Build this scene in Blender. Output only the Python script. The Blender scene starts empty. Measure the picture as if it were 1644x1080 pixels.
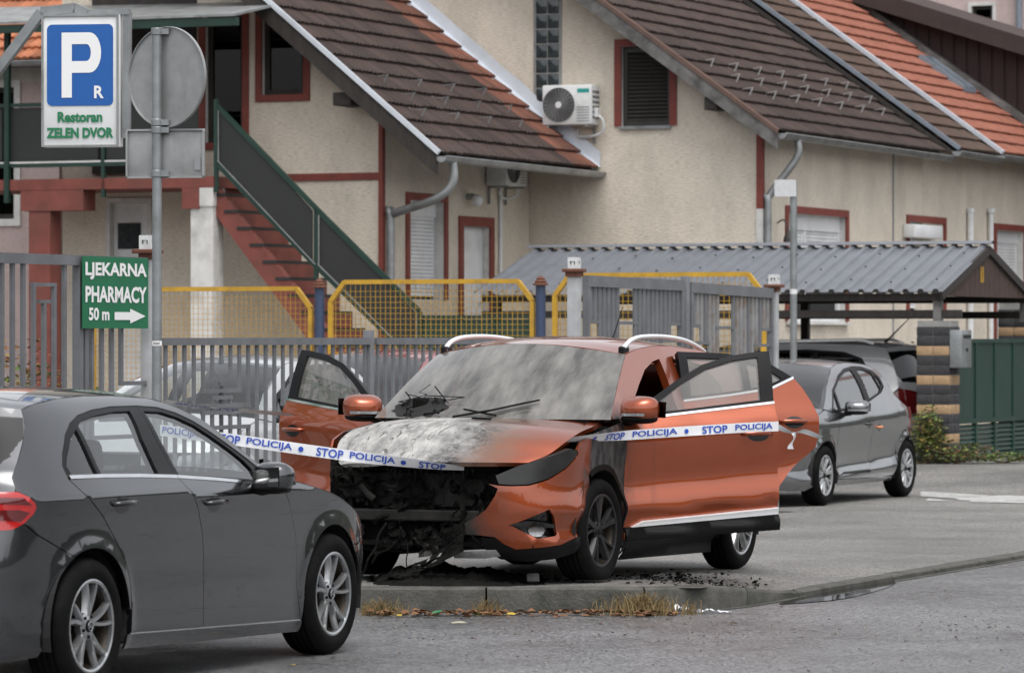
import bpy, bmesh, math, random
import numpy as np
from mathutils import Vector, Matrix, noise
from mathutils.geometry import delaunay_2d_cdt
SC = bpy.context.scene
COL = SC.collection
R = math.radians
# ---------------------------------------------------------------- camera, sky, sun, exposure
F_PX, CX, CY, CAM_H = 6700.0, 822.0, 540.0, 1.71
cam = bpy.data.cameras.new('camera'); cam_o = bpy.data.objects.new('camera', cam); COL.objects.link(cam_o)
cam.sensor_width = 36; cam.lens = 36*F_PX/1644; cam.clip_start = .5; cam.clip_end = 2000
cam_o.location = (0, 0, CAM_H); cam_o.rotation_euler = (R(90), 0, 0)
cam.dof.use_dof = True; cam.dof.focus_distance = 26.6; cam.dof.aperture_fstop = 6.3
SC.camera = cam_o
W = bpy.data.worlds.new('World'); SC.world = W; W.use_nodes = True
nt = W.node_tree; nt.nodes.clear()
sky = nt.nodes.new('ShaderNodeTexSky'); sky.sky_type = 'NISHITA'; sky.sun_disc = False
sky.sun_elevation = R(66); sky.sun_rotation = R(160); sky.air_density = 1.0; sky.dust_density = 3.5; sky.ozone_density = 1.0
hs = nt.nodes.new('ShaderNodeHueSaturation'); hs.inputs['Saturation'].default_value = .16
bg = nt.nodes.new('ShaderNodeBackground'); bg.inputs['Strength'].default_value = .14
wo = nt.nodes.new('ShaderNodeOutputWorld')
nt.links.new(sky.outputs[0], hs.inputs['Color']); nt.links.new(hs.outputs[0], bg.inputs[0]); nt.links.new(bg.outputs[0], wo.inputs[0])
sun = bpy.data.lights.new('sun', 'SUN'); sun.energy = .6; sun.angle = R(35); sun.color = (1, .97, .93)
sun_o = bpy.data.objects.new('sun', sun); COL.objects.link(sun_o)
sun_o.rotation_euler = (R(24), 0, R(20)); sun_o.location = (0, 0, 40)
SC.view_settings.view_transform = 'Standard'; SC.view_settings.look = 'None'
SC.view_settings.exposure = 0.92; SC.view_settings.gamma = 1.0
SC.view_settings.use_curve_mapping = False
random.seed(7)
# ---------------------------------------------------------------- materials
MATS = {}
def _pr(m): return m.node_tree.nodes['Principled BSDF']
def mat(name, col=(.5, .5, .5), rough=.6, metal=0., var=.0, vscale=6., rvar=0., bump=0., bscale=40., stretch=(1, 1, 1), col2=None, spec=.5, coat=0., coatr=.05, detail=5, dirt=None, dirt_scale=1.5, dirt_amt=.0, streak=False):
    """procedural surface: noise-mixed colours, roughness variation, bump, optional dirt blotches"""
    if name in MATS: return MATS[name]
    m = bpy.data.materials.new(name); m.use_nodes = True; MATS[name] = m
    t = m.node_tree; N = t.nodes; L = t.links; p = _pr(m)
    p.inputs['Base Color'].default_value = (*col, 1); p.inputs['Roughness'].default_value = rough
    p.inputs['Metallic'].default_value = metal; p.inputs['Specular IOR Level'].default_value = spec
    p.inputs['Coat Weight'].default_value = coat; p.inputs['Coat Roughness'].default_value = coatr
    tc = N.new('ShaderNodeTexCoord'); mp = N.new('ShaderNodeMapping'); mp.inputs['Scale'].default_value = stretch
    L.new(tc.outputs['Object'], mp.inputs['Vector'])
    last = None
    if var or rvar or col2:
        n = N.new('ShaderNodeTexNoise'); n.inputs['Scale'].default_value = vscale; n.inputs['Detail'].default_value = detail; n.inputs['Roughness'].default_value = .62
        L.new(mp.outputs[0], n.inputs['Vector'])
        if var or col2:
            cr = N.new('ShaderNodeValToRGB')
            a = tuple(max(0, c*(1-var)) for c in col); b = col2 if col2 else tuple(min(1, c*(1+var)) for c in col)
            cr.color_ramp.elements[0].position = .3; cr.color_ramp.elements[1].position = .7
            cr.color_ramp.elements[0].color = (*a, 1); cr.color_ramp.elements[1].color = (*b, 1)
            L.new(n.outputs['Fac'], cr.inputs[0]); last = cr.outputs[0]
        if rvar:
            mr = N.new('ShaderNodeMapRange'); mr.inputs['From Min'].default_value = .3; mr.inputs['From Max'].default_value = .7
            mr.inputs['To Min'].default_value = max(0, rough-rvar); mr.inputs['To Max'].default_value = min(1, rough+rvar)
            L.new(n.outputs['Fac'], mr.inputs['Value']); L.new(mr.outputs[0], p.inputs['Roughness'])
    if dirt:
        n2 = N.new('ShaderNodeTexNoise'); n2.inputs['Scale'].default_value = dirt_scale; n2.inputs['Detail'].default_value = 7; n2.inputs['Roughness'].default_value = .65
        mp2 = N.new('ShaderNodeMapping'); mp2.inputs['Scale'].default_value = (1, 1, .25) if streak else (1, 1, 1); mp2.inputs['Location'].default_value = (3.1, 7.7, 1.9)
        L.new(tc.outputs['Object'], mp2.inputs[0]); L.new(mp2.outputs[0], n2.inputs['Vector'])
        r2 = N.new('ShaderNodeMapRange'); r2.inputs['From Min'].default_value = .48; r2.inputs['From Max'].default_value = .72; r2.inputs['To Max'].default_value = dirt_amt
        L.new(n2.outputs['Fac'], r2.inputs['Value'])
        mx = N.new('ShaderNodeMix'); mx.data_type = 'RGBA'; mx.inputs['A'].default_value = (*col, 1); mx.inputs['B'].default_value = (*dirt, 1)
        if last: L.new(last, mx.inputs['A'])
        L.new(r2.outputs[0], mx.inputs['Factor']); last = mx.outputs['Result']
    if last: L.new(last, p.inputs['Base Color'])
    if bump:
        nb = N.new('ShaderNodeTexNoise'); nb.inputs['Scale'].default_value = bscale; nb.inputs['Detail'].default_value = 4
        L.new(mp.outputs[0], nb.inputs['Vector'])
        bp = N.new('ShaderNodeBump'); bp.inputs['Strength'].default_value = bump; bp.inputs['Distance'].default_value = .02
        L.new(nb.outputs['Fac'], bp.inputs['Height']); L.new(bp.outputs[0], p.inputs['Normal'])
    return m
def glass(name, tint=(.8, .85, .84), refl=1.0, rough=.0, dirt=0., dirtcol=(.45, .44, .42), dscale=8., stretch=(1, 1, 1), ior=1.5, boost=2.0):
    """thin sheet glass: tinted transparency + fresnel reflection, optional film of dirt"""
    if name in MATS: return MATS[name]
    m = bpy.data.materials.new(name); m.use_nodes = True; MATS[name] = m
    t = m.node_tree; N = t.nodes; L = t.links; N.clear()
    o = N.new('ShaderNodeOutputMaterial'); tr = N.new('ShaderNodeBsdfTransparent'); tr.inputs[0].default_value = (*tint, 1)
    gl = N.new('ShaderNodeBsdfGlossy'); gl.inputs['Roughness'].default_value = rough; gl.inputs[0].default_value = (refl, refl, refl, 1)
    fr = N.new('ShaderNodeFresnel'); ge = N.new('ShaderNodeNewGeometry'); im = N.new('ShaderNodeMapRange'); im.inputs['To Min'].default_value = ior; im.inputs['To Max'].default_value = 1/ior; L.new(ge.outputs['Backfacing'], im.inputs['Value']); L.new(im.outputs[0], fr.inputs[0])   # same reflectance from both sides of the pane
    mu = N.new('ShaderNodeMath'); mu.operation = 'MULTIPLY'; mu.inputs[1].default_value = boost; mu.use_clamp = True
    mx = N.new('ShaderNodeMixShader'); L.new(fr.outputs[0], mu.inputs[0]); L.new(mu.outputs[0], mx.inputs[0]); L.new(tr.outputs[0], mx.inputs[1]); L.new(gl.outputs[0], mx.inputs[2])
    last = mx.outputs[0]
    if dirt:
        tc = N.new('ShaderNodeTexCoord'); mp = N.new('ShaderNodeMapping'); mp.inputs['Scale'].default_value = stretch
        n = N.new('ShaderNodeTexNoise'); n.inputs['Scale'].default_value = dscale; n.inputs['Detail'].default_value = 8; n.inputs['Roughness'].default_value = .6
        L.new(tc.outputs['Object'], mp.inputs[0]); L.new(mp.outputs[0], n.inputs['Vector'])
        r = N.new('ShaderNodeMapRange'); r.inputs['From Min'].default_value = .30; r.inputs['From Max'].default_value = .72; r.inputs['To Min'].default_value = dirt*.18; r.inputs['To Max'].default_value = dirt
        L.new(n.outputs['Fac'], r.inputs['Value'])
        d = N.new('ShaderNodeBsdfPrincipled'); d.inputs['Base Color'].default_value = (*dirtcol, 1); d.inputs['Roughness'].default_value = .25
        m2 = N.new('ShaderNodeMixShader'); L.new(r.outputs[0], m2.inputs[0]); L.new(last, m2.inputs[1]); L.new(d.outputs[0], m2.inputs[2]); last = m2.outputs[0]
    L.new(last, o.inputs[0]); return m
def paint(name, col, rough=.32, metal=.55, ior=1.8):
    """car paint: metallic base under a clear coat, tiny rain beads as bump, faint grime"""
    if name in MATS: return MATS[name]
    m = mat(name, col, rough, metal, var=.06, vscale=3., coat=1., coatr=.02); p = _pr(m); p.inputs['Coat IOR'].default_value = ior
    t = m.node_tree; N = t.nodes; L = t.links; tc = N.new('ShaderNodeTexCoord')   # film of road grime: lower panels a little duller
    n = N.new('ShaderNodeTexNoise'); n.inputs['Scale'].default_value = 4; n.inputs['Detail'].default_value = 8; L.new(tc.outputs['Object'], n.inputs['Vector'])
    r = N.new('ShaderNodeMapRange'); r.inputs['From Min'].default_value = .4; r.inputs['From Max'].default_value = .75; r.inputs['To Min'].default_value = .015; r.inputs['To Max'].default_value = .10; L.new(n.outputs['Fac'], r.inputs['Value']); L.new(r.outputs[0], p.inputs['Coat Roughness'])
    return m
# ---------------------------------------------------------------- mesh helpers
def link(o, parent=None):
    COL.objects.link(o)
    if parent: o.parent = parent
    return o
def mesh(name, V, Fc, m, parent=None, smooth=False, normals=None, loc=None, mats=None, mi=None):
    me = bpy.data.meshes.new(name); me.from_pydata([tuple(map(float, v)) for v in V], [], [tuple(map(int, f)) for f in Fc]); me.update()
    for x in (mats or [m]): me.materials.append(MATS[x] if isinstance(x, str) else x)
    if mi: me.polygons.foreach_set('material_index', mi)
    if smooth:
        me.polygons.foreach_set('use_smooth', [True]*len(me.polygons))
        if smooth == 'auto': me.set_sharp_from_angle(angle=R(35))
    if normals is not None: me.normals_split_custom_set_from_vertices([tuple(map(float, n)) for n in normals])
    o = bpy.data.objects.new(name, me)
    if loc is not None: o.location = loc
    return link(o, parent)
def tag(o, label, cat=None, group=None, kind=None):
    if label: o['label'] = label
    if cat: o['category'] = cat
    if group: o['group'] = group
    if kind: o['kind'] = kind
    return o
def thing(name, label, cat, loc=(0, 0, 0), rz=0., group=None):
    o = bpy.data.objects.new(name, None); o.empty_display_size = .2; COL.objects.link(o)
    o.location = loc; o.rotation_euler = (0, 0, rz); return tag(o, label, cat, group)
class MB:
    """collects shapes for ONE mesh"""
    def __init__(s): s.V = []; s.F = []; s.M = []; s.mi = 0
    def add(s, V, Fc):
        b = len(s.V); s.V += [tuple(map(float, v)) for v in V]; s.F += [tuple(i+b for i in f) for f in Fc]; s.M += [s.mi]*len(Fc); return s
    def box(s, x0, x1, y0, y1, z0, z1):
        x0, x1 = min(x0, x1), max(x0, x1); y0, y1 = min(y0, y1), max(y0, y1); z0, z1 = min(z0, z1), max(z0, z1)
        return s.add([(x0, y0, z0), (x1, y0, z0), (x1, y1, z0), (x0, y1, z0), (x0, y0, z1), (x1, y0, z1), (x1, y1, z1), (x0, y1, z1)],
                     [(3, 2, 1, 0), (4, 5, 6, 7), (0, 1, 5, 4), (1, 2, 6, 5), (2, 3, 7, 6), (3, 0, 4, 7)])
    def bbox(s, x0, x1, y0, y1, z0, z1, b=.01):   # box with chamfered vertical+top edges
        x0, x1 = min(x0, x1), max(x0, x1); y0, y1 = min(y0, y1), max(y0, y1); z0, z1 = min(z0, z1), max(z0, z1)
        bm = bmesh.new(); bmesh.ops.create_cube(bm, size=1)
        for v in bm.verts: v.co = ((x0+x1)/2+v.co.x*(x1-x0), (y0+y1)/2+v.co.y*(y1-y0), (z0+z1)/2+v.co.z*(z1-z0))
        bmesh.ops.bevel(bm, geom=bm.edges[:], offset=b, segments=2, affect='EDGES', profile=.5)
        bm.verts.index_update(); s.add([v.co[:] for v in bm.verts], [[v.index for v in f.verts] for f in bm.faces]); bm.free(); return s
    def tube(s, pts, r, n=8, cap=True, sy=1.):
        P = [Vector(p) for p in pts]; rs = r if isinstance(r, (list, tuple)) else [r]*len(P); rings = []
        up = Vector((0, 0, 1)); V = []
        for i, p in enumerate(P):
            t = ((P[min(i+1, len(P)-1)]-P[max(i-1, 0)])).normalized()
            if abs(t.dot(up)) > .95: up = Vector((1, 0, 0)) if abs(t.x) < .9 else Vector((0, 1, 0))
            a = t.cross(up).normalized(); b = a.cross(t).normalized(); up = b
            V += [(p+(a*math.cos(2*math.pi*k/n)+b*math.sin(2*math.pi*k/n)*sy)*rs[i])[:] for k in range(n)]
        Fc = [(i*n+k, i*n+(k+1) % n, (i+1)*n+(k+1) % n, (i+1)*n+k) for i in range(len(P)-1) for k in range(n)]
        if cap: Fc += [tuple(range(n))[::-1], tuple((len(P)-1)*n+k for k in range(n))]
        return s.add(V, Fc)
    def bar(s, a, b, w, h=None):   # square bar from a to b
        a = Vector(a); b = Vector(b); h = h or w; t = (b-a).normalized(); up = Vector((0, 0, 1)) if abs(t.z) < .95 else Vector((0, 1, 0))
        u = t.cross(up).normalized()*w/2; v = u.cross(t).normalized()*h/2
        V = [(p+i*u+j*v)[:] for p in (a, b) for i, j in ((-1, -1), (1, -1), (1, 1), (-1, 1))]
        return s.add(V, [(0, 1, 2, 3), (7, 6, 5, 4), (0, 4, 5, 1), (1, 5, 6, 2), (2, 6, 7, 3), (3, 7, 4, 0)])
    def prism(s, poly, d0, d1, ax='y'):   # polygon (a,b) extruded along ax from d0 to d1
        def pt(a, b, d): return {'y': (a, d, b), 'x': (d, a, b), 'z': (a, b, d)}[ax]
        n = len(poly); V = [pt(a, b, d0) for a, b in poly]+[pt(a, b, d1) for a, b in poly]
        return s.add(V, [tuple(range(n)), tuple(range(2*n-1, n-1, -1))]+[(i, n+i, n+(i+1) % n, (i+1) % n) for i in range(n)])
    def lathe(s, prof, n=32, ax='y', c=(0, 0, 0), closed=False):   # prof (r, d) about ax
        V = []
        for r, d in prof:
            for k in range(n):
                a = 2*math.pi*k/n; u, w = r*math.cos(a), r*math.sin(a)
                V.append({'y': (c[0]+u, c[1]+d, c[2]+w), 'x': (c[0]+d, c[1]+u, c[2]+w), 'z': (c[0]+u, c[1]+w, c[2]+d)}[ax])
        m = len(prof)
        Fc = [(i*n+k, i*n+(k+1) % n, ((i+1) % m)*n+(k+1) % n, ((i+1) % m)*n+k) for i in range(m if closed else m-1) for k in range(n)]
        return s.add(V, Fc)
    def build(s, name, m, parent=None, smooth=False, loc=None, mats=None):
        o = mesh(name, s.V, s.F, m, parent, smooth, loc=loc, mats=mats, mi=s.M if mats else None)
        bm = bmesh.new(); bm.from_mesh(o.data); bmesh.ops.recalc_face_normals(bm, faces=bm.faces[:]); bm.to_mesh(o.data); bm.free()
        if smooth == 'auto': o.data.set_sharp_from_angle(angle=R(35))
        return o
def clone(o, parent=None):
    c = o.copy(); COL.objects.link(c); c.parent = parent
    for ch in list(o.children): clone(ch, c)
    return c
_fc = {}
def text_geo(txt, size=1., offset=0., align='LEFT', shear=0., spacing=1.):
    """flat letter outlines as verts/faces in the XY plane"""
    cu = bpy.data.curves.new('lettering', 'FONT'); cu.body = txt; cu.size = size; cu.offset = offset; cu.align_x = align; cu.shear = shear; cu.space_character = spacing
    cu.resolution_u = 3; cu.fill_mode = 'FRONT'
    o = bpy.data.objects.new('lettering', cu); COL.objects.link(o); dg = bpy.context.evaluated_depsgraph_get(); dg.update()
    me = o.evaluated_get(dg).to_mesh(); V = [v.co[:] for v in me.vertices]; Fc = [tuple(p.vertices) for p in me.polygons]
    o.evaluated_get(dg).to_mesh_clear(); bpy.data.objects.remove(o); bpy.data.curves.remove(cu)
    return V, Fc
def fit_text(txt, x0, x1, y0, y1, fn, offset=.0, spacing=1.):
    """letters stretched into the box, each vertex mapped by fn(x, y) -> xyz"""
    V, Fc = text_geo(txt, 1., offset, spacing=spacing); A = np.array(V); a = A.min(0); b = A.max(0)
    return [fn(x0+(v[0]-a[0])/(b[0]-a[0])*(x1-x0), y0+(v[1]-a[1])/(b[1]-a[1])*(y1-y0)) for v in V], Fc
def ground_at(px, py, z=0.):
    """photo pixel -> point on the level z"""
    d = F_PX*(CAM_H-z)/(py-CY); return ((px-CX)/F_PX*d, d)
def at(px, py, Y): return ((px-CX)/F_PX*Y, Y, CAM_H+(CY-py)/F_PX*Y)
def blob(name, c, r, m, parent, p=2.6, n=20, fn=None, rot=None):
    """superellipsoid lump, used for mirror shells and the like"""
    V = []; Fc = []
    def pw(v, e): return math.copysign(abs(v)**e, v)
    for i in range(n+1):
        t = -math.pi/2+math.pi*i/n
        for k in range(2*n):
            a = math.pi*k/n
            q = Vector((pw(math.cos(t), 2/p)*pw(math.cos(a), 2/p)*r[0], pw(math.cos(t), 2/p)*pw(math.sin(a), 2/p)*r[1], pw(math.sin(t), 2/p)*r[2]))
            if fn: q = Vector(fn(q))
            if rot: q = rot @ q
            V.append((q+Vector(c))[:])
    m2 = 2*n
    Fc = [(i*m2+k, i*m2+(k+1) % m2, (i+1)*m2+(k+1) % m2, (i+1)*m2+k) for i in range(n) for k in range(m2)]
    mb = MB(); mb.add(V, Fc); return mb.build(name, m, parent, True)
# ---------------------------------------------------------------- car surface maths
import numpy as np
def pchip(xs, ys):
    xs = np.array(xs, float); ys = np.array(ys, float); h = np.diff(xs); d = np.diff(ys)/h
    m = np.zeros(len(xs)); m[0] = d[0]; m[-1] = d[-1]
    for i in range(1, len(xs)-1):
        if d[i-1]*d[i] > 0:
            w1 = 2*h[i]+h[i-1]; w2 = h[i]+2*h[i-1]; m[i] = (w1+w2)/(w1/d[i-1]+w2/d[i])
    def f(x):
        x = np.clip(np.asarray(x, float), xs[0], xs[-1])
        i = np.clip(np.searchsorted(xs, x)-1, 0, len(xs)-2); t = (x-xs[i])/h[i]
        return ((1+2*t)*(1-t)**2*ys[i]+t*(1-t)**2*h[i]*m[i]+t*t*(3-2*t)*ys[i+1]+t*t*(t-1)*h[i]*m[i+1])
    return f
def catmull(pts, n=12, closed=False):
    P = [np.array(p, float) for p in pts]; out = []
    m = len(P)
    rng = range(m) if closed else range(m-1)
    for i in rng:
        p1 = P[i]; p2 = P[(i+1) % m]
        p0 = P[i-1] if (i > 0 or closed) else 2*p1-p2
        p3 = P[(i+2) % m] if (i+2 < m or closed) else 2*p2-p1
        for k in range(n):
            t = k/n
            out.append(.5*((2*p1)+(-p0+p2)*t+(2*p0-5*p1+4*p2-p3)*t*t+(-p0+3*p1-3*p2+p3)*t**3))
    if not closed: out.append(P[-1])
    return np.array(out)
class Surf:
    """half body shell (y>0): plan contour run from front centre to rear centre, inset by height profiles"""
    def __init__(s, contour, side, front, rear, zshift=None, arches=(), flare=.012):
        c = catmull(contour, 24); s.c = c
        s.l = np.concatenate([[0], np.cumsum(np.hypot(*np.diff(c, axis=0).T))])
        t = np.gradient(c, s.l, axis=0); t /= np.hypot(t[:, 0], t[:, 1])[:, None]
        s.n = np.stack([-t[:, 1], t[:, 0]], 1)
        if s.n[len(c)//2, 1] < 0: s.n = -s.n
        s.ps = pchip(*zip(*side)); s.pf = pchip(*zip(*front)); s.pr = pchip(*zip(*rear))
        s.zs = zshift; s.arches = arches; s.flare = flare; s.L = s.l[-1]
    def sx(s, x):   # side x -> arclength
        return np.interp(-np.asarray(x, float), -s.c[:, 0], s.l)
    def sf(s, y):   # front y -> arclength
        k = np.argmax(s.c[:, 1]); return np.interp(y, s.c[:k, 1], s.l[:k])
    def sr(s, y):
        k = np.argmax(s.c[:, 1]); return np.interp(-np.asarray(y, float), -s.c[k:, 1], s.l[k:])
    def pos(s, a, z, inset=0.):
        a = np.asarray(a, float); z = np.asarray(z, float)
        x = np.interp(a, s.l, s.c[:, 0]); y = np.interp(a, s.l, s.c[:, 1])
        nx = np.interp(a, s.l, s.n[:, 0]); ny = np.interp(a, s.l, s.n[:, 1])
        zz = z-(s.zs(x) if s.zs else 0)
        wf = np.clip(nx, 0, 1)**2; wr = np.clip(-nx, 0, 1)**2; ws = 1-wf-wr
        off = ws*s.ps(zz)+wf*s.pf(z)+wr*s.pr(z)+inset
        for ax, az, R in s.arches:
            r = np.hypot(x-ax, z-az); off = off-s.flare*np.exp(-((r-R)/.055)**2)*ws
        return np.stack([x-nx*off, y-ny*off, z+0*x], -1)
    def nrm(s, a, z, inset=0.):
        e = .004
        du = s.pos(a+e, z, inset)-s.pos(a-e, z, inset); dv = s.pos(a, z+e, inset)-s.pos(a, z-e, inset)
        n = np.cross(dv, du); n /= np.linalg.norm(n, axis=-1)[..., None]+1e-12
        k = np.interp(a, s.l, s.n[:, 0])*n[..., 0]+np.interp(a, s.l, s.n[:, 1])*n[..., 1]
        return n*np.where(k < 0, -1, 1)[..., None]
# ---------------------------------------------------------------- shells of the vehicles
SUV = Surf([(.885, 0), (.875, .30), (.82, .56), (.70, .745), (.50, .85), (.2, .885), (-.4, .895), (-1.3, .90), (-2.2, .90), (-2.7, .885), (-3.1, .82), (-3.32, .68), (-3.41, .42), (-3.43, 0)],
 side=[(.10, .10), (.2, .035), (.30, .014), (.335, .046), (.42, .022), (.455, .008), (.48, .008), (.62, .030), (.78, .010), (.90, .0), (.95, .004), (.99, .02), (1.06, .055), (1.25, .125), (1.42, .205), (1.50, .255), (1.58, .34)],
 front=[(.10, .16), (.22, .06), (.40, .012), (.58, .0), (.74, .03), (.84, .06), (.93, .12), (1.02, .3)],
 rear=[(.2, .08), (.3, .02), (.5, 0), (.7, .02), (.9, .05), (1.05, .1), (1.2, .18), (1.5, .35)],
 zshift=lambda x: np.interp(x, [-2.6, -1.5, -.5], [.12, .085, 0.]), arches=((0, .335, .385), (-2.585, .335, .385)), flare=.012)
HATCH = Surf([(.905, 0), (.89, .30), (.82, .55), (.68, .73), (.45, .835), (.1, .87), (-.6, .885), (-1.4, .893), (-2.2, .893), (-2.75, .88), (-3.15, .82), (-3.38, .70), (-3.49, .45), (-3.52, 0)],
 side=[(.08, .12), (.16, .06), (.22, .03), (.30, .022), (.45, .02), (.62, .012), (.80, .012), (.88, .006), (.935, .0), (.955, .012), (1.0, .045), (1.04, .07), (1.2, .15), (1.33, .235), (1.40, .31), (1.46, .42)],
 front=[(.08, .16), (.2, .05), (.40, .0), (.55, .0), (.66, .03), (.74, .09), (.82, .22), (.95, .6)],
 rear=[(.15, .12), (.28, .03), (.45, .0), (.62, .0), (.75, .03), (.85, .07), (1.0, .12), (1.2, .25), (1.4, .42)],
 zshift=lambda x: np.interp(x, [-3, -.6], [.02, -.03]), arches=((0, .326, .365), (-2.729, .326, .365)), flare=.014)
COMPACT = Surf([(.83, 0), (.815, .28), (.75, .53), (.62, .70), (.42, .80), (.05, .84), (-.6, .855), (-1.4, .86), (-2.1, .866), (-2.6, .855), (-2.9, .79), (-3.1, .66), (-3.19, .42), (-3.21, 0)],
 side=[(.08, .13), (.16, .06), (.22, .035), (.30, .02), (.40, .055), (.52, .035), (.70, .010), (.82, .0), (.90, .012), (.97, .045), (1.02, .065), (1.2, .145), (1.34, .235), (1.42, .32), (1.48, .44)],
 front=[(.08, .16), (.2, .05), (.40, .0), (.6, .01), (.75, .06), (.85, .15), (.95, .35)],
 rear=[(.15, .12), (.28, .03), (.45, .0), (.65, .02), (.8, .06), (1.0, .13), (1.2, .26), (1.4, .42)],
 zshift=lambda x: np.interp(x, [-2.4, -.3], [.06, -.03]), arches=((0, .31, .345), (-2.589, .31, .345)), flare=.03)
# ---------------------------------------------------------------- panels cut from a car shell
def inside(poly, P):
    x, y = P[:, 0], P[:, 1]; c = np.zeros(len(P), bool); n = len(poly)
    for i in range(n):
        x0, y0 = poly[i]; x1, y1 = poly[(i+1) % n]
        if y0 == y1: continue
        c ^= ((y0 > y) != (y1 > y)) & (x < (x1-x0)*(y-y0)/(y1-y0)+x0)
    return c
def resample(poly, res, closed=True):
    out = []; n = len(poly)
    for i in range(n if closed else n-1):
        a = np.array(poly[i], float); b = np.array(poly[(i+1) % n], float); k = max(1, int(math.ceil(np.hypot(*(b-a))/res)))
        out += [a+(b-a)*j/k for j in range(k)]
    if not closed: out.append(np.array(poly[-1], float))
    return np.array(out)
def area(p): x, y = np.array(p).T; return .5*np.sum(x*np.roll(y, -1)-y*np.roll(x, -1))
def shrink(P, g):
    if area(P) < 0: P = P[::-1]
    t = np.roll(P, -1, 0)-np.roll(P, 1, 0); t /= np.hypot(t[:, 0], t[:, 1])[:, None]+1e-9
    return P+np.stack([-t[:, 1], t[:, 0]], 1)*g
def arc(cx, cz, r, a0, a1, n=14): return [(cx+r*math.cos(R(a0+(a1-a0)*i/n)), cz+r*math.sin(R(a0+(a1-a0)*i/n))) for i in range(n+1)]
def smooth_poly(pts, n=6): return [tuple(p) for p in catmull(pts, n, closed=True)]
def tos(S, poly):
    o = []
    for p in poly:
        if len(p) == 3: o.append(({'f': S.sf, 'r': S.sr, 's': lambda v: v}[p[0]](p[1]), p[2]))
        else: o.append((float(S.sx(p[0])), p[1]))
    return o
def cdt(P, holes, res):
    polys = [P]+holes; V = []; E = []
    for q in polys:
        b = len(V); V += [tuple(x) for x in q]; E += [(b+i, b+(i+1) % len(q)) for i in range(len(q))]
    nb = len(V)
    lo = P.min(0); hi = P.max(0); gx = np.arange(lo[0], hi[0], res); gy = np.arange(lo[1], hi[1], res)
    if len(gx) and len(gy):
        A, B = np.meshgrid(gx, gy); A = A+(np.arange(len(gy)) % 2)[:, None]*res/2; G = np.stack([A.ravel(), B.ravel()], 1)
        ok = inside(P, G)
        for h in holes: ok &= ~inside(h, G)
        G = G[ok]; allb = np.array(V)
        if len(G):
            d = np.sqrt(((G[:, None, :]-allb[None])**2).sum(-1)).min(1); G = G[d > res*.45]; V += [tuple(x) for x in G]
    r = delaunay_2d_cdt([Vector(v) for v in V], E, [], 0, 1e-6)
    v2 = np.array([tuple(v) for v in r[0]]); F2 = np.array([f for f in r[2] if len(f) == 3])
    c = v2[F2].mean(1); ok = inside(P, c)
    for h in holes: ok &= ~inside(h, c)
    return v2, F2[ok]
def panel(name, S, poly, m, parent, sg=1, res=.05, gap=.002, inset=0., depth=.014, holes=(), org=(0, 0, 0), raw=False, back=None, fn=None):
    """cut a polygon out of shell S; sg=-1 mirrors it to the right side; rim folded inwards by depth"""
    P = np.array(poly if raw else tos(S, poly), float); P = resample(P, res)
    P = shrink(P, gap); H = []
    for h in holes:
        q = resample(np.array(h if raw else tos(S, h), float), res); H.append(shrink(q, -gap))
    v2, Fc = cdt(P, H, res)
    a = v2[:, 0]; z = v2[:, 1]
    ins = inset+(fn(a, z) if fn else 0)
    X = S.pos(a, z, ins); N = S.nrm(a, z, inset)
    # face orientation
    nn = np.cross(X[Fc[:, 1]]-X[Fc[:, 0]], X[Fc[:, 2]]-X[Fc[:, 0]])
    if (nn*N[Fc[:, 0]]).sum() < 0: Fc = Fc[:, ::-1]
    if depth:
        cnt = {}
        for f in Fc:
            for i in range(3):
                e = (f[i], f[(i+1) % 3]); k = tuple(sorted(e)); cnt.setdefault(k, []).append(e)
        be = [v[0] for v in cnt.values() if len(v) == 1]
        n0 = len(X); extra = []; en = []; F3 = []
        for i, j in be:
            b = n0+len(extra); pi, pj = X[i], X[j]; di, dj = pi-N[i]*depth, pj-N[j]*depth
            q = np.cross(N[i], pj-pi); q = -q/(np.linalg.norm(q)+1e-12)
            extra += [pi, pj, dj, di]; en += [q]*4; F3.append((b+1, b, b+3, b+2))
        Xa = np.vstack([X, extra]); Na = np.vstack([N, en]); Fa = [tuple(f) for f in Fc]+F3
        if back:   # inner skin
            b = len(Xa); Xa = np.vstack([Xa, X-N*depth]); Na = np.vstack([Na, -N]); Fa += [tuple(int(i)+b for i in f[::-1]) for f in Fc]
    else: Xa, Na, Fa = X, N, [tuple(f) for f in Fc]
    if sg < 0:
        Xa = Xa*np.array([1, -1, 1]); Na = Na*np.array([1, -1, 1]); Fa = [f[::-1] for f in Fa]
    Xa = Xa-np.array(org)
    mi = None; mats = None
    if back and depth:
        nb = len(Fc); mats = [m, back]; mi = [0]*(len(Fa)-nb)+[1]*nb
    return mesh(name, Xa, Fa, m, parent, True, Na, mats=mats, mi=mi)
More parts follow.
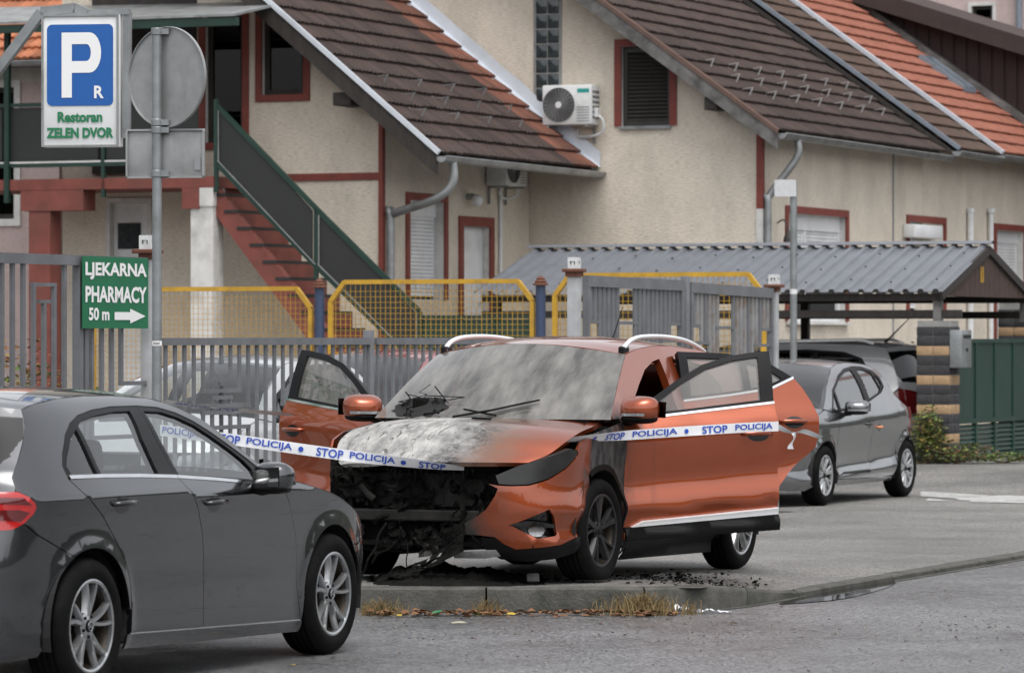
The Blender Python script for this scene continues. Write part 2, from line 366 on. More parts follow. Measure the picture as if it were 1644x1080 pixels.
def grid_patch(name, fn, nu, nv, m, parent, thick=0., loc=None):
    """fn(u,v)->xyz arrays, u,v in [0,1]; analytic normals"""
    u = np.linspace(0, 1, nu); v = np.linspace(0, 1, nv); U, Vv = np.meshgrid(u, v); U = U.ravel(); Vv = Vv.ravel()
    X = fn(U, Vv); e = 1e-3
    def cl(a): return np.clip(a, 0, 1)
    n = np.cross(fn(cl(U+e), Vv)-fn(cl(U-e), Vv), fn(U, cl(Vv+e))-fn(U, cl(Vv-e))); n /= np.linalg.norm(n, axis=1)[:, None]+1e-12
    Fc = [(j*nu+i, j*nu+i+1, (j+1)*nu+i+1, (j+1)*nu+i) for j in range(nv-1) for i in range(nu-1)]
    if n[:, 2].mean() < 0: n = -n; Fc = [f[::-1] for f in Fc]
    X = list(X); N = list(n)
    if thick:
        ring = [i for i in range(nu)]+[j*nu+nu-1 for j in range(1, nv)]+[(nv-1)*nu+i for i in range(nu-2, -1, -1)]+[j*nu for j in range(nv-2, 0, -1)]
        c = np.mean([X[i] for i in ring], 0)
        for k in range(len(ring)):
            i, j = ring[k], ring[(k+1) % len(ring)]; b = len(X)
            q = np.cross(N[i], X[j]-X[i]); q = q/(np.linalg.norm(q)+1e-12)
            if q@(X[i]-c) < 0: q = -q
            X += [X[i], X[j], X[j]-N[j]*thick, X[i]-N[i]*thick]; N += [q]*4
            f = (b, b+1, b+2, b+3); nn = np.cross(X[b+1]-X[b], X[b+2]-X[b])
            Fc.append(f if nn@q > 0 else f[::-1])
    return mesh(name, X, Fc, m, parent, True, N, loc=loc)
def bridge(S, edge, bx, bz, pw=2.0, inset=0., ymul=None):
    """patch between a left edge curve [(x,z)...] or [(x,y,z)...] and its mirror, bulged forward bx(v) and up bz(v)"""
    E = np.array([tuple(S.pos(float(S.sx(p[0])), p[1], inset)) if len(p) == 2 else p for p in edge], float)
    E = catmull(E, 10); l = np.concatenate([[0], np.cumsum(np.linalg.norm(np.diff(E, axis=0), axis=1))]); l /= l[-1]
    bxf = pchip(*zip(*bx)); bzf = pchip(*zip(*bz))
    def f(u, v):
        x = np.interp(v, l, E[:, 0]); y = np.interp(v, l, E[:, 1]); z = np.interp(v, l, E[:, 2]); w = (1-2*u)
        k = 1-np.abs(w)**pw
        return np.stack([x+bxf(v)*k, y*w, z+bzf(v)*k], -1)
    return f
# ---------------------------------------------------------------- street frame: a runs away from us along the street, b to the right
HD = R(23.5); SA, CA = math.sin(HD), math.cos(HD)
def fr(a, b, z=0.): return (SA*a+CA*b, CA*a-SA*b, z)
def ab(x, y): return (SA*x+CA*y, CA*x-SA*y)
def a_at(px, b): k = (px-CX)/F_PX; return b*(CA+SA*k)/(CA*k-SA)
def b_at(px, a): k = (px-CX)/F_PX; return a*(CA*k-SA)/(CA+SA*k)
def sstep(t): t = np.clip(t, 0, 1); return t*t*(3-2*t)
def apron_z(a, b):
    zi = np.maximum(-.02, .145-.0175*(a-24.0)); ze = np.maximum(.035, .150-.085*np.maximum(0, a-24.45))
    z = ze+(zi-ze)*sstep((-9.25-b)/.9); return z+.20*sstep((a-43.5)/4.)
def wet(name, col, rough, puddle, ps=.5, grain=170., pth=(.60, .66), lo=.35, hi=2.4):
    """asphalt: stone grain, damp sheen and a few standing puddles"""
    m = mat(name, col, rough, var=.0); t = m.node_tree; N = t.nodes; L = t.links; p = _pr(m)
    tc = N.new('ShaderNodeTexCoord')
    def nz(sc, det, loc=(0, 0, 0)):
        mp = N.new('ShaderNodeMapping'); mp.inputs['Location'].default_value = loc; L.new(tc.outputs['Object'], mp.inputs[0])
        n = N.new('ShaderNodeTexNoise'); n.inputs['Scale'].default_value = sc; n.inputs['Detail'].default_value = det; n.inputs['Roughness'].default_value = .65; L.new(mp.outputs[0], n.inputs['Vector']); return n.outputs['Fac']
    def rg(v, a, b, c, d):
        r = N.new('ShaderNodeMapRange'); r.inputs['From Min'].default_value = a; r.inputs['From Max'].default_value = b; r.inputs['To Min'].default_value = c; r.inputs['To Max'].default_value = d; L.new(v, r.inputs['Value']); return r.outputs[0]
    big = nz(.45, 6); g = nz(grain, 3)
    vo = N.new('ShaderNodeTexVoronoi'); vo.inputs['Scale'].default_value = 75; L.new(tc.outputs['Object'], vo.inputs['Vector'])
    cr = N.new('ShaderNodeValToRGB'); e = cr.color_ramp.elements; e[0].position = .34; e[1].position = .70
    e[0].color = (*[c*lo for c in col], 1); e[1].color = (*[min(1, c*hi) for c in col], 1)
    mx0 = N.new('ShaderNodeMath'); mx0.operation = 'ADD'; L.new(rg(vo.outputs['Color'], 0, 1, -.30, .30), mx0.inputs[0]); L.new(g, mx0.inputs[1]); L.new(mx0.outputs[0], cr.inputs[0])
    pu = rg(nz(ps, 3, (5, 2, 0)), pth[0], pth[1], 0, puddle)
    mx = N.new('ShaderNodeMix'); mx.data_type = 'RGBA'; mx.blend_type = 'MULTIPLY'; mx.inputs['Factor'].default_value = 1; L.new(cr.outputs[0], mx.inputs['A'])
    gc = N.new('ShaderNodeCombineColor'); v = rg(big, .3, .7, .62, 1.32)
    for k in range(3): L.new(v, gc.inputs[k])
    L.new(gc.outputs[0], mx.inputs['B'])
    mx2 = N.new('ShaderNodeMix'); mx2.data_type = 'RGBA'; mx2.inputs['B'].default_value = (*[c*.35 for c in col], 1); L.new(pu, mx2.inputs['Factor']); L.new(mx.outputs['Result'], mx2.inputs['A']); L.new(mx2.outputs['Result'], p.inputs['Base Color'])
    rr = N.new('ShaderNodeMix'); rr.data_type = 'FLOAT'; L.new(pu, rr.inputs['Factor']); L.new(rg(big, .3, .7, rough-.16, rough+.16), rr.inputs['A']); rr.inputs['B'].default_value = .04; L.new(rr.outputs['Result'], p.inputs['Roughness'])
    bp = N.new('ShaderNodeBump'); bp.inputs['Distance'].default_value = .006; L.new(mx0.outputs[0], bp.inputs['Height']); L.new(rg(pu, 0, 1, .8, .0), bp.inputs['Strength']); L.new(bp.outputs[0], p.inputs['Normal'])
    return m
wet('road_asphalt', (.105, .105, .107), .34, .0); wet('apron_asphalt', (.155, .150, .141), .58, .9, ps=.33, pth=(.64, .70), lo=.5, hi=1.8); mat('soil', (.07, .06, .045), .95, var=.4, vscale=3)
mat('kerb_stone', (.075, .073, .064), .8, var=.25, vscale=9, bump=.3, bscale=60, dirt=(.014, .016, .010), dirt_scale=5, dirt_amt=.9)
mat('road_paint', (.40, .40, .39), .7, var=.25, vscale=12, dirt=(.12, .12, .12), dirt_scale=5, dirt_amt=1.0)
mat('added_ridge_surface', (.022, .028, .018), .95, var=.4, vscale=.05)
mat('puddle_water', (.012, .012, .013), .03, spec=.6)
def build_ground():
    tag(mesh('ground', [(-230, -230, -.12), (230, -230, -.12), (230, 230, -.12), (-230, 230, -.12)], [(0, 1, 2, 3)], 'soil'), None, kind='structure')
    # apron with its own fall
    A = np.concatenate([np.linspace(20.0, 34, 57), np.linspace(34.5, 60, 40)]); B = np.concatenate([np.linspace(-46, -12, 30), np.linspace(-11.5, -9.27, 24)])
    V = []; Fc = []
    idx = {}
    for i, a in enumerate(A):
        for j, b in enumerate(B):
            x, y, _ = fr(a, b); z = float(apron_z(a, b)); y0 = 25.93
            if y < y0:
                t = y0-y; x, y = x+t*SA/CA*.0, y0  # flatten onto the front kerb
            V.append((x, y, z)); idx[i, j] = len(V)-1
    for i in range(len(A)-1):
        for j in range(len(B)-1):
            q = [idx[i, j], idx[i, j+1], idx[i+1, j+1], idx[i+1, j]]
            if len({V[k][1] for k in q}) > 1 or V[q[0]][1] > 25.931: Fc.append(q)
    tag(mesh('pavement', V, Fc, 'apron_asphalt', smooth=True), None, kind='structure')
    # road: front strip and the street on the right
    p1 = fr(24.6, -9.2); p2 = fr(75, -9.2)
    tag(mesh('road', [(-90, -60, 0), (90, -60, 0), (90, 75, 0), (p2[0], p2[1], 0), (p1[0], p1[1], 0), (.9, 25.86, 0), (-90, 25.86, 0)], [(0, 1, 2, 3, 4, 5, 6)], 'road_asphalt'), None, kind='structure')
    # kerb stones following the corner
    path = [(-8.0, 25.86), (-2, 25.86), (.55, 25.86), (.95, 25.90), (1.22, 26.05)]+[fr(a, -9.2)[:2] for a in (24.9, 25.6, 27, 30, 34, 40, 50, 60)]
    P = catmull(path, 10); l = np.concatenate([[0], np.cumsum(np.hypot(*np.diff(P, axis=0).T))])
    kr = bpy.data.objects.new('kerb', None); COL.objects.link(kr); kr['kind'] = 'structure'
    s = 0.
    while s < l[-1]-.9 and s < 46:
        ln = .98; ks = np.linspace(s+.006, s+ln-.006, 5); C = np.stack([np.interp(ks, l, P[:, 0]), np.interp(ks, l, P[:, 1])], 1)
        T = np.gradient(C, axis=0); T /= np.hypot(T[:, 0], T[:, 1])[:, None]; Nn = np.stack([-T[:, 1], T[:, 0]], 1)   # to the pavement side
        V = []; 
        for c, n in zip(C, Nn):
            a, b = ab(c[0]+n[0]*.15, c[1]+n[1]*.15)
            zt = float(np.maximum(.035, .152-.085*max(0, a-24.45)))+.004+random.uniform(-.003, .003)
            for d, z in ((0, -.05), (-.004, zt*.75), (.0, zt-.014), (.014, zt), (.135, zt), (.14, -.05)): V.append((c[0]+n[0]*d, c[1]+n[1]*d, z))
        Fc = [(i*6+k, i*6+k+1, (i+1)*6+k+1, (i+1)*6+k) for i in range(4) for k in range(5)]+[(0, 1, 2, 3, 4, 5), (29, 28, 27, 26, 25, 24)]
        mb = MB(); mb.add(V, Fc); mb.build('kerb_stone', 'kerb_stone', kr, 'auto'); s += ln
    # pale gutter joint at the foot of the lowered kerb
    V = []; Fc = []
    for i, s in enumerate(np.linspace(9.3, 30, 60)):
        c = np.array([np.interp(s, l, P[:, 0]), np.interp(s, l, P[:, 1])]); c2 = np.array([np.interp(s+.05, l, P[:, 0]), np.interp(s+.05, l, P[:, 1])]); t = (c2-c)/np.hypot(*(c2-c)); n = np.array([-t[1], t[0]])
        V += [(*(c-n*.005), .004), (*(c-n*.06), .004)]
        if i: Fc.append((2*i-2, 2*i-1, 2*i+1, 2*i))
    tag(mesh('gutter_joint', V, Fc, 'kerb_stone'), None, kind='structure')
    # puddle lying in the gutter of the lowered kerb
    pts = [ground_at(*p) for p in ((1250, 969), (1300, 956), (1360, 944), (1425, 931), (1436, 938), (1400, 951), (1350, 962), (1290, 968))]
    V = [(x, y, .005) for x, y in catmull(pts, 5, True)]; tag(mesh('puddle', V[::-1], [tuple(range(len(V)))], 'puddle_water'), None, kind='structure')
    # zebra bars where the side lane meets the street
    for pl in ([(1478, 790), (1644, 799), (1660, 808), (1478, 797)], [(1486, 778), (1520, 774), (1528, 779), (1490, 783)], [(1540, 781), (1660, 784), (1660, 789), (1530, 786)], [(1560, 772), (1660, 775), (1660, 779), (1556, 776)], [(1600, 766), (1660, 767), (1660, 770), (1597, 769)]):
        V = []
        for px, py in pl:
            z = 0.
            for _ in range(8): x, y = ground_at(px, py, z); z = float(apron_z(*ab(x, y)))
            V.append((x, y, z+.006))
        tag(mesh('road_marking', V, [(0, 1, 2, 3)], 'road_paint'), None, kind='structure')
    # unseen dark ridge all round, added to darken low reflections in the cars
    V = []; n = 360
    for i in range(n):
        a = 2*math.pi*i/n; h = 23+4*math.sin(a*3+1)+2*math.sin(a*7)+9*noise.noise(Vector((math.cos(a)*9, math.sin(a)*9, 0)))+6*noise.noise(Vector((math.cos(a)*31, math.sin(a)*31, 3)))
        V += [((190 if k == 0 else 215)*math.cos(a), (190 if k == 0 else 215)*math.sin(a), -5 if k == 0 else h) for k in (0, 1)]
    tag(mesh('added_ridge', V, [(2*i, 2*((i+1) % n), 2*((i+1) % n)+1, 2*i+1) for i in range(n)], 'added_ridge_surface', smooth=True), None, kind='structure')
build_ground()
# ---------------------------------------------------------------- houses (local frame: x to the right along the gable, y away along the street)
def plaster(name, col, dirt=.35):
    m = mat(name, col, .92, var=.10, vscale=1.6, dirt=(.16, .145, .12), dirt_scale=1.1, dirt_amt=dirt, streak=True)
    t = m.node_tree; N = t.nodes; L = t.links; p = _pr(m); tc = N.new('ShaderNodeTexCoord')
    mp = N.new('ShaderNodeMapping'); mp.inputs['Scale'].default_value = (6, 6, 34); L.new(tc.outputs['Object'], mp.inputs[0])
    n = N.new('ShaderNodeTexNoise'); n.inputs['Scale'].default_value = 2.2; n.inputs['Detail'].default_value = 6; n.inputs['Roughness'].default_value = .7; L.new(mp.outputs[0], n.inputs['Vector'])
    b = N.new('ShaderNodeBump'); b.inputs['Strength'].default_value = .9; b.inputs['Distance'].default_value = .025; L.new(n.outputs['Fac'], b.inputs['Height']); L.new(b.outputs[0], p.inputs['Normal'])
    src = p.inputs['Base Color'].links[0].from_socket; mx = N.new('ShaderNodeMix'); mx.data_type = 'RGBA'; mx.blend_type = 'MULTIPLY'; mx.inputs['Factor'].default_value = 1
    cr = N.new('ShaderNodeValToRGB'); cr.color_ramp.elements[0].position = .32; cr.color_ramp.elements[0].color = (.72, .70, .67, 1); cr.color_ramp.elements[1].position = .55; cr.color_ramp.elements[1].color = (1, 1, 1, 1)
    L.new(n.outputs['Fac'], cr.inputs[0]); L.new(src, mx.inputs['A']); L.new(cr.outputs[0], mx.inputs['B']); L.new(mx.outputs['Result'], p.inputs['Base Color']); return m
plaster('plaster', (.78, .70, .59), .20); plaster('plaster_shed', (.50, .42, .32), .3); plaster('plaster_pink', (.58, .46, .44), .15); plaster('plaster_white', (.60, .58, .55), .4)
def tile_mat(name, c1, c2, moss=.4, mossc=(.05, .05, .03)):
    m = mat(name, c1, .85, var=.25, vscale=5, col2=c2, dirt=mossc, dirt_scale=1.3, dirt_amt=moss); t = m.node_tree; N = t.nodes; L = t.links; p = _pr(m)
    src = p.inputs['Base Color'].links[0].from_socket; oi = N.new('ShaderNodeObjectInfo'); r = N.new('ShaderNodeMapRange'); r.inputs['To Min'].default_value = .62; r.inputs['To Max'].default_value = 1.3; L.new(oi.outputs['Random'], r.inputs['Value'])
    h = N.new('ShaderNodeHueSaturation'); L.new(r.outputs[0], h.inputs['Value']); L.new(src, h.inputs['Color']); L.new(h.outputs[0], p.inputs['Base Color']); return m
tile_mat('tile_brown', (.028, .017, .015), (.052, .030, .024)); tile_mat('tile_brown2', (.050, .030, .024), (.085, .048, .032), .55, (.07, .055, .04)); tile_mat('tile_rust', (.10, .042, .028), (.17, .06, .036), .5); tile_mat('tile_orange', (.30, .10, .06), (.37, .13, .08), .18, (.12, .06, .045)); tile_mat('tile_terracotta', (.42, .15, .075), (.50, .19, .09), .15)
mat('red_trim', (.20, .045, .032), .7, var=.15, vscale=5, dirt=(.09, .03, .025), dirt_scale=3, dirt_amt=.5)
mat('red_concrete', (.19, .055, .042), .85, var=.2, vscale=4, dirt=(.10, .05, .04), dirt_scale=2, dirt_amt=.6)
mat('rust_trim', (.075, .04, .028), .7, var=.2, vscale=5)
mat('dark_wood', (.028, .023, .02), .75, var=.4, vscale=3, stretch=(6, 6, 1), bump=.3)
mat('grey_wood', (.13, .125, .12), .85, var=.4, vscale=5, dirt=(.03, .028, .026), dirt_scale=4, dirt_amt=.8)
mat('zinc', (.30, .31, .31), .45, .5, var=.2, vscale=4, dirt=(.10, .10, .09), dirt_scale=4, dirt_amt=.6)
mat('bright_zinc', (.62, .65, .70), .38, .35, var=.1, vscale=3)
mat('guard_grey', (.42, .42, .41), .5, .3)
mat('lead_strip', (.20, .23, .27), .5, .2, var=.15, vscale=4)
mat('white_pvc', (.74, .75, .76), .4, var=.05, vscale=3, dirt=(.35, .34, .32), dirt_scale=3, dirt_amt=.4)
mat('white_render', (.60, .59, .57), .85, var=.12, vscale=4, dirt=(.25, .24, .22), dirt_scale=2.4, dirt_amt=.6)
mat('shutter_dark', (.030, .028, .025), .5, var=.2, vscale=6)
mat('green_steel', (.008, .032, .023), .45, var=.2, vscale=5)
mat('green_gate', (.010, .038, .027), .5, var=.15, vscale=2, dirt=(.03, .05, .04), dirt_scale=3, dirt_amt=.5)
mat('panel_dark', (.018, .019, .018), .6, var=.12, vscale=1.5)
mat('ac_white', (.66, .67, .66), .45, var=.06, vscale=4, dirt=(.3, .3, .28), dirt_scale=3, dirt_amt=.5)
mat('ac_grille', (.20, .20, .205), .5, var=.2, vscale=10)
mat('teal_print', (.02, .30, .27), .5); mat('grey_print', (.25, .26, .27), .5)
glass('window_glass', (.12, .13, .13), boost=.6); mat('room_dark', (.012, .013, .012), .9)
mat('glass_block', (.035, .045, .048), .12, var=.5, vscale=18, coat=.5); mat('mortar', (.25, .25, .24), .9, var=.2)
RZ = -HD
H0 = (3.405, 56.74, 0.)
HA, HB = ab(H0[0], H0[1])
def ray_a(px, py, yl):     # pixel onto the house-local plane y = yl -> (x, z)
    k = (px-CX)/F_PX; d = (HA+yl)/(SA*k+CA); return (d*(CA*k-SA)-HB, CAM_H+(CY-py)/F_PX*d)
def ray_b(px, py, xl):     # pixel onto plane x = xl -> (y, z)
    k = (px-CX)/F_PX; d = (HB+xl)/(CA*k-SA); return (d*(SA*k+CA)-HA, CAM_H+(CY-py)/F_PX*d)
def tile_proto(name, mm, w=.215, ln=.375):
    prof = [(0, 0), (.03, .018), (.06, .022), (.09, .004), (.12, .004), (.15, .020), (.185, .020), (w+.008, .002)]
    V = []; n = len(prof)
    for t in (0, 1):
        for x, z in prof: V.append((x, t*ln, z+.046*(1-t)))
    for x, z in prof: V.append((x, .004, z+.002))
    Fc = [(i, i+1, n+i+1, n+i) for i in range(n-1)]+[(2*n+i, 2*n+i+1, i+1, i) for i in range(n-1)]
    me = bpy.data.meshes.new(name); me.from_pydata(V, [], Fc); me.materials.append(MATS[mm]); me.update(); return me
def lay_tiles(roof, org, U, Vd, umax, vmax, mm, limit=300, clip=None, w=.215, row=.335, seed=1, name='roof_tile'):
    """rows of tiles on the plane org + u*U + v*Vd (v up the slope); the first ones as single objects, the rest joined"""
    U = Vector(U).normalized(); Vd = Vector(Vd).normalized(); Nn = U.cross(Vd); rnd = random.Random(seed); proto = tile_proto(name, mm, w); base = Matrix((U, Vd, Nn)).transposed()
    rest = MB(); k = 0
    for j in range(int(vmax/row)+1):
        for i in range(int(umax/w)):
            u, v = i*w+(w/2 if j % 2 else 0)*0, j*row
            if clip and not clip(u, v): continue
            loc = Vector(org)+U*(u+rnd.uniform(-.004, .004))+Vd*(v+rnd.uniform(-.008, .008))+Nn*rnd.uniform(0, .006)
            mt = Matrix.Translation(loc) @ (base @ Matrix.Rotation(rnd.uniform(-.012, .012), 3, 'Z') @ Matrix.Rotation(rnd.uniform(-.008, .008), 3, 'Y')).to_4x4()
            if k < limit:
                o = bpy.data.objects.new(name, proto); o.matrix_local = mt; link(o, roof); k += 1
            else: rest.add([(mt @ v_.co)[:] for v_ in proto.vertices], [tuple(p.vertices) for p in proto.polygons])
    if rest.V:
        o = rest.build(name if not limit else name+'_field', mm, roof); o['kind'] = 'stuff'
def window(parent, kind, x0, x1, z0, z1, y, face='a', trim='red_trim', tw=.09, depth=.12, top=True, bottom=True):
    """framed opening on a wall; face 'a': wall plane y, looking towards -y; face 'b': wall plane x = y, coordinates run along y, looking towards +x"""
    def T(mb):
        if face == 'b': mb.V = [(y-(v[1]-y), v[0], v[2]) for v in mb.V]
        return mb
    fr_ = MB()
    fr_.box(x0-tw, x0, y-.03, y+.002, z0-(tw if bottom else 0), z1+(tw if top else 0)); fr_.box(x1, x1+tw, y-.03, y+.002, z0-(tw if bottom else 0), z1+(tw if top else 0))
    if top: fr_.box(x0, x1, y-.031, y+.002, z1, z1+tw)
    if bottom: fr_.box(x0, x1, y-.031, y+.002, z0-tw, z0)
    w = T(fr_).build('window' if kind != 'door' else 'door', trim, parent)
    rv = MB(); rv.box(x0-.02, x0, y-.002, y+depth, z0, z1); rv.box(x1, x1+.02, y-.002, y+depth, z0, z1); rv.box(x0, x1, y-.002, y+depth, z1, z1+.02); rv.box(x0, x1, y-.002, y+depth, z0-.02, z0)
    T(rv).build('reveal', 'white_render', w)
    yb = y+depth
    if kind == 'dark':
        b = MB(); b.box(x0, x0+.07, yb-.05, yb, z0, z1); b.box(x1-.07, x1, yb-.05, yb, z0, z1); b.box(x0+.07, x1-.07, yb-.05, yb, z1-.07, z1); b.box(x0+.07, x1-.07, yb-.05, yb, z0, z0+.07); T(b).build('sash', 'dark_wood', w)
        g = MB(); g.box(x0+.07, x1-.07, yb-.02, yb-.014, z0+.07, z1-.07); T(g).build('pane', 'window_glass', w)
        g = MB(); g.box(x0, x1, yb+.02, yb+.03, z0, z1); T(g).build('room', 'room_dark', w)
    elif kind == 'slats':
        b = MB(); b.box(x0, x0+.06, yb-.06, yb, z0, z1); b.box(x1-.06, x1, yb-.06, yb, z0, z1); b.box(x0+.06, x1-.06, yb-.06, yb, z1-.08, z1); b.box(x0+.06, x1-.06, yb-.06, yb, z0, z0+.07); b.box(x0, x1, yb+.002, yb+.01, z0, z1); T(b).build('sash', 'shutter_dark', w)
        n = 17
        for i in range(n):
            z = z0+.08+(z1-z0-.17)*i/n; s = MB(); s.add([(x0+.06, yb-.055, z), (x1-.06, yb-.055, z), (x1-.06, yb-.012, z+.055), (x0+.06, yb-.012, z+.055), (x0+.06, yb-.05, z-.01), (x1-.06, yb-.05, z-.01), (x1-.06, yb-.006, z+.045), (x0+.06, yb-.006, z+.045)], [(0, 1, 2, 3), (7, 6, 5, 4), (0, 4, 5, 1), (2, 6, 7, 3)]); T(s).build('slat', 'shutter_dark', w)
    elif kind == 'roller':
        g = MB(); g.box(x0, x1, yb+.002, yb+.01, z0, z1); T(g).build('room', 'room_dark', w)
        b = MB(); b.box(x0, x1, yb-.05, yb, z1-.20, z1); T(b).build('shutter_box', 'white_pvc', w)
        n = int((z1-.20-z0)*(1. if kind == 'roller' else .5)/.05)
        for i in range(n):
            z = z1-.20-.05*(i+1); s = MB(); s.box(x0+.01, x1-.01, yb-.032, yb-.02, z+.004, z+.048); T(s).build('slat', 'white_pvc', w)
    elif kind == 'half':     # roller shutter pulled half down over a white casement
        g = MB(); g.box(x0, x1, yb+.002, yb+.01, z0, z1); T(g).build('room', 'room_dark', w)
        xm = x0+(x1-x0)*.40
        b = MB(); b.box(x0, x1, yb-.05, yb-.001, z0, z0+.07); b.box(x0, x0+.05, yb-.05, yb-.001, z0+.07, z1-.22); b.box(x1-.05, x1, yb-.05, yb-.001, z0+.07, z1-.22); b.box(xm-.04, xm+.04, yb-.05, yb-.001, z0+.07, z1-.22); b.box(x0, x1, yb-.06, yb-.001, z1-.22, z1); T(b).build('sash', 'white_pvc', w)
        for i in range(12):
            z = z1-.22-.05*(i+1); s = MB(); s.box(x0+.05, xm-.04, yb-.032, yb-.02, z+.004, z+.048); s.box(xm+.04, x1-.05, yb-.032, yb-.02, z+.004, z+.048); T(s).build('slat', 'white_pvc', w)
        s = MB(); s.box(x0-.06, x1+.06, y-.07, y+.02, z0-.05, z0-.021); T(s).build('sill', 'white_render', w)
    elif kind == 'door':
        b = MB(); b.bbox(x0+.005, x1-.005, yb-.05, yb, z0, z1-.005, .008)
        for i in range(3): b.box(x0+.12, x1-.12, yb-.056, yb-.049, z0+.2+i*.55, z0+.6+i*.55)
        T(b).build('leaf', 'white_pvc', w, 'auto')
        h = MB(); h.tube([(x1-.10, yb-.05, z0+1.03), (x1-.10, yb-.10, z0+1.03), (x1-.20, yb-.10, z0+1.03)], .01, 6); T(h).build('handle', 'zinc', w)
    return w
def wall_sheet(parent, poly, holes, plane, face='a', th=.25, m='plaster', name='wall'):
    """wall face with window openings cut out, edges returned by th"""
    P = np.array(poly, float); P = P if area(P) > 0 else P[::-1]
    v2, F2 = cdt(P, [np.array([(a, c), (b, c), (b, d), (a, d)], float) for a, b, c, d in holes], .9); n = len(v2); k = len(P); mb = MB()
    T = (lambda u, z, d: (u, plane+d, z)) if face == 'a' else (lambda u, z, d: (plane-d, u, z))
    mb.add([T(u, z, 0) for u, z in v2], [tuple(f) for f in F2]); mb.add([T(u, z, d) for d in (0, th) for u, z in P], [(i, (i+1) % k, k+(i+1) % k, k+i) for i in range(k)])
    return mb.build(name, m, parent)
def clip_above(o, co, no):
    """cut away what would poke through a roof plane"""
    for q in [o]+list(o.children):
        bm = bmesh.new(); bm.from_mesh(q.data); bmesh.ops.bisect_plane(bm, geom=bm.verts[:]+bm.edges[:]+bm.faces[:], plane_co=co, plane_no=no, clear_outer=True); bm.to_mesh(q.data); bm.free()
def gutter(parent, p0, p1, r=.075, m='zinc'):
    """half-round gutter with end caps along p0-p1"""
    p0 = Vector(p0); p1 = Vector(p1); t = (p1-p0).normalized(); sd = t.cross(Vector((0, 0, 1))).normalized(); V = []; n = 10
    for p in (p0, p1):
        for rr_ in (r, r-.006):
            for k in range(n+1):
                a = math.pi*k/n; V.append((p+sd*rr_*math.cos(a)-Vector((0, 0, 1))*rr_*math.sin(a))[:])
    q = n+1; Fc = [(k, k+1, 2*q+k+1, 2*q+k) for k in range(n)]+[(q+k, 3*q+k, 3*q+k+1, q+k+1) for k in range(n)]+[tuple(range(q))]+[tuple(2*q+k for k in range(q))]+[(0, q, 3*q, 2*q), (n, 2*q+n, 3*q+n, q+n)]
    mb = MB(); mb.add(V, Fc); mb.tube([(p0+sd*r)[:], (p1+sd*r)[:]], .012, 6); return mb.build('gutter', m, parent, 'auto')
def ac_unit(label, loc, rz, w=.80, h=.56, d=.30, seed=1, name='air_conditioner'):
    t = thing(name, label, 'air conditioner', loc, rz)
    b = MB(); b.bbox(0, w, -d, 0, 0, h, .02); c = b.build('casing', 'ac_white', t, 'auto')
    g = MB(); cx, cz, r = w*.34, h*.5, h*.43
    for k in range(9): rr_ = r*(k+1)/9; g.tube([(cx+rr_*math.cos(a*.2618), -d-.012-.008*(1-k/9), cz+rr_*math.sin(a*.2618)) for a in range(25)], .0045, 4, cap=False)
    for k in range(24): a = k*.2618; g.bar((cx+.05*math.cos(a), -d-.016, cz+.05*math.sin(a)), (cx+r*math.cos(a), -d-.010, cz+r*math.sin(a)), .006, .006)
    g.lathe([(.001, -d-.024), (.05, -d-.022), (.052, -d-.010)], 20, 'y', (cx, 0, cz)); g.build('fan_grille', 'ac_grille', t)
    q = MB(); q.lathe([(.001, 0), (r, 0)], 28, 'y', (cx, -d-.004, cz)); q.build('fan_opening', 'room_dark', t)
    q = MB(); q.lathe([(.001, 0), (.045, 0)], 20, 'y', (cx, -d-.026, cz)); q.build('hub_cap', 'ac_white', t)
    for i in range(6): s = MB(); s.box(w*.70, w*.95, -d-.004, -d, h*.08+i*.038, h*.08+i*.038+.012); s.build('louvre', 'ac_grille', t)
    s = MB(); s.box(w*.71, w*.95, -d-.003, -d, h*.80, h*.90); s.build('maker_badge', 'teal_print', t)
    s = MB()
    for i in range(4):
        for j in range(6): s.box(w, w+.002, -d+.04+i*.06, -d+.08+i*.06, .08+j*.07, .12+j*.07)
        
    s.build('side_vent', 'room_dark', t)
    v = MB(); v.bbox(w, w+.05, -d*.7, -d*.25, h*.18, h*.42, .01); v.build('valve_cover', 'ac_white', t)
    for xb_ in (.08, w-.08): br = MB(); br.bar((xb_, 0, -.015), (xb_, -d, -.015), .03); br.bar((xb_, -.014, -.02), (xb_, -.014, -.25), .028); br.build('bracket', 'zinc', t)
    p = MB(); p.tube(catmull([(w+.02, -d*.5, h*.25), (w+.10, -d*.45, h*.1), (w+.06, -.1, -.12), (w*.62, -.05, -.16), (w*.55, -.02, -.06)], 5), .02, 7); p.build('pipe', 'ac_white', t, True)
    return t
def hl(x, y, z=0.):   # house-local -> world
    return (H0[0]+CA*x+SA*y, H0[1]-SA*x+CA*y, z)
def snow_guards(roof, U, Vd, org, us, vs, m='bright_zinc'):
    U = Vector(U).normalized(); Vd = Vector(Vd).normalized(); N = U.cross(Vd)
    for j, v in enumerate(vs):
        for i, u in enumerate(us):
            p = Vector(org)+U*(u+.25*(j % 2))+Vd*v+N*.045; m_ = MB(); m_.bar(p+Vd*.30, p, .03, .012); m_.bar(p, p+N*.14+Vd*.03, .03, .012); m_.bar(p+N*.14+Vd*.03, p+Vd*.17, .014, .008); m_.build('snow_guard', m, roof)
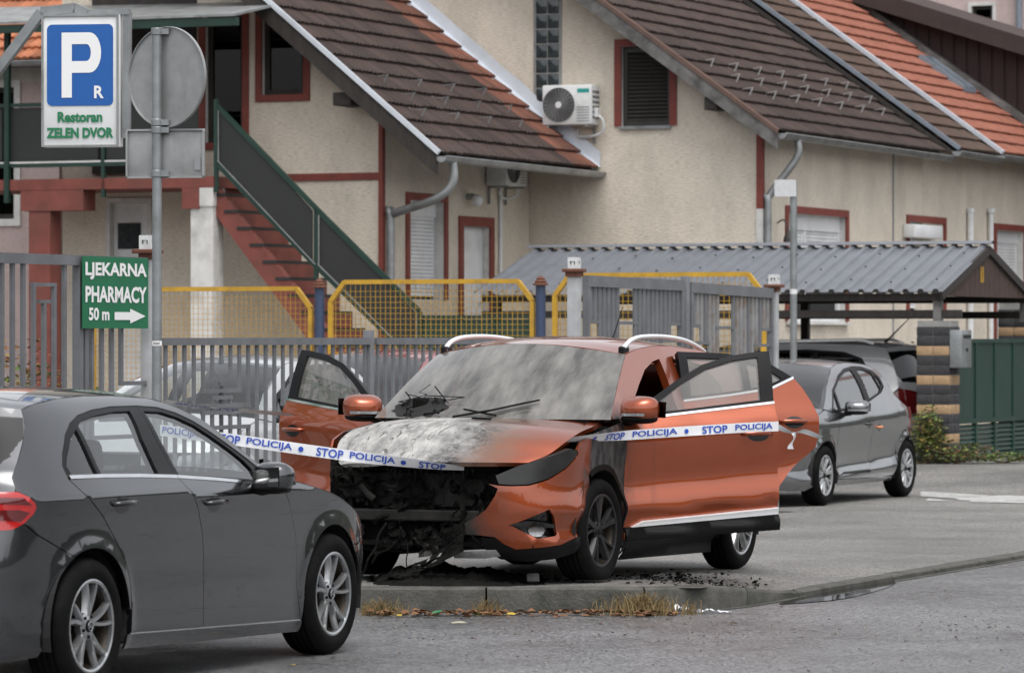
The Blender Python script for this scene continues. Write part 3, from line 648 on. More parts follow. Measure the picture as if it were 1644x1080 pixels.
def main_house():
    h = thing('house', 'large cream rendered house with brown tiled roof and gable air conditioner', 'house', H0, RZ)
    xe, ze = ray_a(1246, 213, -.45); xt, zt = ray_a(962, 2, -.45); tanp = (zt-ze)/(xe-xt)
    def rz_(x): return ze+tanp*(xe-x)
    XR = -6.2; ov = xe
    # gable wall + right facade as one shell with the right side running far back
    L = 7.05
    holes_a = []; holes_b = []
    # roof slope facing the street
    Vd = (-1, 0, tanp); U = (0, 1, 0)
    rf = MB(); n = Vector((tanp, 0, 1)).normalized()
    P = [Vector((xe, -.45, ze)), Vector((xe, L, ze)), Vector((XR, L, rz_(XR))), Vector((XR, -.45, rz_(XR)))]
    rf.add([p[:] for p in P]+[(p-n*.07)[:] for p in P], [(0, 1, 2, 3), (7, 6, 5, 4), (0, 4, 5, 1), (1, 5, 6, 2), (2, 6, 7, 3), (3, 7, 4, 0)])
    Q = [Vector((2*XR-xe, -.45, ze)), Vector((2*XR-xe, L, ze)), P[2], P[3]]; rf.add([p[:] for p in Q], [(0, 1, 2, 3)])
    roof = rf.build('roof', 'dark_wood', h)
    vis = math.hypot(1, tanp)*4.1
    lay_tiles(roof, (xe+.03, -.40, ze+.01), U, Vd, L+.38, vis, 'tile_brown', 300, seed=3)
    snow_guards(roof, U, Vd, (xe, 0, ze), [.3+k*.95 for k in range(7)], [.85, 1.2, 1.55], 'guard_grey')
    # verge board, purlin ends, soffit
    b = MB(); d = Vector((-1, 0, tanp)).normalized()
    for off, th, mm in ((0, .05, 'dark_wood'),):
        b.add([(xe+.02, -.47, ze-.02), (XR, -.47, rz_(XR)-.02), (XR, -.47, rz_(XR)-.26), (xe+.02, -.47, ze-.22), (xe+.02, -.43, ze-.02), (XR, -.43, rz_(XR)-.02), (XR, -.43, rz_(XR)-.26), (xe+.02, -.43, ze-.22)], [(0, 1, 2, 3), (7, 6, 5, 4), (0, 4, 5, 1), (3, 2, 6, 7), (0, 3, 7, 4)])
    b.build('verge_board', 'grey_wood', h)
    b = MB(); b.add([(xe+.04, -.47, ze+.03), (XR, -.47, rz_(XR)+.03), (XR, -.40, rz_(XR)+.05), (xe+.04, -.40, ze+.05), (xe+.04, -.48, ze-.03), (XR, -.48, rz_(XR)-.03)], [(0, 1, 2, 3), (4, 5, 1, 0)]); b.build('verge_flashing', 'rust_trim', h)
    px, pz = ray_a(1148, 166, -.25); b = MB(); b.bbox(px-.09, px+.10, -.44, .0, pz-.10, pz+.08, .015); b.build('purlin', 'dark_wood', h)
    gutter(h, (xe+.06, -.42, ze-.01), (xe+.06, L+.1, ze-.03))
    y_, z_ = ray_b(1280, 240, xe); dp = MB(); dp.tube(catmull([(xe+.06, .25, ze-.06), (xe+.05, .22, ze-.32), (.07, .05, ze-.85), (.07, .03, ze-1.1), (.07, .03, .3)], 6), .05, 10); dp.build('downpipe', 'zinc', h, True)
    # corner strip
    b = MB(); z0 = ray_a(1222, 335, 0)[1]; x0 = ray_a(1215, 300, 0)[0]; b.box(x0, .012, -.02, .06, z0, rz_(0)-.14); b.build('corner_strip', 'red_trim', h)
    b = MB(); b.box(x0, .010, -.018, .058, .3, z0); b.build('corner_plinth', 'white_render', h)
    # glass-block window
    xa, za = ray_a(860, 165, 0); xb, _ = ray_a(899, 0, 0); gb = MB(); gb.box(xa-.03, xb+.03, -.012, .02, za-.04, za+2.6); f = gb.build('window', 'mortar', h)
    wd = (xb-xa-.03)/2
    for i in range(2):
        for j in range(12): q = MB(); q.bbox(xa+.01+i*(wd+.01), xa+.01+i*(wd+.01)+wd, -.022, .0, za+j*.205, za+j*.205+.19, .012); q.build('glass_brick', 'glass_block', f, 'auto')
    # louvred attic window
    xa, za = ray_a(998, 203, 0); xb, zb = ray_a(1076, 73, 0); clip_above(window(h, 'slats', xa, xb, za, zb, 0., 'a', tw=.10, bottom=False), (xe, 0, ze-.10), (tanp, 0, 1)); holes_a.append((xa, xb, za, zb)); b = MB(); b.box(xa-.02, xb+.02, -.05, .0, za-.045, za-.002); b.build('sill', 'zinc', h)
    # street facade windows: local plane x = 0
    for (pl, pr, pt, pb, kd) in ((1264, 1357, 349, 516, 'half'), (1458, 1514, 360, 516, 'roller')):
        y0 = ray_b(pl, pt, 0)[0]; y1, zt2 = ray_b(pr, pt, 0); zb2 = ray_b(pr, pb, 0)[1]
        if kd == 'roller': zb2 = zt2-1.35
        window(h, kd, y0, y1, zb2, zt2, 0., 'b', tw=.10, depth=.14, bottom=False); holes_b.append((y0, y1, zb2, zt2))
    wall_sheet(h, [(XR*2-.2, 0), (-.002, 0), (-.002, rz_(0)-.10), (XR, rz_(XR)-.10), (XR*2-.2, rz_(0)-.10)], holes_a, 0., 'a'); wall_sheet(h, [(.001, 0), (L, 0), (L, rz_(0)-.12), (.001, rz_(0)-.12)], holes_b, 0., 'b')
    y0, z0 = ray_b(1480, 372, .1); b = MB(); b.bbox(.002, .19, y0-.62, y0+.75, z0-.10, z0+.10, .02); b.build('shutter_box', 'white_pvc', h, 'auto')
    yc = ray_b(1433, 300, 0)[0]; b = MB(); b.tube([(.012, yc, 0), (.012, yc, rz_(0)-.3)], .012, 5); b.build('cable_duct', 'grey_print', h)
    lm = MB(); y0, z0 = ray_b(1262, 372, .15); lm.tube(catmull([(.02, y0, z0+.12), (.12, y0, z0+.16), (.18, y0, z0+.02)], 4), .012, 6); lm.lathe([(.02, .0), (.06, -.10), (.07, -.16), (.001, -.16)], 12, 'z', (.18, y0, z0+.02)); lm.build('wall_lamp', 'shutter_dark', h)
    ac_unit('white air conditioner hung on the cream gable, fan at left', hl(ray_a(884, 203, -.02)[0], -.02, ray_a(884, 203, -.02)[1]), RZ, .74, .55)
    return rz_, xe, ze, tanp
RZF, XE, ZE, TANP = main_house()
def neighbour(label, y0, y1, mm, dx, dz, strip, wallm='plaster', wins=(), seed=5, roofname='roof'):
    """next house in the terrace: its roof carries on the same slope"""
    h = thing('terraced_house', label, 'house', hl(0, y0), RZ); xe = XE+dx; ze = ZE+dz; L = y1-y0; XR = -6.2
    def rz_(x): return ze+TANP*(xe-x)
    wall_sheet(h, [(.005, 0), (L, 0), (L, rz_(0)-.12), (.005, rz_(0)-.12)], [(k[1], k[2], k[3], k[4]) for k in wins], 0., 'b', m=wallm); w = MB(); w.prism([(XR, 0), (-.3, 0), (-.3, rz_(-.3)-.12), (XR, rz_(XR)-.12)], .01, .25, 'y'); w.build('party_wall', wallm, h)
    P = [Vector((xe, .0, ze)), Vector((xe, L, ze)), Vector((XR, L, rz_(XR))), Vector((XR, 0, rz_(XR)))]; n = Vector((TANP, 0, 1)).normalized()
    rf = MB(); rf.add([p[:] for p in P]+[(p-n*.06)[:] for p in P], [(0, 1, 2, 3), (7, 6, 5, 4), (0, 4, 5, 1), (1, 5, 6, 2), (2, 6, 7, 3), (3, 7, 4, 0)]); roof = rf.build('roof', 'dark_wood', h)
    lay_tiles(roof, (xe+.03, .02, ze+.01), (0, 1, 0), (-1, 0, TANP), L, math.hypot(1, TANP)*5.2, mm, 0, seed=seed, name='roof_tile')
    gutter(h, (xe+.06, .0, ze-.01), (xe+.06, L, ze-.03))
    if strip:
        b = MB(); b.bar(Vector((xe+.10, .04, ze+.03)), Vector((XR, .04, rz_(XR)+.09)), strip[1], .06); b.build('verge_strip', strip[0], h)
    for k in wins: window(h, *k)
    return h, rz_, xe, ze
# blue-grey strip meets the eave at px 1520, white strip at px 1590
Y1 = 7.05; Y2 = ray_b(1588, 214, XE)[0]; Y2 = max(Y2, Y1+2.2); Y3 = ray_b(1650, 175, XE)[0]+1.2; Y3 = max(Y3, Y2+4.5)
nb1 = neighbour('narrow terraced house with mossy brown tiles beyond the blue-grey verge', Y1, Y2, 'tile_brown2', .12, .06, ('lead_strip', .05), seed=8)
wy = ray_b(1640, 365, 0)[0]
nb2 = neighbour('terraced house with bright orange tiles and small roof window', Y2, Y3+3, 'tile_orange', .12, .09, ('bright_zinc', .10), seed=9, wins=[('roller', wy-1.45-Y2, wy+.1-Y2, 1.0, ray_b(1640, 372, 0)[1], 0., 'b', 'red_trim', .10, .14, True, False)])
def roof_window():
    h, rz_, xe, ze = nb2
    p = ray_b(1516, 118, xe-2.0); y = p[0]-Y2; x = xe-2.0; d = Vector((-1, 0, TANP)).normalized(); n = Vector((TANP, 0, 1)).normalized(); c = Vector((x, y, rz_(x)))
    m_ = MB()
    for a, b in ((-.30, .30),): 
        for s in (-1, 1): m_.bar(c+Vector((0, s*.28, 0))+d*-.45+n*.09, c+Vector((0, s*.28, 0))+d*.45+n*.09, .07, .10)
        m_.bar(c+Vector((0, -.31, 0))+d*.45+n*.09, c+Vector((0, .31, 0))+d*.45+n*.09, .07, .10); m_.bar(c+Vector((0, -.31, 0))+d*-.45+n*.09, c+Vector((0, .31, 0))+d*-.45+n*.09, .07, .10)
    w = m_.build('roof_window', 'lead_strip', h)
    g = MB(); g.add([(c+Vector((0, s*.26, 0))+d*q+n*.10)[:] for s, q in ((-1, -.42), (1, -.42), (1, .42), (-1, .42))], [(0, 1, 2, 3)]); g.build('pane', 'glass_block', w)
roof_window()
for px in (1557, 1590):
    y, z = ray_b(px, 335, .05); t = thing('vent_pipe', 'white vertical flue pipe on the facade, %s of the pair' % ('left' if px == 1557 else 'right'), 'pipe', hl(0, y), RZ, 'flue pipes on the facade'); m_ = MB(); m_.tube([(.06, 0, .5), (.06, 0, z)], .05 if px == 1557 else .04, 10); m_.lathe([(.001, .02), (.07, .0), (.07, -.06), (.05, -.06)], 12, 'z', (.06, 0, z)); m_.build('pipe', 'white_pvc', t, 'auto')
def far_houses():
    # dark clad gable rising behind the orange roof
    y3 = Y3; h = thing('gabled_house', 'house with dark maroon clad gable behind the orange roof', 'house', hl(0, y3), RZ)
    x0, z0 = ray_a(1452, 0, y3); x1, z1 = ray_a(1660, 64, y3); sl = (z1-z0)/(x1-x0)
    V0 = [(-9, 0), (9, 0), (9, z1+sl*(9-x1)), (-9, z0+sl*(-9-x0))]
    mat('maroon', (.034, .014, .014), .7, var=.2, vscale=3); mat('brown_fascia', (.035, .022, .020), .6, var=.2)
    w = MB(); w.prism(V0, 0, 4, 'y'); w.build('wall', 'maroon', h)
    for i in range(46): x = -4+i*.22; b = MB(); b.box(x, x+.17, -.03, .001, 0, z0+sl*(x+.1-x0)-.05); b.build('board', 'maroon', h)
    b = MB(); b.add([(-9, -.45, z0+sl*(-9-x0)), (9, -.45, z0+sl*(9-x0)), (9, -.45, z0+sl*(9-x0)-.30), (-9, -.45, z0+sl*(-9-x0)-.30), (-9, 4.5, z0+sl*(-9-x0)+.03), (9, 4.5, z0+sl*(9-x0)+.03), (9, 4.5, z0+sl*(9-x0)-.3), (-9, 4.5, z0+sl*(-9-x0)-.3)], [(0, 1, 2, 3), (4, 5, 1, 0), (3, 2, 6, 7)]); b.build('roof', 'brown_fascia', h)
    # flashing where the orange roof dies into that gable
    b = MB(); rz_ = nb2[1]; xe = nb2[2]; b.bar((xe+.1, -.12, rz_(xe)+.10), (-6, -.12, rz_(-6)+.10), .30, .10); b.build('flashing', 'grey_wood', h)
    # pink house further back
    yp = y3+14; h = thing('pink_house', 'pale pink house with small attic window behind the maroon gable', 'house', hl(0, yp), RZ)
    xa, za = ray_a(1560, 34, yp); xb, zb = ray_a(1594, 9, yp); wall_sheet(h, [(-12, 0), (14, 0), (14, 16), (-12, 16)], [(xa, xb, za, zb)], 0., 'a', 6, 'plaster_pink'); window(h, 'dark', xa, xb, za, zb, 0, 'a', 'white_render', .07)
    x, _ = ray_a(1638, 10, yp); b = MB(); b.tube([(x, -.08, 0), (x, -.08, 15)], .07, 8); b.build('downpipe', 'lead_strip', h)
far_houses()
# ---------------------------------------------------------------- annex standing forward of the gable, with stair and terrace
EX = -3.45; EL = 4.79; EY = -4.79
def annex():
    h = thing('house_annex', 'cream annex with red timber bands and mossy tiled roof beside the stair', 'house', hl(EX, EY), RZ)
    # local: x from the right corner, y from the front wall
    def A(px, py, y=0.): x, z = ray_a(px, py, EY+y); return x-EX, z
    def B(px, py, x=0.): y, z = ray_b(px, py, EX+x); return y-EY, z
    vo = -.55
    xe, ze = A(702, 250, vo); xt, zt = A(440, 16, vo); tanp = (zt-ze)/(xe-xt); XR = -5.2
    def rz_(x): return ze+tanp*(xe-x)
    ha = []; hb = []
    P = [Vector((xe, vo, ze)), Vector((xe, EL-.02, ze)), Vector((XR, EL-.02, rz_(XR))), Vector((XR, vo, rz_(XR)))]; n = Vector((tanp, 0, 1)).normalized()
    rf = MB(); rf.add([p[:] for p in P]+[(p-n*.07)[:] for p in P], [(0, 1, 2, 3), (7, 6, 5, 4), (0, 4, 5, 1), (1, 5, 6, 2), (2, 6, 7, 3), (3, 7, 4, 0)]); roof = rf.build('roof', 'dark_wood', h)
    vis = math.hypot(1, tanp)*4.0; ul = EL-vo-.05
    lay_tiles(roof, (xe+.03, vo+.04, ze+.01), (0, 1, 0), (-1, 0, tanp), ul, vis, 'tile_brown', 215, clip=lambda u, v: u < ul-1.0, seed=4)
    lay_tiles(roof, (xe+.03, vo+.04, ze+.012), (0, 1, 0), (-1, 0, tanp), ul, vis, 'tile_rust', 80, clip=lambda u, v: u >= ul-1.0, seed=6)
    snow_guards(roof, (0, 1, 0), (-1, 0, tanp), (xe, vo, ze), [.7+k*1.05 for k in range(4)], [.75, 1.1, 1.45], 'zinc')
    b = MB(); b.add([(xe, vo-.03, ze), (XR, vo-.03, rz_(XR)), (XR, vo-.03, rz_(XR)-.27), (xe, vo-.03, ze-.24), (xe, vo+.02, ze), (XR, vo+.02, rz_(XR)), (XR, vo+.02, rz_(XR)-.27), (xe, vo+.02, ze-.24)], [(0, 1, 2, 3), (7, 6, 5, 4), (0, 4, 5, 1), (3, 2, 6, 7), (0, 3, 7, 4)]); b.build('verge_board', 'dark_wood', h)
    b = MB(); b.bar((xe+.04, vo-.03, ze+.035), (XR, vo-.03, rz_(XR)+.035), .05, .06); b.build('verge_strip', 'bright_zinc', h)
    # zinc flashing against the gable of the main house
    b = MB(); V = []; k = 26
    for i in range(k+1):
        x = xe+.05+(XR-xe)*i/k; z = rz_(x); wv = .03*noise.noise(Vector((i*.9, 2, 0))); V += [(x, EL-.02, z+.30+wv), (x, EL-.03, z+.10), (x, EL-.30+wv, z+.055+.03*abs(wv))]
    b.add(V, [(3*i+j, 3*i+j+1, 3*i+j+4, 3*i+j+3) for i in range(k) for j in range(2)]); b.build('flashing', 'bright_zinc', h, 'auto')
    gutter(h, (xe+.06, vo-.02, ze-.01), (xe+.06, EL-.02, ze-.03))
    dp = MB(); dp.tube(catmull([(xe+.06, vo+.35, ze-.06), (xe+.05, vo+.35, ze-.34), (xe-.20, vo+.32, ze-.55), (.10, -.02+.1, ze-.72), (.09, .06, ze-.9), (.09, .06, .2)], 6), .055, 10); dp.build('downpipe', 'zinc', h, True)
    x, z = A(562, 160, -.25); b = MB(); b.bbox(x-.12, x+.14, -.52, .0, z-.09, z+.08, .015); b.build('purlin', 'dark_wood', h)
    # red bands
    x0 = A(609, 300)[0]; b = MB(); b.box(x0, .014, -.03, .06, .3, rz_(0)-.16); b.build('corner_strip', 'red_trim', h)
    xa, za = A(463, 291); xb, zb = A(609, 277); b = MB(); b.box(xa-.4, x0-.002, -.025, .0, za, zb); b.build('band', 'red_trim', h)
    xa, za = A(421, 153); xb, zb = A(488, 22); clip_above(window(h, 'dark', xa, xb, za, zb+.25, 0, 'a', tw=.09), (xe, 0, ze-.10), (tanp, 0, 1)); ha.append((xa, xb, za, zb+.25))
    xa, za = A(330, 205); xb, zb = A(390, 25); window(h, 'dark', xa, xb, za-.2, zb, 0, 'a', tw=.09); ha.append((xa, xb, za-.2, zb))
    xa, za = A(178, 560); xb, zb = A(238, 325); window(h, 'door', xa, xb, .12, zb, 0, 'a', 'white_render', .06); ha.append((xa, xb, .12, zb)); q = MB(); xc, zc = A(191, 400, .09); xd, zd = A(228, 358, .09); q.box(xc, xd, .055, .064, zc, zd); q.build('door_pane', 'glass_block', h)
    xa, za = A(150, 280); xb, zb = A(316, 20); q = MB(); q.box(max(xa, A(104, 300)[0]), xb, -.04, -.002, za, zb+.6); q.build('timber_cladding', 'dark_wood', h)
    # side wall: shuttered window, door, lamp
    y0, z0 = B(679, 450); y1, z1 = B(712, 325); window(h, 'roller', y0-.45, y1, z0-.25, z1, 0, 'b', 'red_trim', .10, .16, True, False); hb.append((y0-.45, y1, z0-.25, z1))
    y0, z0 = B(742, 505); y1, z1 = B(785, 365); window(h, 'door', y0, y1, z1-2.05, z1, 0, 'b', 'red_trim', .13, .14, True, False); hb.append((y0, y1, z1-2.05, z1))
    XL = A(100, 300)[0]; wall_sheet(h, [(XL, 0), (-.002, 0), (-.002, rz_(0)-.10), (max(XL, XR), rz_(max(XL, XR))-.10), (XL, rz_(max(XL, XR))-.12)], ha, 0., 'a'); wall_sheet(h, [(.001, 0), (EL-.01, 0), (EL-.01, rz_(0)-.12), (.001, rz_(0)-.12)], hb, 0., 'b')
    y0, z0 = B(766, 322, .15); l = MB(); l.tube([(.0, y0, z0+.05), (.10, y0, z0+.05)], .045, 8); l.build('wall_lamp', 'zinc', h); blob('lamp_globe', (.15, y0, z0), (.075, .075, .085), 'white_pvc', h, 2, 10)
    ty, tz = B(800, 300, .02); c = MB(); c.tube(catmull([(.03, ty-.3, tz+.12), (.03, ty-.05, tz+.10), (.03, ty+.05, tz-.1), (.03, ty+.05, 1.2)], 5), .025, 7); c.build('conduit', 'white_pvc', h, True)
    y0, z0 = B(830, 440, .02); m_ = MB(); m_.box(.0, .05, y0-.1, y0+.14, z0-.1, z0+.12); m_.build('meter_box', 'red_trim', h); m_ = MB(); m_.box(.05, .06, y0-.05, y0+.09, z0-.06, z0+.06); m_.build('meter_door', 'white_pvc', h)
    yb_, zb_ = B(772, 294, .3); wp = hl(EX+.02, EY+yb_+.80, zb_)
    ac_unit('grey white air conditioner tucked under the annex gutter, seen side-on', (wp[0], wp[1], wp[2]), RZ+R(90), .72, .50)
annex()
def stair():
    yf = -1.35  # front face in front of the annex wall
    def A(px, py, y=yf): x, z = ray_a(px, py, EY+y); return x-EX, z
    t = thing('terrace', 'raised red concrete terrace with dark railing panels above the garage', 'terrace', hl(EX, EY), RZ)
    x0, z0 = A(12, 306); x1, z1 = A(345, 283)
    s = MB(); s.box(x0-3, x1, yf, 0, z0, z1); s.build('slab', 'red_concrete', t)
    zr0 = A(100, 268)[1]; zr1 = A(100, 168)[1]
    xs = [A(p, 200)[0] for p in (-160, 8, 162, 322, 343)]
    for i in range(3 if False else 4):
        a, b = xs[i], xs[i+1]
        if b-a < .3: continue
        p = MB(); p.box(a+.06, b-.06, yf+.03, yf+.05, zr0+.06, zr1-.03); r = p.build('railing_panel', 'panel_dark', t)
        f = MB(); f.box(a, a+.05, yf, yf+.05, z1-.25, zr1+.02); f.box(a+.05, b, yf, yf+.05, zr1-.02, zr1+.03); f.box(a+.05, b, yf, yf+.05, zr0, zr0+.05); f.build('railing_frame', 'green_steel', t)
        f = MB(); f.box(a+.055, b-.005, yf-.004, yf-.001, zr0+.052, zr0+.075); f.build('trim_line', 'white_render', t)
    f = MB(); f.box(xs[4], xs[4]+.05, yf, yf+.05, z1-.2, zr1+.02); f.build('railing_post', 'green_steel', t)
    # columns
    xa, zc = A(305, 310); xb, _ = A(341, 310); c = MB(); c.box(xa, xb, yf+.02, yf+.30, 0, zc-.16); c.build('column', 'white_render', t)
    xh = A(322, 310)[0]; c = MB(); c.box(xa-.12, xh-.02, yf+.002, yf+.32, zc-.20, z0-.002); c.build('column_head', 'red_concrete', t); c = MB(); c.box(xh-.018, xb+.01, yf+.003, yf+.32, zc-.17, z0-.002); c.build('column_head', 'white_render', t)
    xa, _ = A(45, 340); xb, _ = A(79, 340); c = MB(); c.box(xa, xb, yf+.02, yf+.30, 0, z0-.27); c.build('column', 'red_concrete', t); c = MB(); c.box(A(33, 320)[0], A(133, 320)[0], yf+.004, yf+.33, z0-.27, z0-.002); c.build('beam', 'red_concrete', t)
    # roof sheet over the terrace
    k = thing('canopy', 'thin grey sheet canopy over the upper terrace door', 'canopy', hl(EX, EY), RZ)
    xa, za = A(-60, 38, -1.9); xb, zb = A(378, 22, -1.9); xc, zc2 = A(455, 2, -.1); xd, zd = A(150, 8, -.1)
    m_ = MB(); q = [(xa, -1.9, za), (xb, -1.9, zb), (xc, -.02, zc2), (xd-1.5, -.02, zd+.02)]; m_.add(q+[(x, y, z-.03) for x, y, z in q], [(0, 1, 2, 3), (7, 6, 5, 4), (0, 4, 5, 1), (1, 5, 6, 2), (3, 2, 6, 7), (0, 3, 7, 4)]); m_.build('sheet', 'zinc', k)
    m_ = MB(); m_.box(xa, xb, -1.88, -1.80, za-.14, zb-.035 if zb < za else za-.035); m_.bar((A(12, 60)[0], yf, z1-.3), (A(12, 60)[0], yf, za-.05), .07); m_.build('frame', 'green_steel', k)
    bl = blob('globe_lamp', (A(329, 32, -.4)[0], -.4, A(329, 32, -.4)[1]), (.045, .045, .045), 'white_pvc', k, 2, 10)
    # stair
    st = thing('outdoor_stair', 'red stair with dark green framed panels running down from the terrace', 'stairs', hl(EX, EY), RZ)
    T0 = A(345, 168); T1 = A(506, 335); T2 = A(672, 500); L0 = A(345, 262); L1 = A(506, 428); L2 = A(672, 588)
    for (p, q, a, b) in ((T0, T1, L0, L1), (T1, T2, L1, L2)):
        m_ = MB(); m_.add([(p[0]+.05, yf+.02, p[1]-.06), (q[0]-.05, yf+.02, q[1]-.02), (b[0]-.05, yf+.02, b[1]+.04), (a[0]+.05, yf+.02, a[1]+.02), (p[0]+.05, yf+.04, p[1]-.06), (q[0]-.05, yf+.04, q[1]-.02), (b[0]-.05, yf+.04, b[1]+.04), (a[0]+.05, yf+.04, a[1]+.02)], [(3, 2, 1, 0), (4, 5, 6, 7), (0, 1, 5, 4), (2, 3, 7, 6)]); m_.build('railing_panel', 'panel_dark', st)
        f = MB(); f.bar((p[0], yf+.03, p[1]), (q[0], yf+.03, q[1]), .05, .06); f.bar((a[0], yf+.03, a[1]), (b[0], yf+.03, b[1]), .045, .05); f.bar((q[0], yf+.03, q[1]), (b[0], yf+.03, b[1]-.15), .05); f.build('railing_frame', 'green_steel', st)
        f = MB(); f.bar((a[0]+.04, yf-.002, a[1]+.03), (b[0], yf-.002, b[1]+.03), .010, .012); f.bar((p[0]+.05, yf, p[1]-.08), (a[0]+.05, yf, a[1]+.02), .012, .012); f.build('trim_line', 'zinc', st)
    n = 17; xa, za = L0[0]-.1, z1; xb, zb = L2[0]+.15, .1
    sg = MB(); sg.add([(xa, yf+.10, za-.05), (xb, yf+.10, zb), (xb-.35, yf+.10, zb-.12), (xa, yf+.10, za-.42), (xa, yf+.22, za-.05), (xb, yf+.22, zb), (xb-.35, yf+.22, zb-.12), (xa, yf+.22, za-.42)], [(3, 2, 1, 0), (4, 5, 6, 7), (0, 1, 5, 4), (2, 3, 7, 6), (0, 4, 7, 3), (1, 2, 6, 5)]); sg.build('stringer', 'red_concrete', st)
    for i in range(n):
        x = xa+(xb-xa)*i/n; z = za+(zb-za)*(i+1)/n; m_ = MB(); m_.box(x, x+(xb-xa)/n+.03, yf+.09, -.2, z-.04, z); m_.build('step', 'panel_dark', st)
        m_ = MB(); m_.box(x, x+.03, yf+.095, -.2, z-.002, z+(za-zb)/n-.042); m_.build('riser', 'red_concrete', st)
    # green rail of the landing at the foot
    lg = thing('landing_rail', 'low dark green panelled rail at the foot of the stair', 'railing', hl(EX, EY), RZ)
    xa, za = A(674, 506); xb, zb = A(850, 508)
    m_ = MB(); m_.box(xa, xb, yf, yf+.05, za-.05, za); m_.box(xa, xb, yf, yf+.05, za-.62, za-.57)
    for i in range(4): x = xa+(xb-xa)*i/3; m_.box(x-.025, x+.025, yf+.001, yf+.049, .1, za-.051)
    m_.build('frame', 'green_steel', lg); m_ = MB(); m_.box(xa+.03, xb-.03, yf+.02, yf+.03, za-.565, za-.055); m_.build('panel', 'green_gate', lg)
stair()
def left_house():
    yl = 3.0; h = thing('left_house', 'pale house with orange tiled roof at the far left edge', 'house', hl(EX, EY+yl), RZ)
    def A(px, py, y=0.): x, z = ray_a(px, py, EY+yl+y); return x-EX, z
    xr = A(95, 300)[0]; ze = A(60, 92)[1]
    xa, za = A(-22, 352); xb, zb = A(24, 140); wall_sheet(h, [(xr-8, 0), (xr, 0), (xr, ze), (xr-8, ze)], [(xa, xb, za, zb)], 0., 'a', 6, 'plaster_pink')
    zb2 = A(60, 132)[1]; w = MB(); w.box(xr-8, xr+.01, -.012, -.002, zb2, ze); w.build('upper_band', 'plaster_white', h)
    rf = MB(); q = [(xr-8, -.5, ze-.1), (xr+.5, -.5, ze-.1), (xr+.5, 4.5, ze+2.7), (xr-8, 4.5, ze+2.7)]; rf.add(q+[(x, y, z-.08) for x, y, z in q], [(0, 1, 2, 3), (7, 6, 5, 4), (0, 4, 5, 1), (1, 5, 6, 2), (3, 2, 6, 7), (0, 3, 7, 4)]); roof = rf.build('roof', 'dark_wood', h)
    lay_tiles(roof, (xr-3.2, -.52, ze-.085), (1, 0, 0), (0, 1, .56), 3.7, 5.5, 'tile_terracotta', 150, seed=12)
    gutter(h, (xr-8, -.58, ze-.1), (xr+.5, -.58, ze-.1))
    xa, za = A(-22, 352); xb, zb = A(24, 140); window(h, 'dark', xa, xb, za, zb, 0, 'a', 'white_render', .10)
left_house()
# ---------------------------------------------------------------- materials of the vehicles
mat('rubber', (.0045, .0045, .0045), .75, var=.25, vscale=14, bump=.15, bscale=60, spec=.10, dirt=(.016, .015, .013), dirt_scale=5, dirt_amt=.4)
mat('black_plastic', (.005, .005, .0055), .5, var=.2, vscale=20, spec=.15)
mat('gloss_black', (.006, .006, .007), .12, coat=.6, var=.1)
mat('trim_black', (.006, .006, .007), .4, var=.2, vscale=9, spec=.2)
mat('cabin', (.010, .010, .011), .8, var=.3, vscale=5)
mat('mirror', (.02, .021, .022), .12, 1.0)
mat('chrome', (.75, .76, .77), .12, 1.0, var=.08, vscale=5)
mat('alloy', (.46, .47, .48), .28, .9, var=.12, vscale=9, dirt=(.10, .085, .07), dirt_scale=9, dirt_amt=.55)
mat('dark_alloy', (.022, .022, .023), .35, .4, var=.2, vscale=8, dirt=(.06, .055, .05), dirt_scale=8, dirt_amt=.5)
mat('cover_silver', (.42, .43, .44), .38, .6, var=.1, vscale=9, dirt=(.12, .11, .1), dirt_scale=8, dirt_amt=.4)
mat('brake', (.035, .028, .022), .5, .8, var=.4, vscale=12)
mat('red_lens', (.42, .012, .012), .1, coat=1, var=.15, vscale=12)
mat('dark_red_lens', (.10, .006, .008), .08, coat=1)
mat('clear_lens', (.30, .31, .32), .08, .3, coat=1, var=.3, vscale=18)
mat('orange_lens', (.55, .18, .04), .15, coat=1)
mat('sooty_lens', (.010, .010, .010), .33, var=.4, vscale=6, dirt=(.05, .05, .045), dirt_scale=4, dirt_amt=.35)
mat('alu_rail', (.80, .81, .82), .32, .35, var=.06, vscale=4)
glass('car_glass', (.90, .94, .93), boost=1.7); glass('tint_glass', (.10, .11, .11), boost=1.0); glass('clear_glass', (.84, .88, .87), boost=1.9)
paint('paint_grey', (.062, .064, .070), metal=.97, rough=.24, ior=1.7); paint('paint_silver', (.215, .22, .23), metal=.95, rough=.26, ior=1.7); paint('paint_wagon', (.34, .345, .35), metal=.2, rough=.35); paint('paint_white', (.40, .41, .42), metal=0.)
paint('paint_red', (.25, .02, .02), metal=.2)
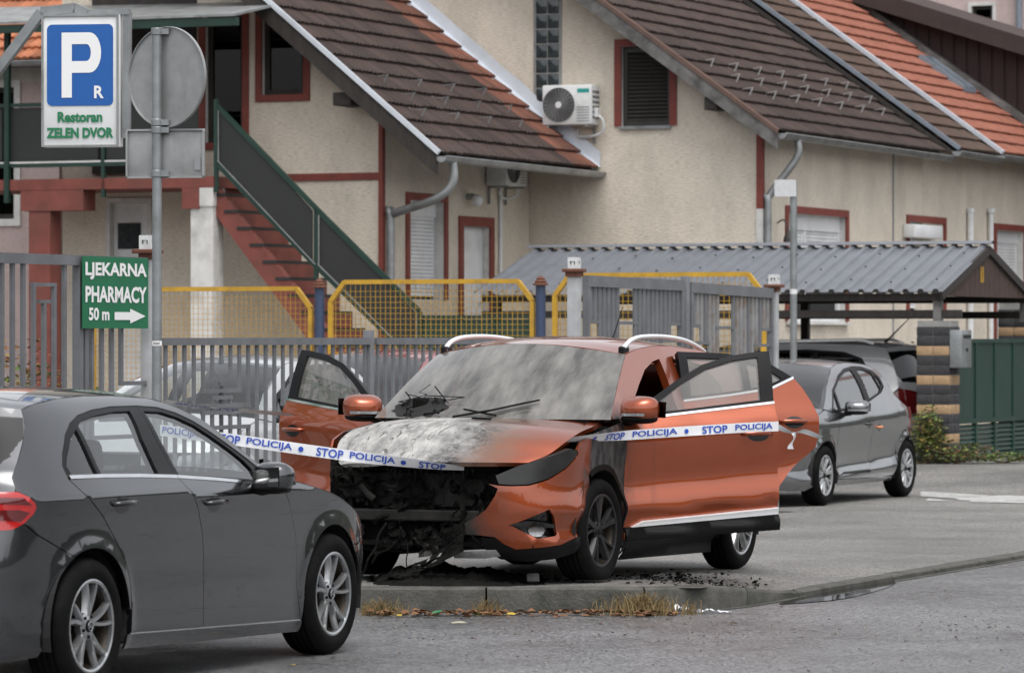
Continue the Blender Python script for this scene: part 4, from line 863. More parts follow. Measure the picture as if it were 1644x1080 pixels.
# ---------------------------------------------------------------- wheels
def spokes(mb, style, r0, r1, y):
    def blade(a0, a1, w0, w1, d0=-.018, d1=0., th=.03, n=5, curve=0.):
        V = []
        for i in range(n+1):
            t = i/n; r = r0+(r1-r0)*t; a = a0+(a1-a0)*t+curve*math.sin(math.pi*t); w = w0+(w1-w0)*t; dy = y+d0+(d1-d0)*t**.7
            c, s_ = math.cos(a), math.sin(a)
            for q, dd in ((-1, -th), (-.55, 0), (.55, 0), (1, -th)): V.append((r*c-s_*w*q/2, dy+dd, r*s_+c*w*q/2))
        Fc = [(i*4+k, i*4+(k+1) % 4, (i+1)*4+(k+1) % 4, (i+1)*4+k) for i in range(n) for k in range(4)]+[(0, 1, 2, 3), (4*n+3, 4*n+2, 4*n+1, 4*n)]
        mb.add(V, Fc)
    T = 2*math.pi
    if style == 'twin':
        for k in range(5):
            a = T*k/5+.35
            blade(a-.12, a-.22, .038, .030, curve=.05); blade(a+.12, a+.25, .030, .024, curve=.08)
    elif style == 'blade':
        for k in range(5):
            a = T*k/5+.2
            blade(a-.07, a-.30, .030, .020); blade(a+.07, a+.16, .045, .062); blade(a+.02, a-.04, .02, .016, d0=-.03, d1=-.012)
    else:
        for k in range(7):
            a = T*k/7+.1
            blade(a-.06, a-.16, .04, .028, th=.012); blade(a+.10, a+.22, .034, .045, th=.012); blade(a+.02, a+.03, .03, .012, d0=-.025, d1=-.02, th=.01)
def wheel(parent, x, y, z, sg, Rt, rr, w, style, rim_m, steer=0., flat=0.):
    h = w/2
    mb = MB(); mb.lathe([(rr-.012, h-.02), (rr-.03, h-.05), (rr-.035, -h+.03), (rr-.01, -h+.01)], 40)
    mb.lathe([(.02, h-.085), (rr*.72, h-.085), (rr*.72, h-.105), (.02, h-.105)], 28)
    o = mb.build('wheel', 'brake', parent, 'auto', loc=(x, y-sg*h, z)); o.rotation_euler = (0, 0, (0 if sg > 0 else math.pi)+steer)
    t = MB(); pr = [(rr-.012, h-.018), (rr, h-.004), (rr+.012, h+.002), (rr+.03, h+.009), ((rr+Rt)/2, h+.011), (Rt-.028, h+.002), (Rt-.012, h-.010), (Rt-.003, h-.028)]
    gr = []
    for k in range(4):
        c = h-.05-k*(w-.1)/3.; gr += [(Rt, c+.014), (Rt, c+.006), (Rt-.008, c+.004), (Rt-.008, c-.004), (Rt, c-.006), (Rt, c-.014)]
    pr += gr+[(r, -d) for r, d in pr[::-1]]
    t.lathe(pr, 56)
    if flat: t.V = [(a, b+(.02*max(0, min(1, (-c-Rt+.09)/.09)) if b > 0 else 0), max(c, -Rt+flat)) for a, b, c in t.V]
    t.build('tyre', 'rubber', o, True)
    s = MB(); s.lathe([(rr+.003, h-.012), (rr+.004, h-.002), (rr-.004, h), (rr-.014, h-.004), (rr-.016, h-.03)], 48)
    spokes(s, style, .035, rr-.012, h-.006); s.lathe([(.001, h-.02), (.05, h-.022), (.066, h-.03), (.07, h-.06)], 24)
    s.build('rim', rim_m, o, 'auto')
    c = MB(); c.lathe([(.001, h-.012), (.02, h-.012), (.029, h-.016), (.031, h-.024)], 20)
    for k in range(5):
        a = 2*math.pi*k/5+.9; c.lathe([(.001, h-.016), (.008, h-.017), (.009, h-.03)], 8, c=(.05*math.cos(a), 0, .05*math.sin(a)))
    c.build('hub_cap', 'trim_black', o, 'auto')
    if style == 'twin':
        e = MB(); e.tube([(.022*math.cos(k*.35), h-.009, .022*math.sin(k*.35)) for k in range(19)], .0016, 5)
        for k in range(3):
            a = math.pi/2+k*2*math.pi/3; e.bar((0, h-.010, 0), (.021*math.cos(a), h-.010, .021*math.sin(a)), .004, .003)
        e.build('emblem', 'chrome', o)
    return o
def mirror(parent, x, y, z, sg, shell, org=(0, 0, 0), size=(.085, .125, .075)):
    ox, oy, oz = org; cx, cy, cz = x-ox, sg*y-oy, z-oz
    rot = Matrix.Rotation(sg*R(24), 3, 'Z')
    def sh(q):
        k = 1-.28*max(0, q.x)/size[0]; return (q.x, q.y*k, (q.z+.012)*k-.012)
    b = blob('door_mirror', (cx, cy, cz), size, shell, parent, 3.0, 14, sh, rot)
    lo = blob('mirror_base', (cx-.004, cy-sg*.015, cz-size[2]*.72), (size[0]*.98, size[1]*.98, size[2]*.42), 'black_plastic', b, 2.6, 12, sh, rot)
    st = MB(); st.tube([(cx+.01, cy-sg*size[1]*.5, cz-size[2]*.9), (cx+.03, cy-sg*(size[1]+.05), cz-size[2]*1.15), (cx+.045, cy-sg*(size[1]+.12), cz-size[2]*1.2)], [.035, .03, .035], 10, sy=.7); st.build('mirror_arm', 'black_plastic', b, True)
    g = MB(); g.prism([(-size[1]*.78, -size[2]*.6), (size[1]*.78, -size[2]*.66), (size[1]*.82, size[2]*.55), (-size[1]*.78, size[2]*.7)], -.004, .004, 'x')
    V = [(rot @ Vector(v)+Vector((cx-size[0]*.99, cy, cz)))[:] for v in g.V]; g.V = V; g.build('mirror_glass', 'mirror', b)
    l = MB(); V = []
    for t in range(9):
        a = R(-55+110*t/8); q = Vector((math.cos(a)*size[0]*1.0+.004, sg*(math.sin(a)*size[1]*.98), -size[2]*.42))
        q = rot @ q; V += [(q.x+cx, q.y+cy, q.z+cz+.008), (q.x+cx, q.y+cy, q.z+cz-.010)]
    l.add(V, [(2*i, 2*i+1, 2*i+3, 2*i+2) for i in range(8)]); l.build('indicator', 'clear_lens', b, True)
    return b
def seats(car, xs, y, zb=.30, back=.62, m='cabin'):
    for x in xs:
        for s in (1, -1):
            mb = MB(); mb.bbox(-.26, .26, -.25, .25, .0, .2, .06); st = mb.build('seat', m, car, 'auto', loc=(x, s*y, zb)); st.rotation_euler = (0, R(-6), 0)
            mb = MB(); mb.bbox(-.07, .07, -.24, .24, 0, back, .055); b = mb.build('backrest', m, st, 'auto', loc=(-.25, 0, .12)); b.rotation_euler = (0, R(-16), 0)
            mb = MB(); mb.bbox(-.05, .05, -.13, .13, back+.05, back+.23, .045); mb.tube([(0, -.06, back-.03), (0, -.06, back+.08)], .007, 6); mb.tube([(0, .06, back-.03), (0, .06, back+.08)], .007, 6)
            h = mb.build('headrest', m, st, 'auto', loc=(-.25, 0, .12)); h.rotation_euler = (0, R(-14), 0)
def cabin(car, sp):
    wb = sp['wb']; hw = sp['hw']; S = sp['S']; xf = sp.get('cowl', -.30)
    mb = MB(); mb.box(.55, -wb-.35, -.5, .5, .19, .30); mb.box(-.42, -wb+.42, -hw+.16, hw-.16, .20, .31); mb.box(-wb+.42, -wb-.55, -.5, .5, .30, .62); mb.build('floor_pan', 'cabin', car)
    mb = MB(); mb.bbox(xf-.10, xf-.50, -hw+.17, hw-.17, .62, sp['belt']-.05, .07); mb.box(xf+.14, xf+.05, -hw+.16, hw-.16, .3, sp['belt']-.04); mb.build('dashboard', 'cabin', car, 'auto')
    c = Vector((xf-.58, .36, sp['belt']-.10)); mb = MB(); rt = Matrix.Rotation(R(-24), 3, 'Y')
    mb.tube([(c+rt @ Vector((0, .185*math.cos(a*.2618), .185*math.sin(a*.2618))))[:] for a in range(25)], .015, 8); mb.bar((c+rt @ Vector((0, -.17, 0)))[:], (c+rt @ Vector((0, .17, 0)))[:], .03, .05); mb.bar((c+rt @ Vector((0, 0, -.17)))[:], c[:], .04, .03); mb.bar(c[:], (c+Vector((.3, 0, -.12)))[:], .06)
    mb.build('steering_wheel', 'trim_black', car, True)
    seats(car, [xf-.98], .36, .32, .60); seats(car, [xf-1.86], .36, .32, .56)
    for x in (0, -wb):
        for s in (1, -1):
            mb = MB(); n = 20; r = sp['archR']+.012; V = []
            for k in range(n+1):
                a = R(-15+210*k/n); V += [(x+r*math.cos(a), s*(hw-.035), sp['Rt']+r*math.sin(a)), (x+r*math.cos(a), s*.50, sp['Rt']+r*math.sin(a))]
            V += [(x, s*.5, sp['Rt'])]; Fc = [(2*k, 2*k+1, 2*k+3, 2*k+2) for k in range(n)]+[(2*k+1, 2*n+2, 2*k+3) for k in range(n)]
            mb.add(V, Fc); mb.build('wheel_arch_liner', 'cabin', car)
def handle(parent, S, x, z, sg, m, org=(0, 0, 0), ln=.20, style='bar'):
    def P(xx, zz, ins): return S.pos(float(S.sx(xx)), zz, ins)*np.array([1, sg, 1])-np.array(org)
    mb = MB()
    mb.tube([P(x+ln/2, z, .004), P(x+ln/2-.03, z+.002, -.026), P(x, z+.004, -.034), P(x-ln/2+.035, z+.003, -.028), P(x-ln/2, z+.001, .004)], [.012, .015, .016, .015, .013], 10, sy=.95)
    h = mb.build('door_handle', m, parent, True)
    el = [(x+ln*.36*math.cos(a*math.pi/10)-ln*.05, z-.006+.042*math.sin(a*math.pi/10)) for a in range(20)]
    panel('handle_recess_shade', S, el, 'gloss_black', parent, sg, .03, 0, -.0015, 0, org=org)  # flat dark ellipse: shade of the handle bowl put into the colour
    return h
# ---------------------------------------------------------------- a whole car from its outlines
def build_car(sp, label, cat, loc, rz, pitch=0., name='parked_car', group=None):
    S = sp['S']; car = thing(name, label, cat, loc, rz, group); car.rotation_euler = (0, pitch, rz)
    pm = sp['paint']; res = sp.get('res', .05); wb = sp['wb']; aR = sp['archR']; Rt = sp['Rt']; gl = sp.get('glass', 'car_glass'); gr = sp.get('rear_glass', gl)
    opend = sp.get('open', {})
    cabin(car, sp)
    for sg in (1, -1):
        body = panel('body_side', S, sp['side'], pm, car, sg, res, .002, 0, .05, holes=sp.get('side_holes', ()))
        if 'fender' in sp: panel('fender', S, sp['fender'], sp.get('fender_m', {}).get(sg, pm), car, sg, res)
        for key, nm in (('fdoor', 'front'), ('rdoor', 'rear')):
            d = sp[key]; ang = opend.get((key, sg), 0.)
            hx = max(p[0] for p in d['poly'])-.01; hp = S.pos(float(S.sx(hx)), .6, .03)*np.array([1, sg, 0])
            org = tuple(hp)
            dm = d.get('m', {}).get(sg, pm)
            do = panel('door', S, d['poly'], dm, car, sg, res, .0025, -.001, .06 if ang else .02, org=org, back='cabin' if ang else None)
            do.location = org; do.rotation_euler = (0, 0, -sg*R(ang))
            if ang: do['label'] = '%s %s door swung open' % ('left' if sg > 0 else 'right', nm)
            if 'frame' in d:
                panel('window_frame', S, d['frame'], 'trim_black', do, sg, res, .001, .004, .045, holes=d['panes'], org=org, back='trim_black')
            for q in d['panes']:
                panel('window_pane', S, q, d.get('glass', {}).get(sg, gl if key == 'fdoor' else gr), do, sg, res, -.006, .016, 0, org=org)
            for st in d.get('strips', ()):
                panel(st[0], S, st[1], st[2], do, sg, .04, 0, -st[3], st[3]+.006, org=org)
            for hx_, hz_ in d.get('handles', ()):
                handle(do, S, hx_, hz_, sg, d.get('handle_m', pm), org, d.get('handle_len', .2), d.get('hstyle', 'bar'))
            if key == 'fdoor': mirror(do, *sp['mirror'], sg, sp.get('mirror_m', pm), org, sp.get('mirror_size', (.085, .125, .075)))
        for nm_, pl, mm, ins in sp.get('extra', ()):
            panel(nm_, S, pl, mm, car, sg, .04, .001, ins, .01)
        for q in sp.get('panes', ()): panel('window_pane', S, q, gr, car, sg, res, -.006, .014, 0)
        if 'fbumper' in sp: panel('front_bumper', S, sp['fbumper'], pm, car, sg, res, .0015, 0, .02)
        if 'headlight' in sp: panel('headlight', S, sp['headlight'], sp.get('headlight_m', 'clear_lens'), car, sg, .04, .001, .003, .02)
        if 'rbumper' in sp: panel('rear_bumper', S, sp['rbumper'], pm, car, sg, res, .0015, 0, .02)
        if 'taillight' in sp:
            tl = panel('taillight', S, sp['taillight'], sp.get('tail_m', 'red_lens'), car, sg, .03, .001, -.004, .02)
            for q, mm in sp.get('tail_in', ()): panel('lamp_element', S, q, mm, tl, sg, .03, 0, -.007, .004)
        for x, st in ((0, sp.get('steer', 0.)), (-wb, 0.)):
            wheel(car, x, sg*sp['track'], Rt, sg, Rt, sp['rr'], sp.get('tw', .2), sp['wstyle'], sp.get('rim_m', {}).get((x == 0, sg), sp.get('rim', 'alloy')), st, sp.get('flat', 0.) if x == 0 else 0)
    t = bridge(S, sp['screen'], *sp['screen_b']); grid_patch('windscreen', t, 25, 15, sp.get('screen_m', gl), car)
    if 'hood' in sp: grid_patch('bonnet', bridge(S, sp['hood'], *sp['hood_b'], pw=sp.get('hood_p', 2.4)), 33, 25, pm, car, .025)
    grid_patch('roof', bridge(S, sp['roof'], *sp['roof_b'], pw=2.2), 25, 31, sp.get('roof_m', pm), car, .02)
    if 'rear' in sp:
        grid_patch('tailgate', bridge(S, sp['rear'], *sp['rear_b'], pw=2.4), 25, 17, pm, car, .02)
        grid_patch('rear_window', bridge(S, sp['rearglass'], *sp['rearglass_b'], pw=2.4), 21, 11, sp.get('back_glass', gr), car)
    return car
def place(origin_xy, h_deg, away, z=0.):
    """rotation for a car whose axis leans h degrees to the right of straight ahead; away=True: nose points away from us"""
    return R(90-h_deg) if away else R(270-h_deg)
# ---------------------------------------------------------------- grey hatchback in the foreground
ROOFL = [(-.60, .968), (-.75, 1.035), (-.92, 1.128), (-1.052, 1.208), (-1.172, 1.275), (-1.341, 1.340), (-1.442, 1.37), (-1.586, 1.398), (-1.955, 1.416), (-2.248, 1.418), (-2.562, 1.41), (-2.848, 1.386), (-2.983, 1.363)]
GATE = [(-3.024, 1.299), (-3.084, 1.232), (-3.195, 1.113), (-3.255, 1.05), (-3.263, .987)]
TLF = [(-3.245, .979), (-3.211, .962), (-3.17, .931), (-3.158, .908), (-3.175, .878), (-3.227, .836)]
DLOT = [(-2.86, 1.04), (-2.862, 1.093), (-2.823, 1.150), (-2.728, 1.236), (-2.625, 1.290), (-2.498, 1.326), (-2.311, 1.350), (-2.086, 1.363), (-1.805, 1.363), (-1.586, 1.352), (-1.435, 1.323), (-1.303, 1.280), (-1.153, 1.212), (-1.015, 1.142), (-.876, 1.072), (-.72, .985), (-.69, .948)]
BELT = [(-.69, .948), (-.982, .955), (-1.403, .987), (-1.779, 1.01), (-2.162, 1.026), (-2.538, 1.036), (-2.86, 1.04)]
def zsill(x): return .211+(.27-.211)*(-.386-x)/1.99
H_BL = [(-1.775, 1.008), (-1.729, .943), (-1.635, .848), (-1.585, .733), (-1.572, .622), (-1.553, .452), (-1.55, zsill(-1.55))]
H_RD = [(-2.808, .967), (-2.627, .848), (-2.482, .709), (-2.395, .607), (-2.345, .50), (-2.335, .40), (-2.34, zsill(-2.34))]
H_FD = [(-.69, .945), (-.567, .844), (-.485, .70), (-.467, .634), (-.448, .413), (-.40, zsill(-.40))]
hatch = dict(S=HATCH, wb=2.729, hw=.893, Rt=.326, rr=.222, tw=.205, archR=.372, track=.875, belt=.98, cowl=-.42, paint='paint_grey', wstyle='twin', rim='alloy', res=.045,
 side=ROOFL+GATE+TLF+[(-3.151, .781), (-3.025, .725)]+arc(-2.729, .326, .372, 115, 10, 16)+[(-2.345, .38), (-2.345, .50)]+[p for p in H_RD[::-1] if p[1] > .55]+[(-2.86, 1.03)]+DLOT[1:],
 fdoor=dict(poly=H_FD+[(-1.0, zsill(-1.0)), ]+H_BL[::-1]+[(-1.403, .985), (-.982, .953)], frame=DLOT[8:]+[(-.982, .958), (-1.403, .99), (-1.775, 1.012), (-1.812, 1.2)],
   panes=[[(-1.735, 1.022), (-1.772, 1.20), (-1.765, 1.336), (-1.58, 1.328), (-1.44, 1.298), (-1.30, 1.254), (-1.16, 1.188), (-1.02, 1.118), (-.93, 1.068), (-.875, 1.02), (-.885, .968), (-1.403, 1.002)]],
   strips=[('chrome_strip', [(-.75, .940), (-.982, .950), (-1.403, .981), (-1.772, 1.004), (-1.772, 1.020), (-1.403, .997), (-.982, .965), (-.76, .957)], 'chrome', .005)], handles=[(-1.45, .868)], handle_m='gloss_black', handle_len=.21),
 rdoor=dict(poly=H_BL+[(-1.95, zsill(-1.95))]+H_RD[::-1]+[(-2.858, 1.03), (-2.538, 1.033), (-2.162, 1.024)], frame=[(-1.775, 1.012), (-2.162, 1.03), (-2.538, 1.039)]+DLOT[0:9]+[(-1.815, 1.2)],
   panes=[[(-1.949, 1.032), (-1.958, 1.2), (-1.915, 1.338), (-2.086, 1.338), (-2.30, 1.324), (-2.48, 1.302), (-2.545, 1.278), (-2.535, 1.047)], [(-2.572, 1.048), (-2.585, 1.262), (-2.69, 1.212), (-2.785, 1.135), (-2.82, 1.09), (-2.81, 1.05)]],
   strips=[('chrome_strip', [(-1.776, 1.004), (-2.162, 1.020), (-2.538, 1.030), (-2.845, 1.033), (-2.845, 1.050), (-2.538, 1.047), (-2.162, 1.037), (-1.776, 1.020)], 'chrome', .005)], handles=[(-2.435, .900)], handle_m='gloss_black', handle_len=.21),
 fender=[(-.69, .945), (-.60, .962), (-.4, .935), (0, .862), (.25, .792), (.40, .735), (.47, .69), (.46, .62), (.40, .58)]+arc(0, .326, .372, 43, 180, 16)+[(-.385, .21), (-.40, .215)]+H_FD[::-1][1:-1],
 fbumper=[('f', 0, .19), ('f', .4, .18), (.62, .15), (.45, .15), (.345, .19)]+arc(0, .326, .372, -15, 43, 8)+[(.40, .575), (.47, .60), (.60, .57), ('f', .45, .60), ('f', 0, .62)],
 headlight=[(.46, .69), (.55, .655), ('f', .60, .665), ('f', .42, .66), ('f', .45, .605), (.60, .575), (.47, .605)], headlight_m='clear_lens',
 rbumper=[(-3.227, .832), (-3.151, .778), (-3.025, .722)]+arc(-2.729, .326, .372, 115, 188, 10)+[(-3.12, .20), (-3.3, .19), ('r', .4, .22), ('r', 0, .22), ('r', 0, .62), ('r', .5, .70), ('r', .66, .79)],
 taillight=[(-3.262, .985)]+TLF+[(-3.291, .808), ('r', .66, .80), ('r', .42, .83), ('r', .42, .95), ('r', .60, .985)],
 tail_in=[([(-3.19, .92), (-3.24, .955), ('r', .66, .962), ('r', .66, .935), (-3.25, .925)], 'dark_red_lens'), ([(-3.20, .885), (-3.26, .90), ('r', .64, .90), ('r', .64, .865), (-3.25, .845)], 'dark_red_lens')],
 extra=[('sill', [(-.365, .205), (-.40, .213), (-2.34, .268), (-2.37, .255), (-2.37, .19), (-.36, .145)], 'paint_grey', .008), ('sill_strip', [(-.40, .206), (-2.36, .262), (-2.36, .271), (-.40, .215)], 'chrome', -.004),
        ('belt_front', [(.35, .30), (.36, .22), (.36, .21)], 'trim_black', .0)][:2],
 mirror=(-.93, .975, .985), mirror_size=(.095, .115, .078), mirror_m='paint_grey',
 screen=[(-.60, .968), (-.75, 1.035), (-.92, 1.128), (-1.052, 1.208), (-1.172, 1.275), (-1.30, 1.33)], screen_b=([(0, .30), (1, .16)], [(0, .01), (1, .055)]),
 hood=[(-.60, .965), (-.4, .938), (0, .865), (.25, .795), (.40, .738), (.52, .67)], hood_b=([(0, .10), (.5, .16), (1, .34)], [(0, .055), (.5, .075), (1, .02)]),
 roof=[(-1.26, 1.315), (-1.341, 1.340), (-1.442, 1.37), (-1.586, 1.398), (-1.955, 1.416), (-2.248, 1.418), (-2.562, 1.41), (-2.848, 1.386), (-2.983, 1.363)], roof_b=([(0, .15), (.3, .02), (1, -.12)], [(0, .045), (.4, .045), (1, .03)]),
 rear=[(-2.983, 1.363)]+GATE+[(-3.30, .90), (-3.37, .75), (-3.40, .66)], rear_b=([(0, -.12), (.5, -.14), (1, -.13)], [(0, .03), (1, 0)]),
 rearglass=[(-3.01, 1.325), (-3.084, 1.232), (-3.20, 1.107), (-3.235, 1.07)], rearglass_b=([(0, -.15), (1, -.16)], [(0, .02), (1, 0)]), rear_glass='car_glass', back_glass='tint_glass')
hatch['extra'] = hatch['extra'][:2]
HERO = build_car(hatch, 'dark grey hatchback parked nearest, cut off by the left edge', 'car', (-1.766, 22.816, 0), R(90-22.6))
# ---------------------------------------------------------------- silver-grey compact behind the burnt car
C_A = [(-.08, .985), (-.25, 1.09), (-.42, 1.205), (-.66, 1.31), (-.93, 1.402)]
C_ROOF = [(-.93, 1.402), (-1.2, 1.44), (-1.5, 1.452), (-1.9, 1.432), (-2.15, 1.375)]
C_DL = [(-.30, .955), (-.542, 1.175), (-.937, 1.322), (-1.24, 1.388), (-1.545, 1.415), (-1.772, 1.410), (-1.99, 1.37), (-2.105, 1.291), (-2.095, 1.215), (-1.938, 1.137), (-1.443, 1.046), (-.9, .985), (-.518, .957)]
C_BL = [(-1.455, 1.04), (-1.43, .80), (-1.405, .50), (-1.402, .245)]
C_RD = [(-2.10, 1.20), (-2.235, 1.06), (-2.268, .90), (-2.262, .72), (-2.245, .56), (-2.235, .44), (-2.19, .30), (-2.16, .25)]
C_FD = [(-.33, .945), (-.40, .86), (-.355, .674), (-.365, .45), (-.39, .262)]
compact = dict(S=COMPACT, wb=2.589, hw=.862, Rt=.31, rr=.205, tw=.19, archR=.352, track=.845, belt=.98, cowl=-.12, paint='paint_silver', wstyle='cover', rim='cover_silver', res=.06,
 side=C_A+C_ROOF[1:]+[(-2.225, 1.29), (-2.25, 1.2), (-2.32, 1.10), (-2.52, 1.0), (-2.66, .95), (-2.72, .80), (-2.75, .68), (-2.745, .62)]+arc(-2.589, .31, .352, 117, 12, 14)+C_RD[::-1][3:]+C_DL[7::-1],
 fdoor=dict(poly=C_FD+[(-.9, .25)]+C_BL[::-1]+[(-1.443, 1.042), (-.9, .98), (-.518, .952)], frame=C_DL[:5]+[(-1.52, 1.41), (-1.455, 1.04)]+C_DL[11:],
   panes=[[(-.60, .985), (-.625, 1.17), (-.937, 1.29), (-1.24, 1.358), (-1.43, 1.376), (-1.395, 1.06), (-1.30, 1.04), (-.9, 1.0)], [(-.37, .972), (-.555, 1.14), (-.575, 1.145), (-.55, .975)]],
   handles=[(-1.30, .81)], handle_len=.18, handle_m='gloss_black', strips=[('side_moulding', [(-.42, .29), (-.6, .305), (-1.39, .30), (-1.39, .335), (-.6, .33)], 'trim_black', .004)]),
 rdoor=dict(poly=C_BL+[(-1.8, .235)]+C_RD[::-1]+[(-1.938, 1.133)], frame=[(-1.455, 1.04), (-1.52, 1.41)]+C_DL[4:10]+[(-1.7, 1.09)],
   panes=[[(-1.53, 1.075), (-1.585, 1.38), (-1.772, 1.378), (-1.93, 1.345), (-1.965, 1.17), (-1.90, 1.14)], [(-1.995, 1.19), (-1.97, 1.33), (-2.05, 1.29), (-2.07, 1.225)]], handles=[(-1.62, .77)], handle_len=.12, handle_m='orange_lens'),
 fender=[(-.33, .945), (-.1, .975), (.2, .91), (.40, .82), (.48, .74), (.44, .66), (.36, .58)]+arc(0, .31, .352, 40, 180, 14)+[(-.36, .25), (-.385, .255)]+C_FD[::-1][1:-1],
 fbumper=[('f', 0, .18), ('f', .4, .18), (.60, .16), (.42, .16), (.335, .2)]+arc(0, .31, .352, -15, 40, 8)+[(.36, .58), (.44, .62), ('f', .55, .60), ('f', 0, .60)],
 headlight=[(.47, .74), (.60, .735), ('f', .50, .70), ('f', .48, .62), (.55, .60), (.44, .65)],
 rbumper=[(-2.745, .615)]+arc(-2.589, .31, .352, 117, 188, 10)+[(-2.95, .2), ('r', .4, .22), ('r', 0, .22), ('r', 0, .55), ('r', .5, .60)],
 taillight=[(-2.665, .95), (-2.725, .80), (-2.75, .69), (-2.88, .70), ('r', .5, .75), ('r', .5, .90), (-2.85, .97)],
 extra=[('sill', [(-.36, .255), (-2.15, .235), (-2.18, .19), (-.35, .19)], 'paint_silver', .004)],
 mirror=(-.62, .965, 1.00), mirror_size=(.10, .13, .072), mirror_m='paint_silver',
 screen=C_A, screen_b=([(0, .32), (1, .2)], [(0, .0), (1, .05)]),
 hood=[(-.08, .982), (.2, .912), (.40, .822), (.52, .72)], hood_b=([(0, .2), (1, .26)], [(0, .05), (.5, .06), (1, .01)]),
 roof=C_ROOF, roof_b=([(0, .2), (.3, .02), (1, -.14)], [(0, .05), (.5, .04), (1, .02)]),
 rear=[(-2.15, 1.375), (-2.225, 1.29), (-2.26, 1.2), (-2.32, 1.10), (-2.52, 1.0), (-2.70, .9), (-2.85, .7), (-2.9, .58)], rear_b=([(0, -.16), (.5, -.35), (1, -.3)], [(0, .02), (1, 0)]),
 rearglass=[(-2.17, 1.355), (-2.235, 1.28), (-2.27, 1.19), (-2.33, 1.09)], rearglass_b=([(0, -.2), (1, -.36)], [(0, .03), (1, .01)]), glass='clear_glass')
COMP = build_car(compact, 'silver grey compact hatchback behind the orange car doors', 'car', (2.445, 43.06, -.02), R(270-24.0))
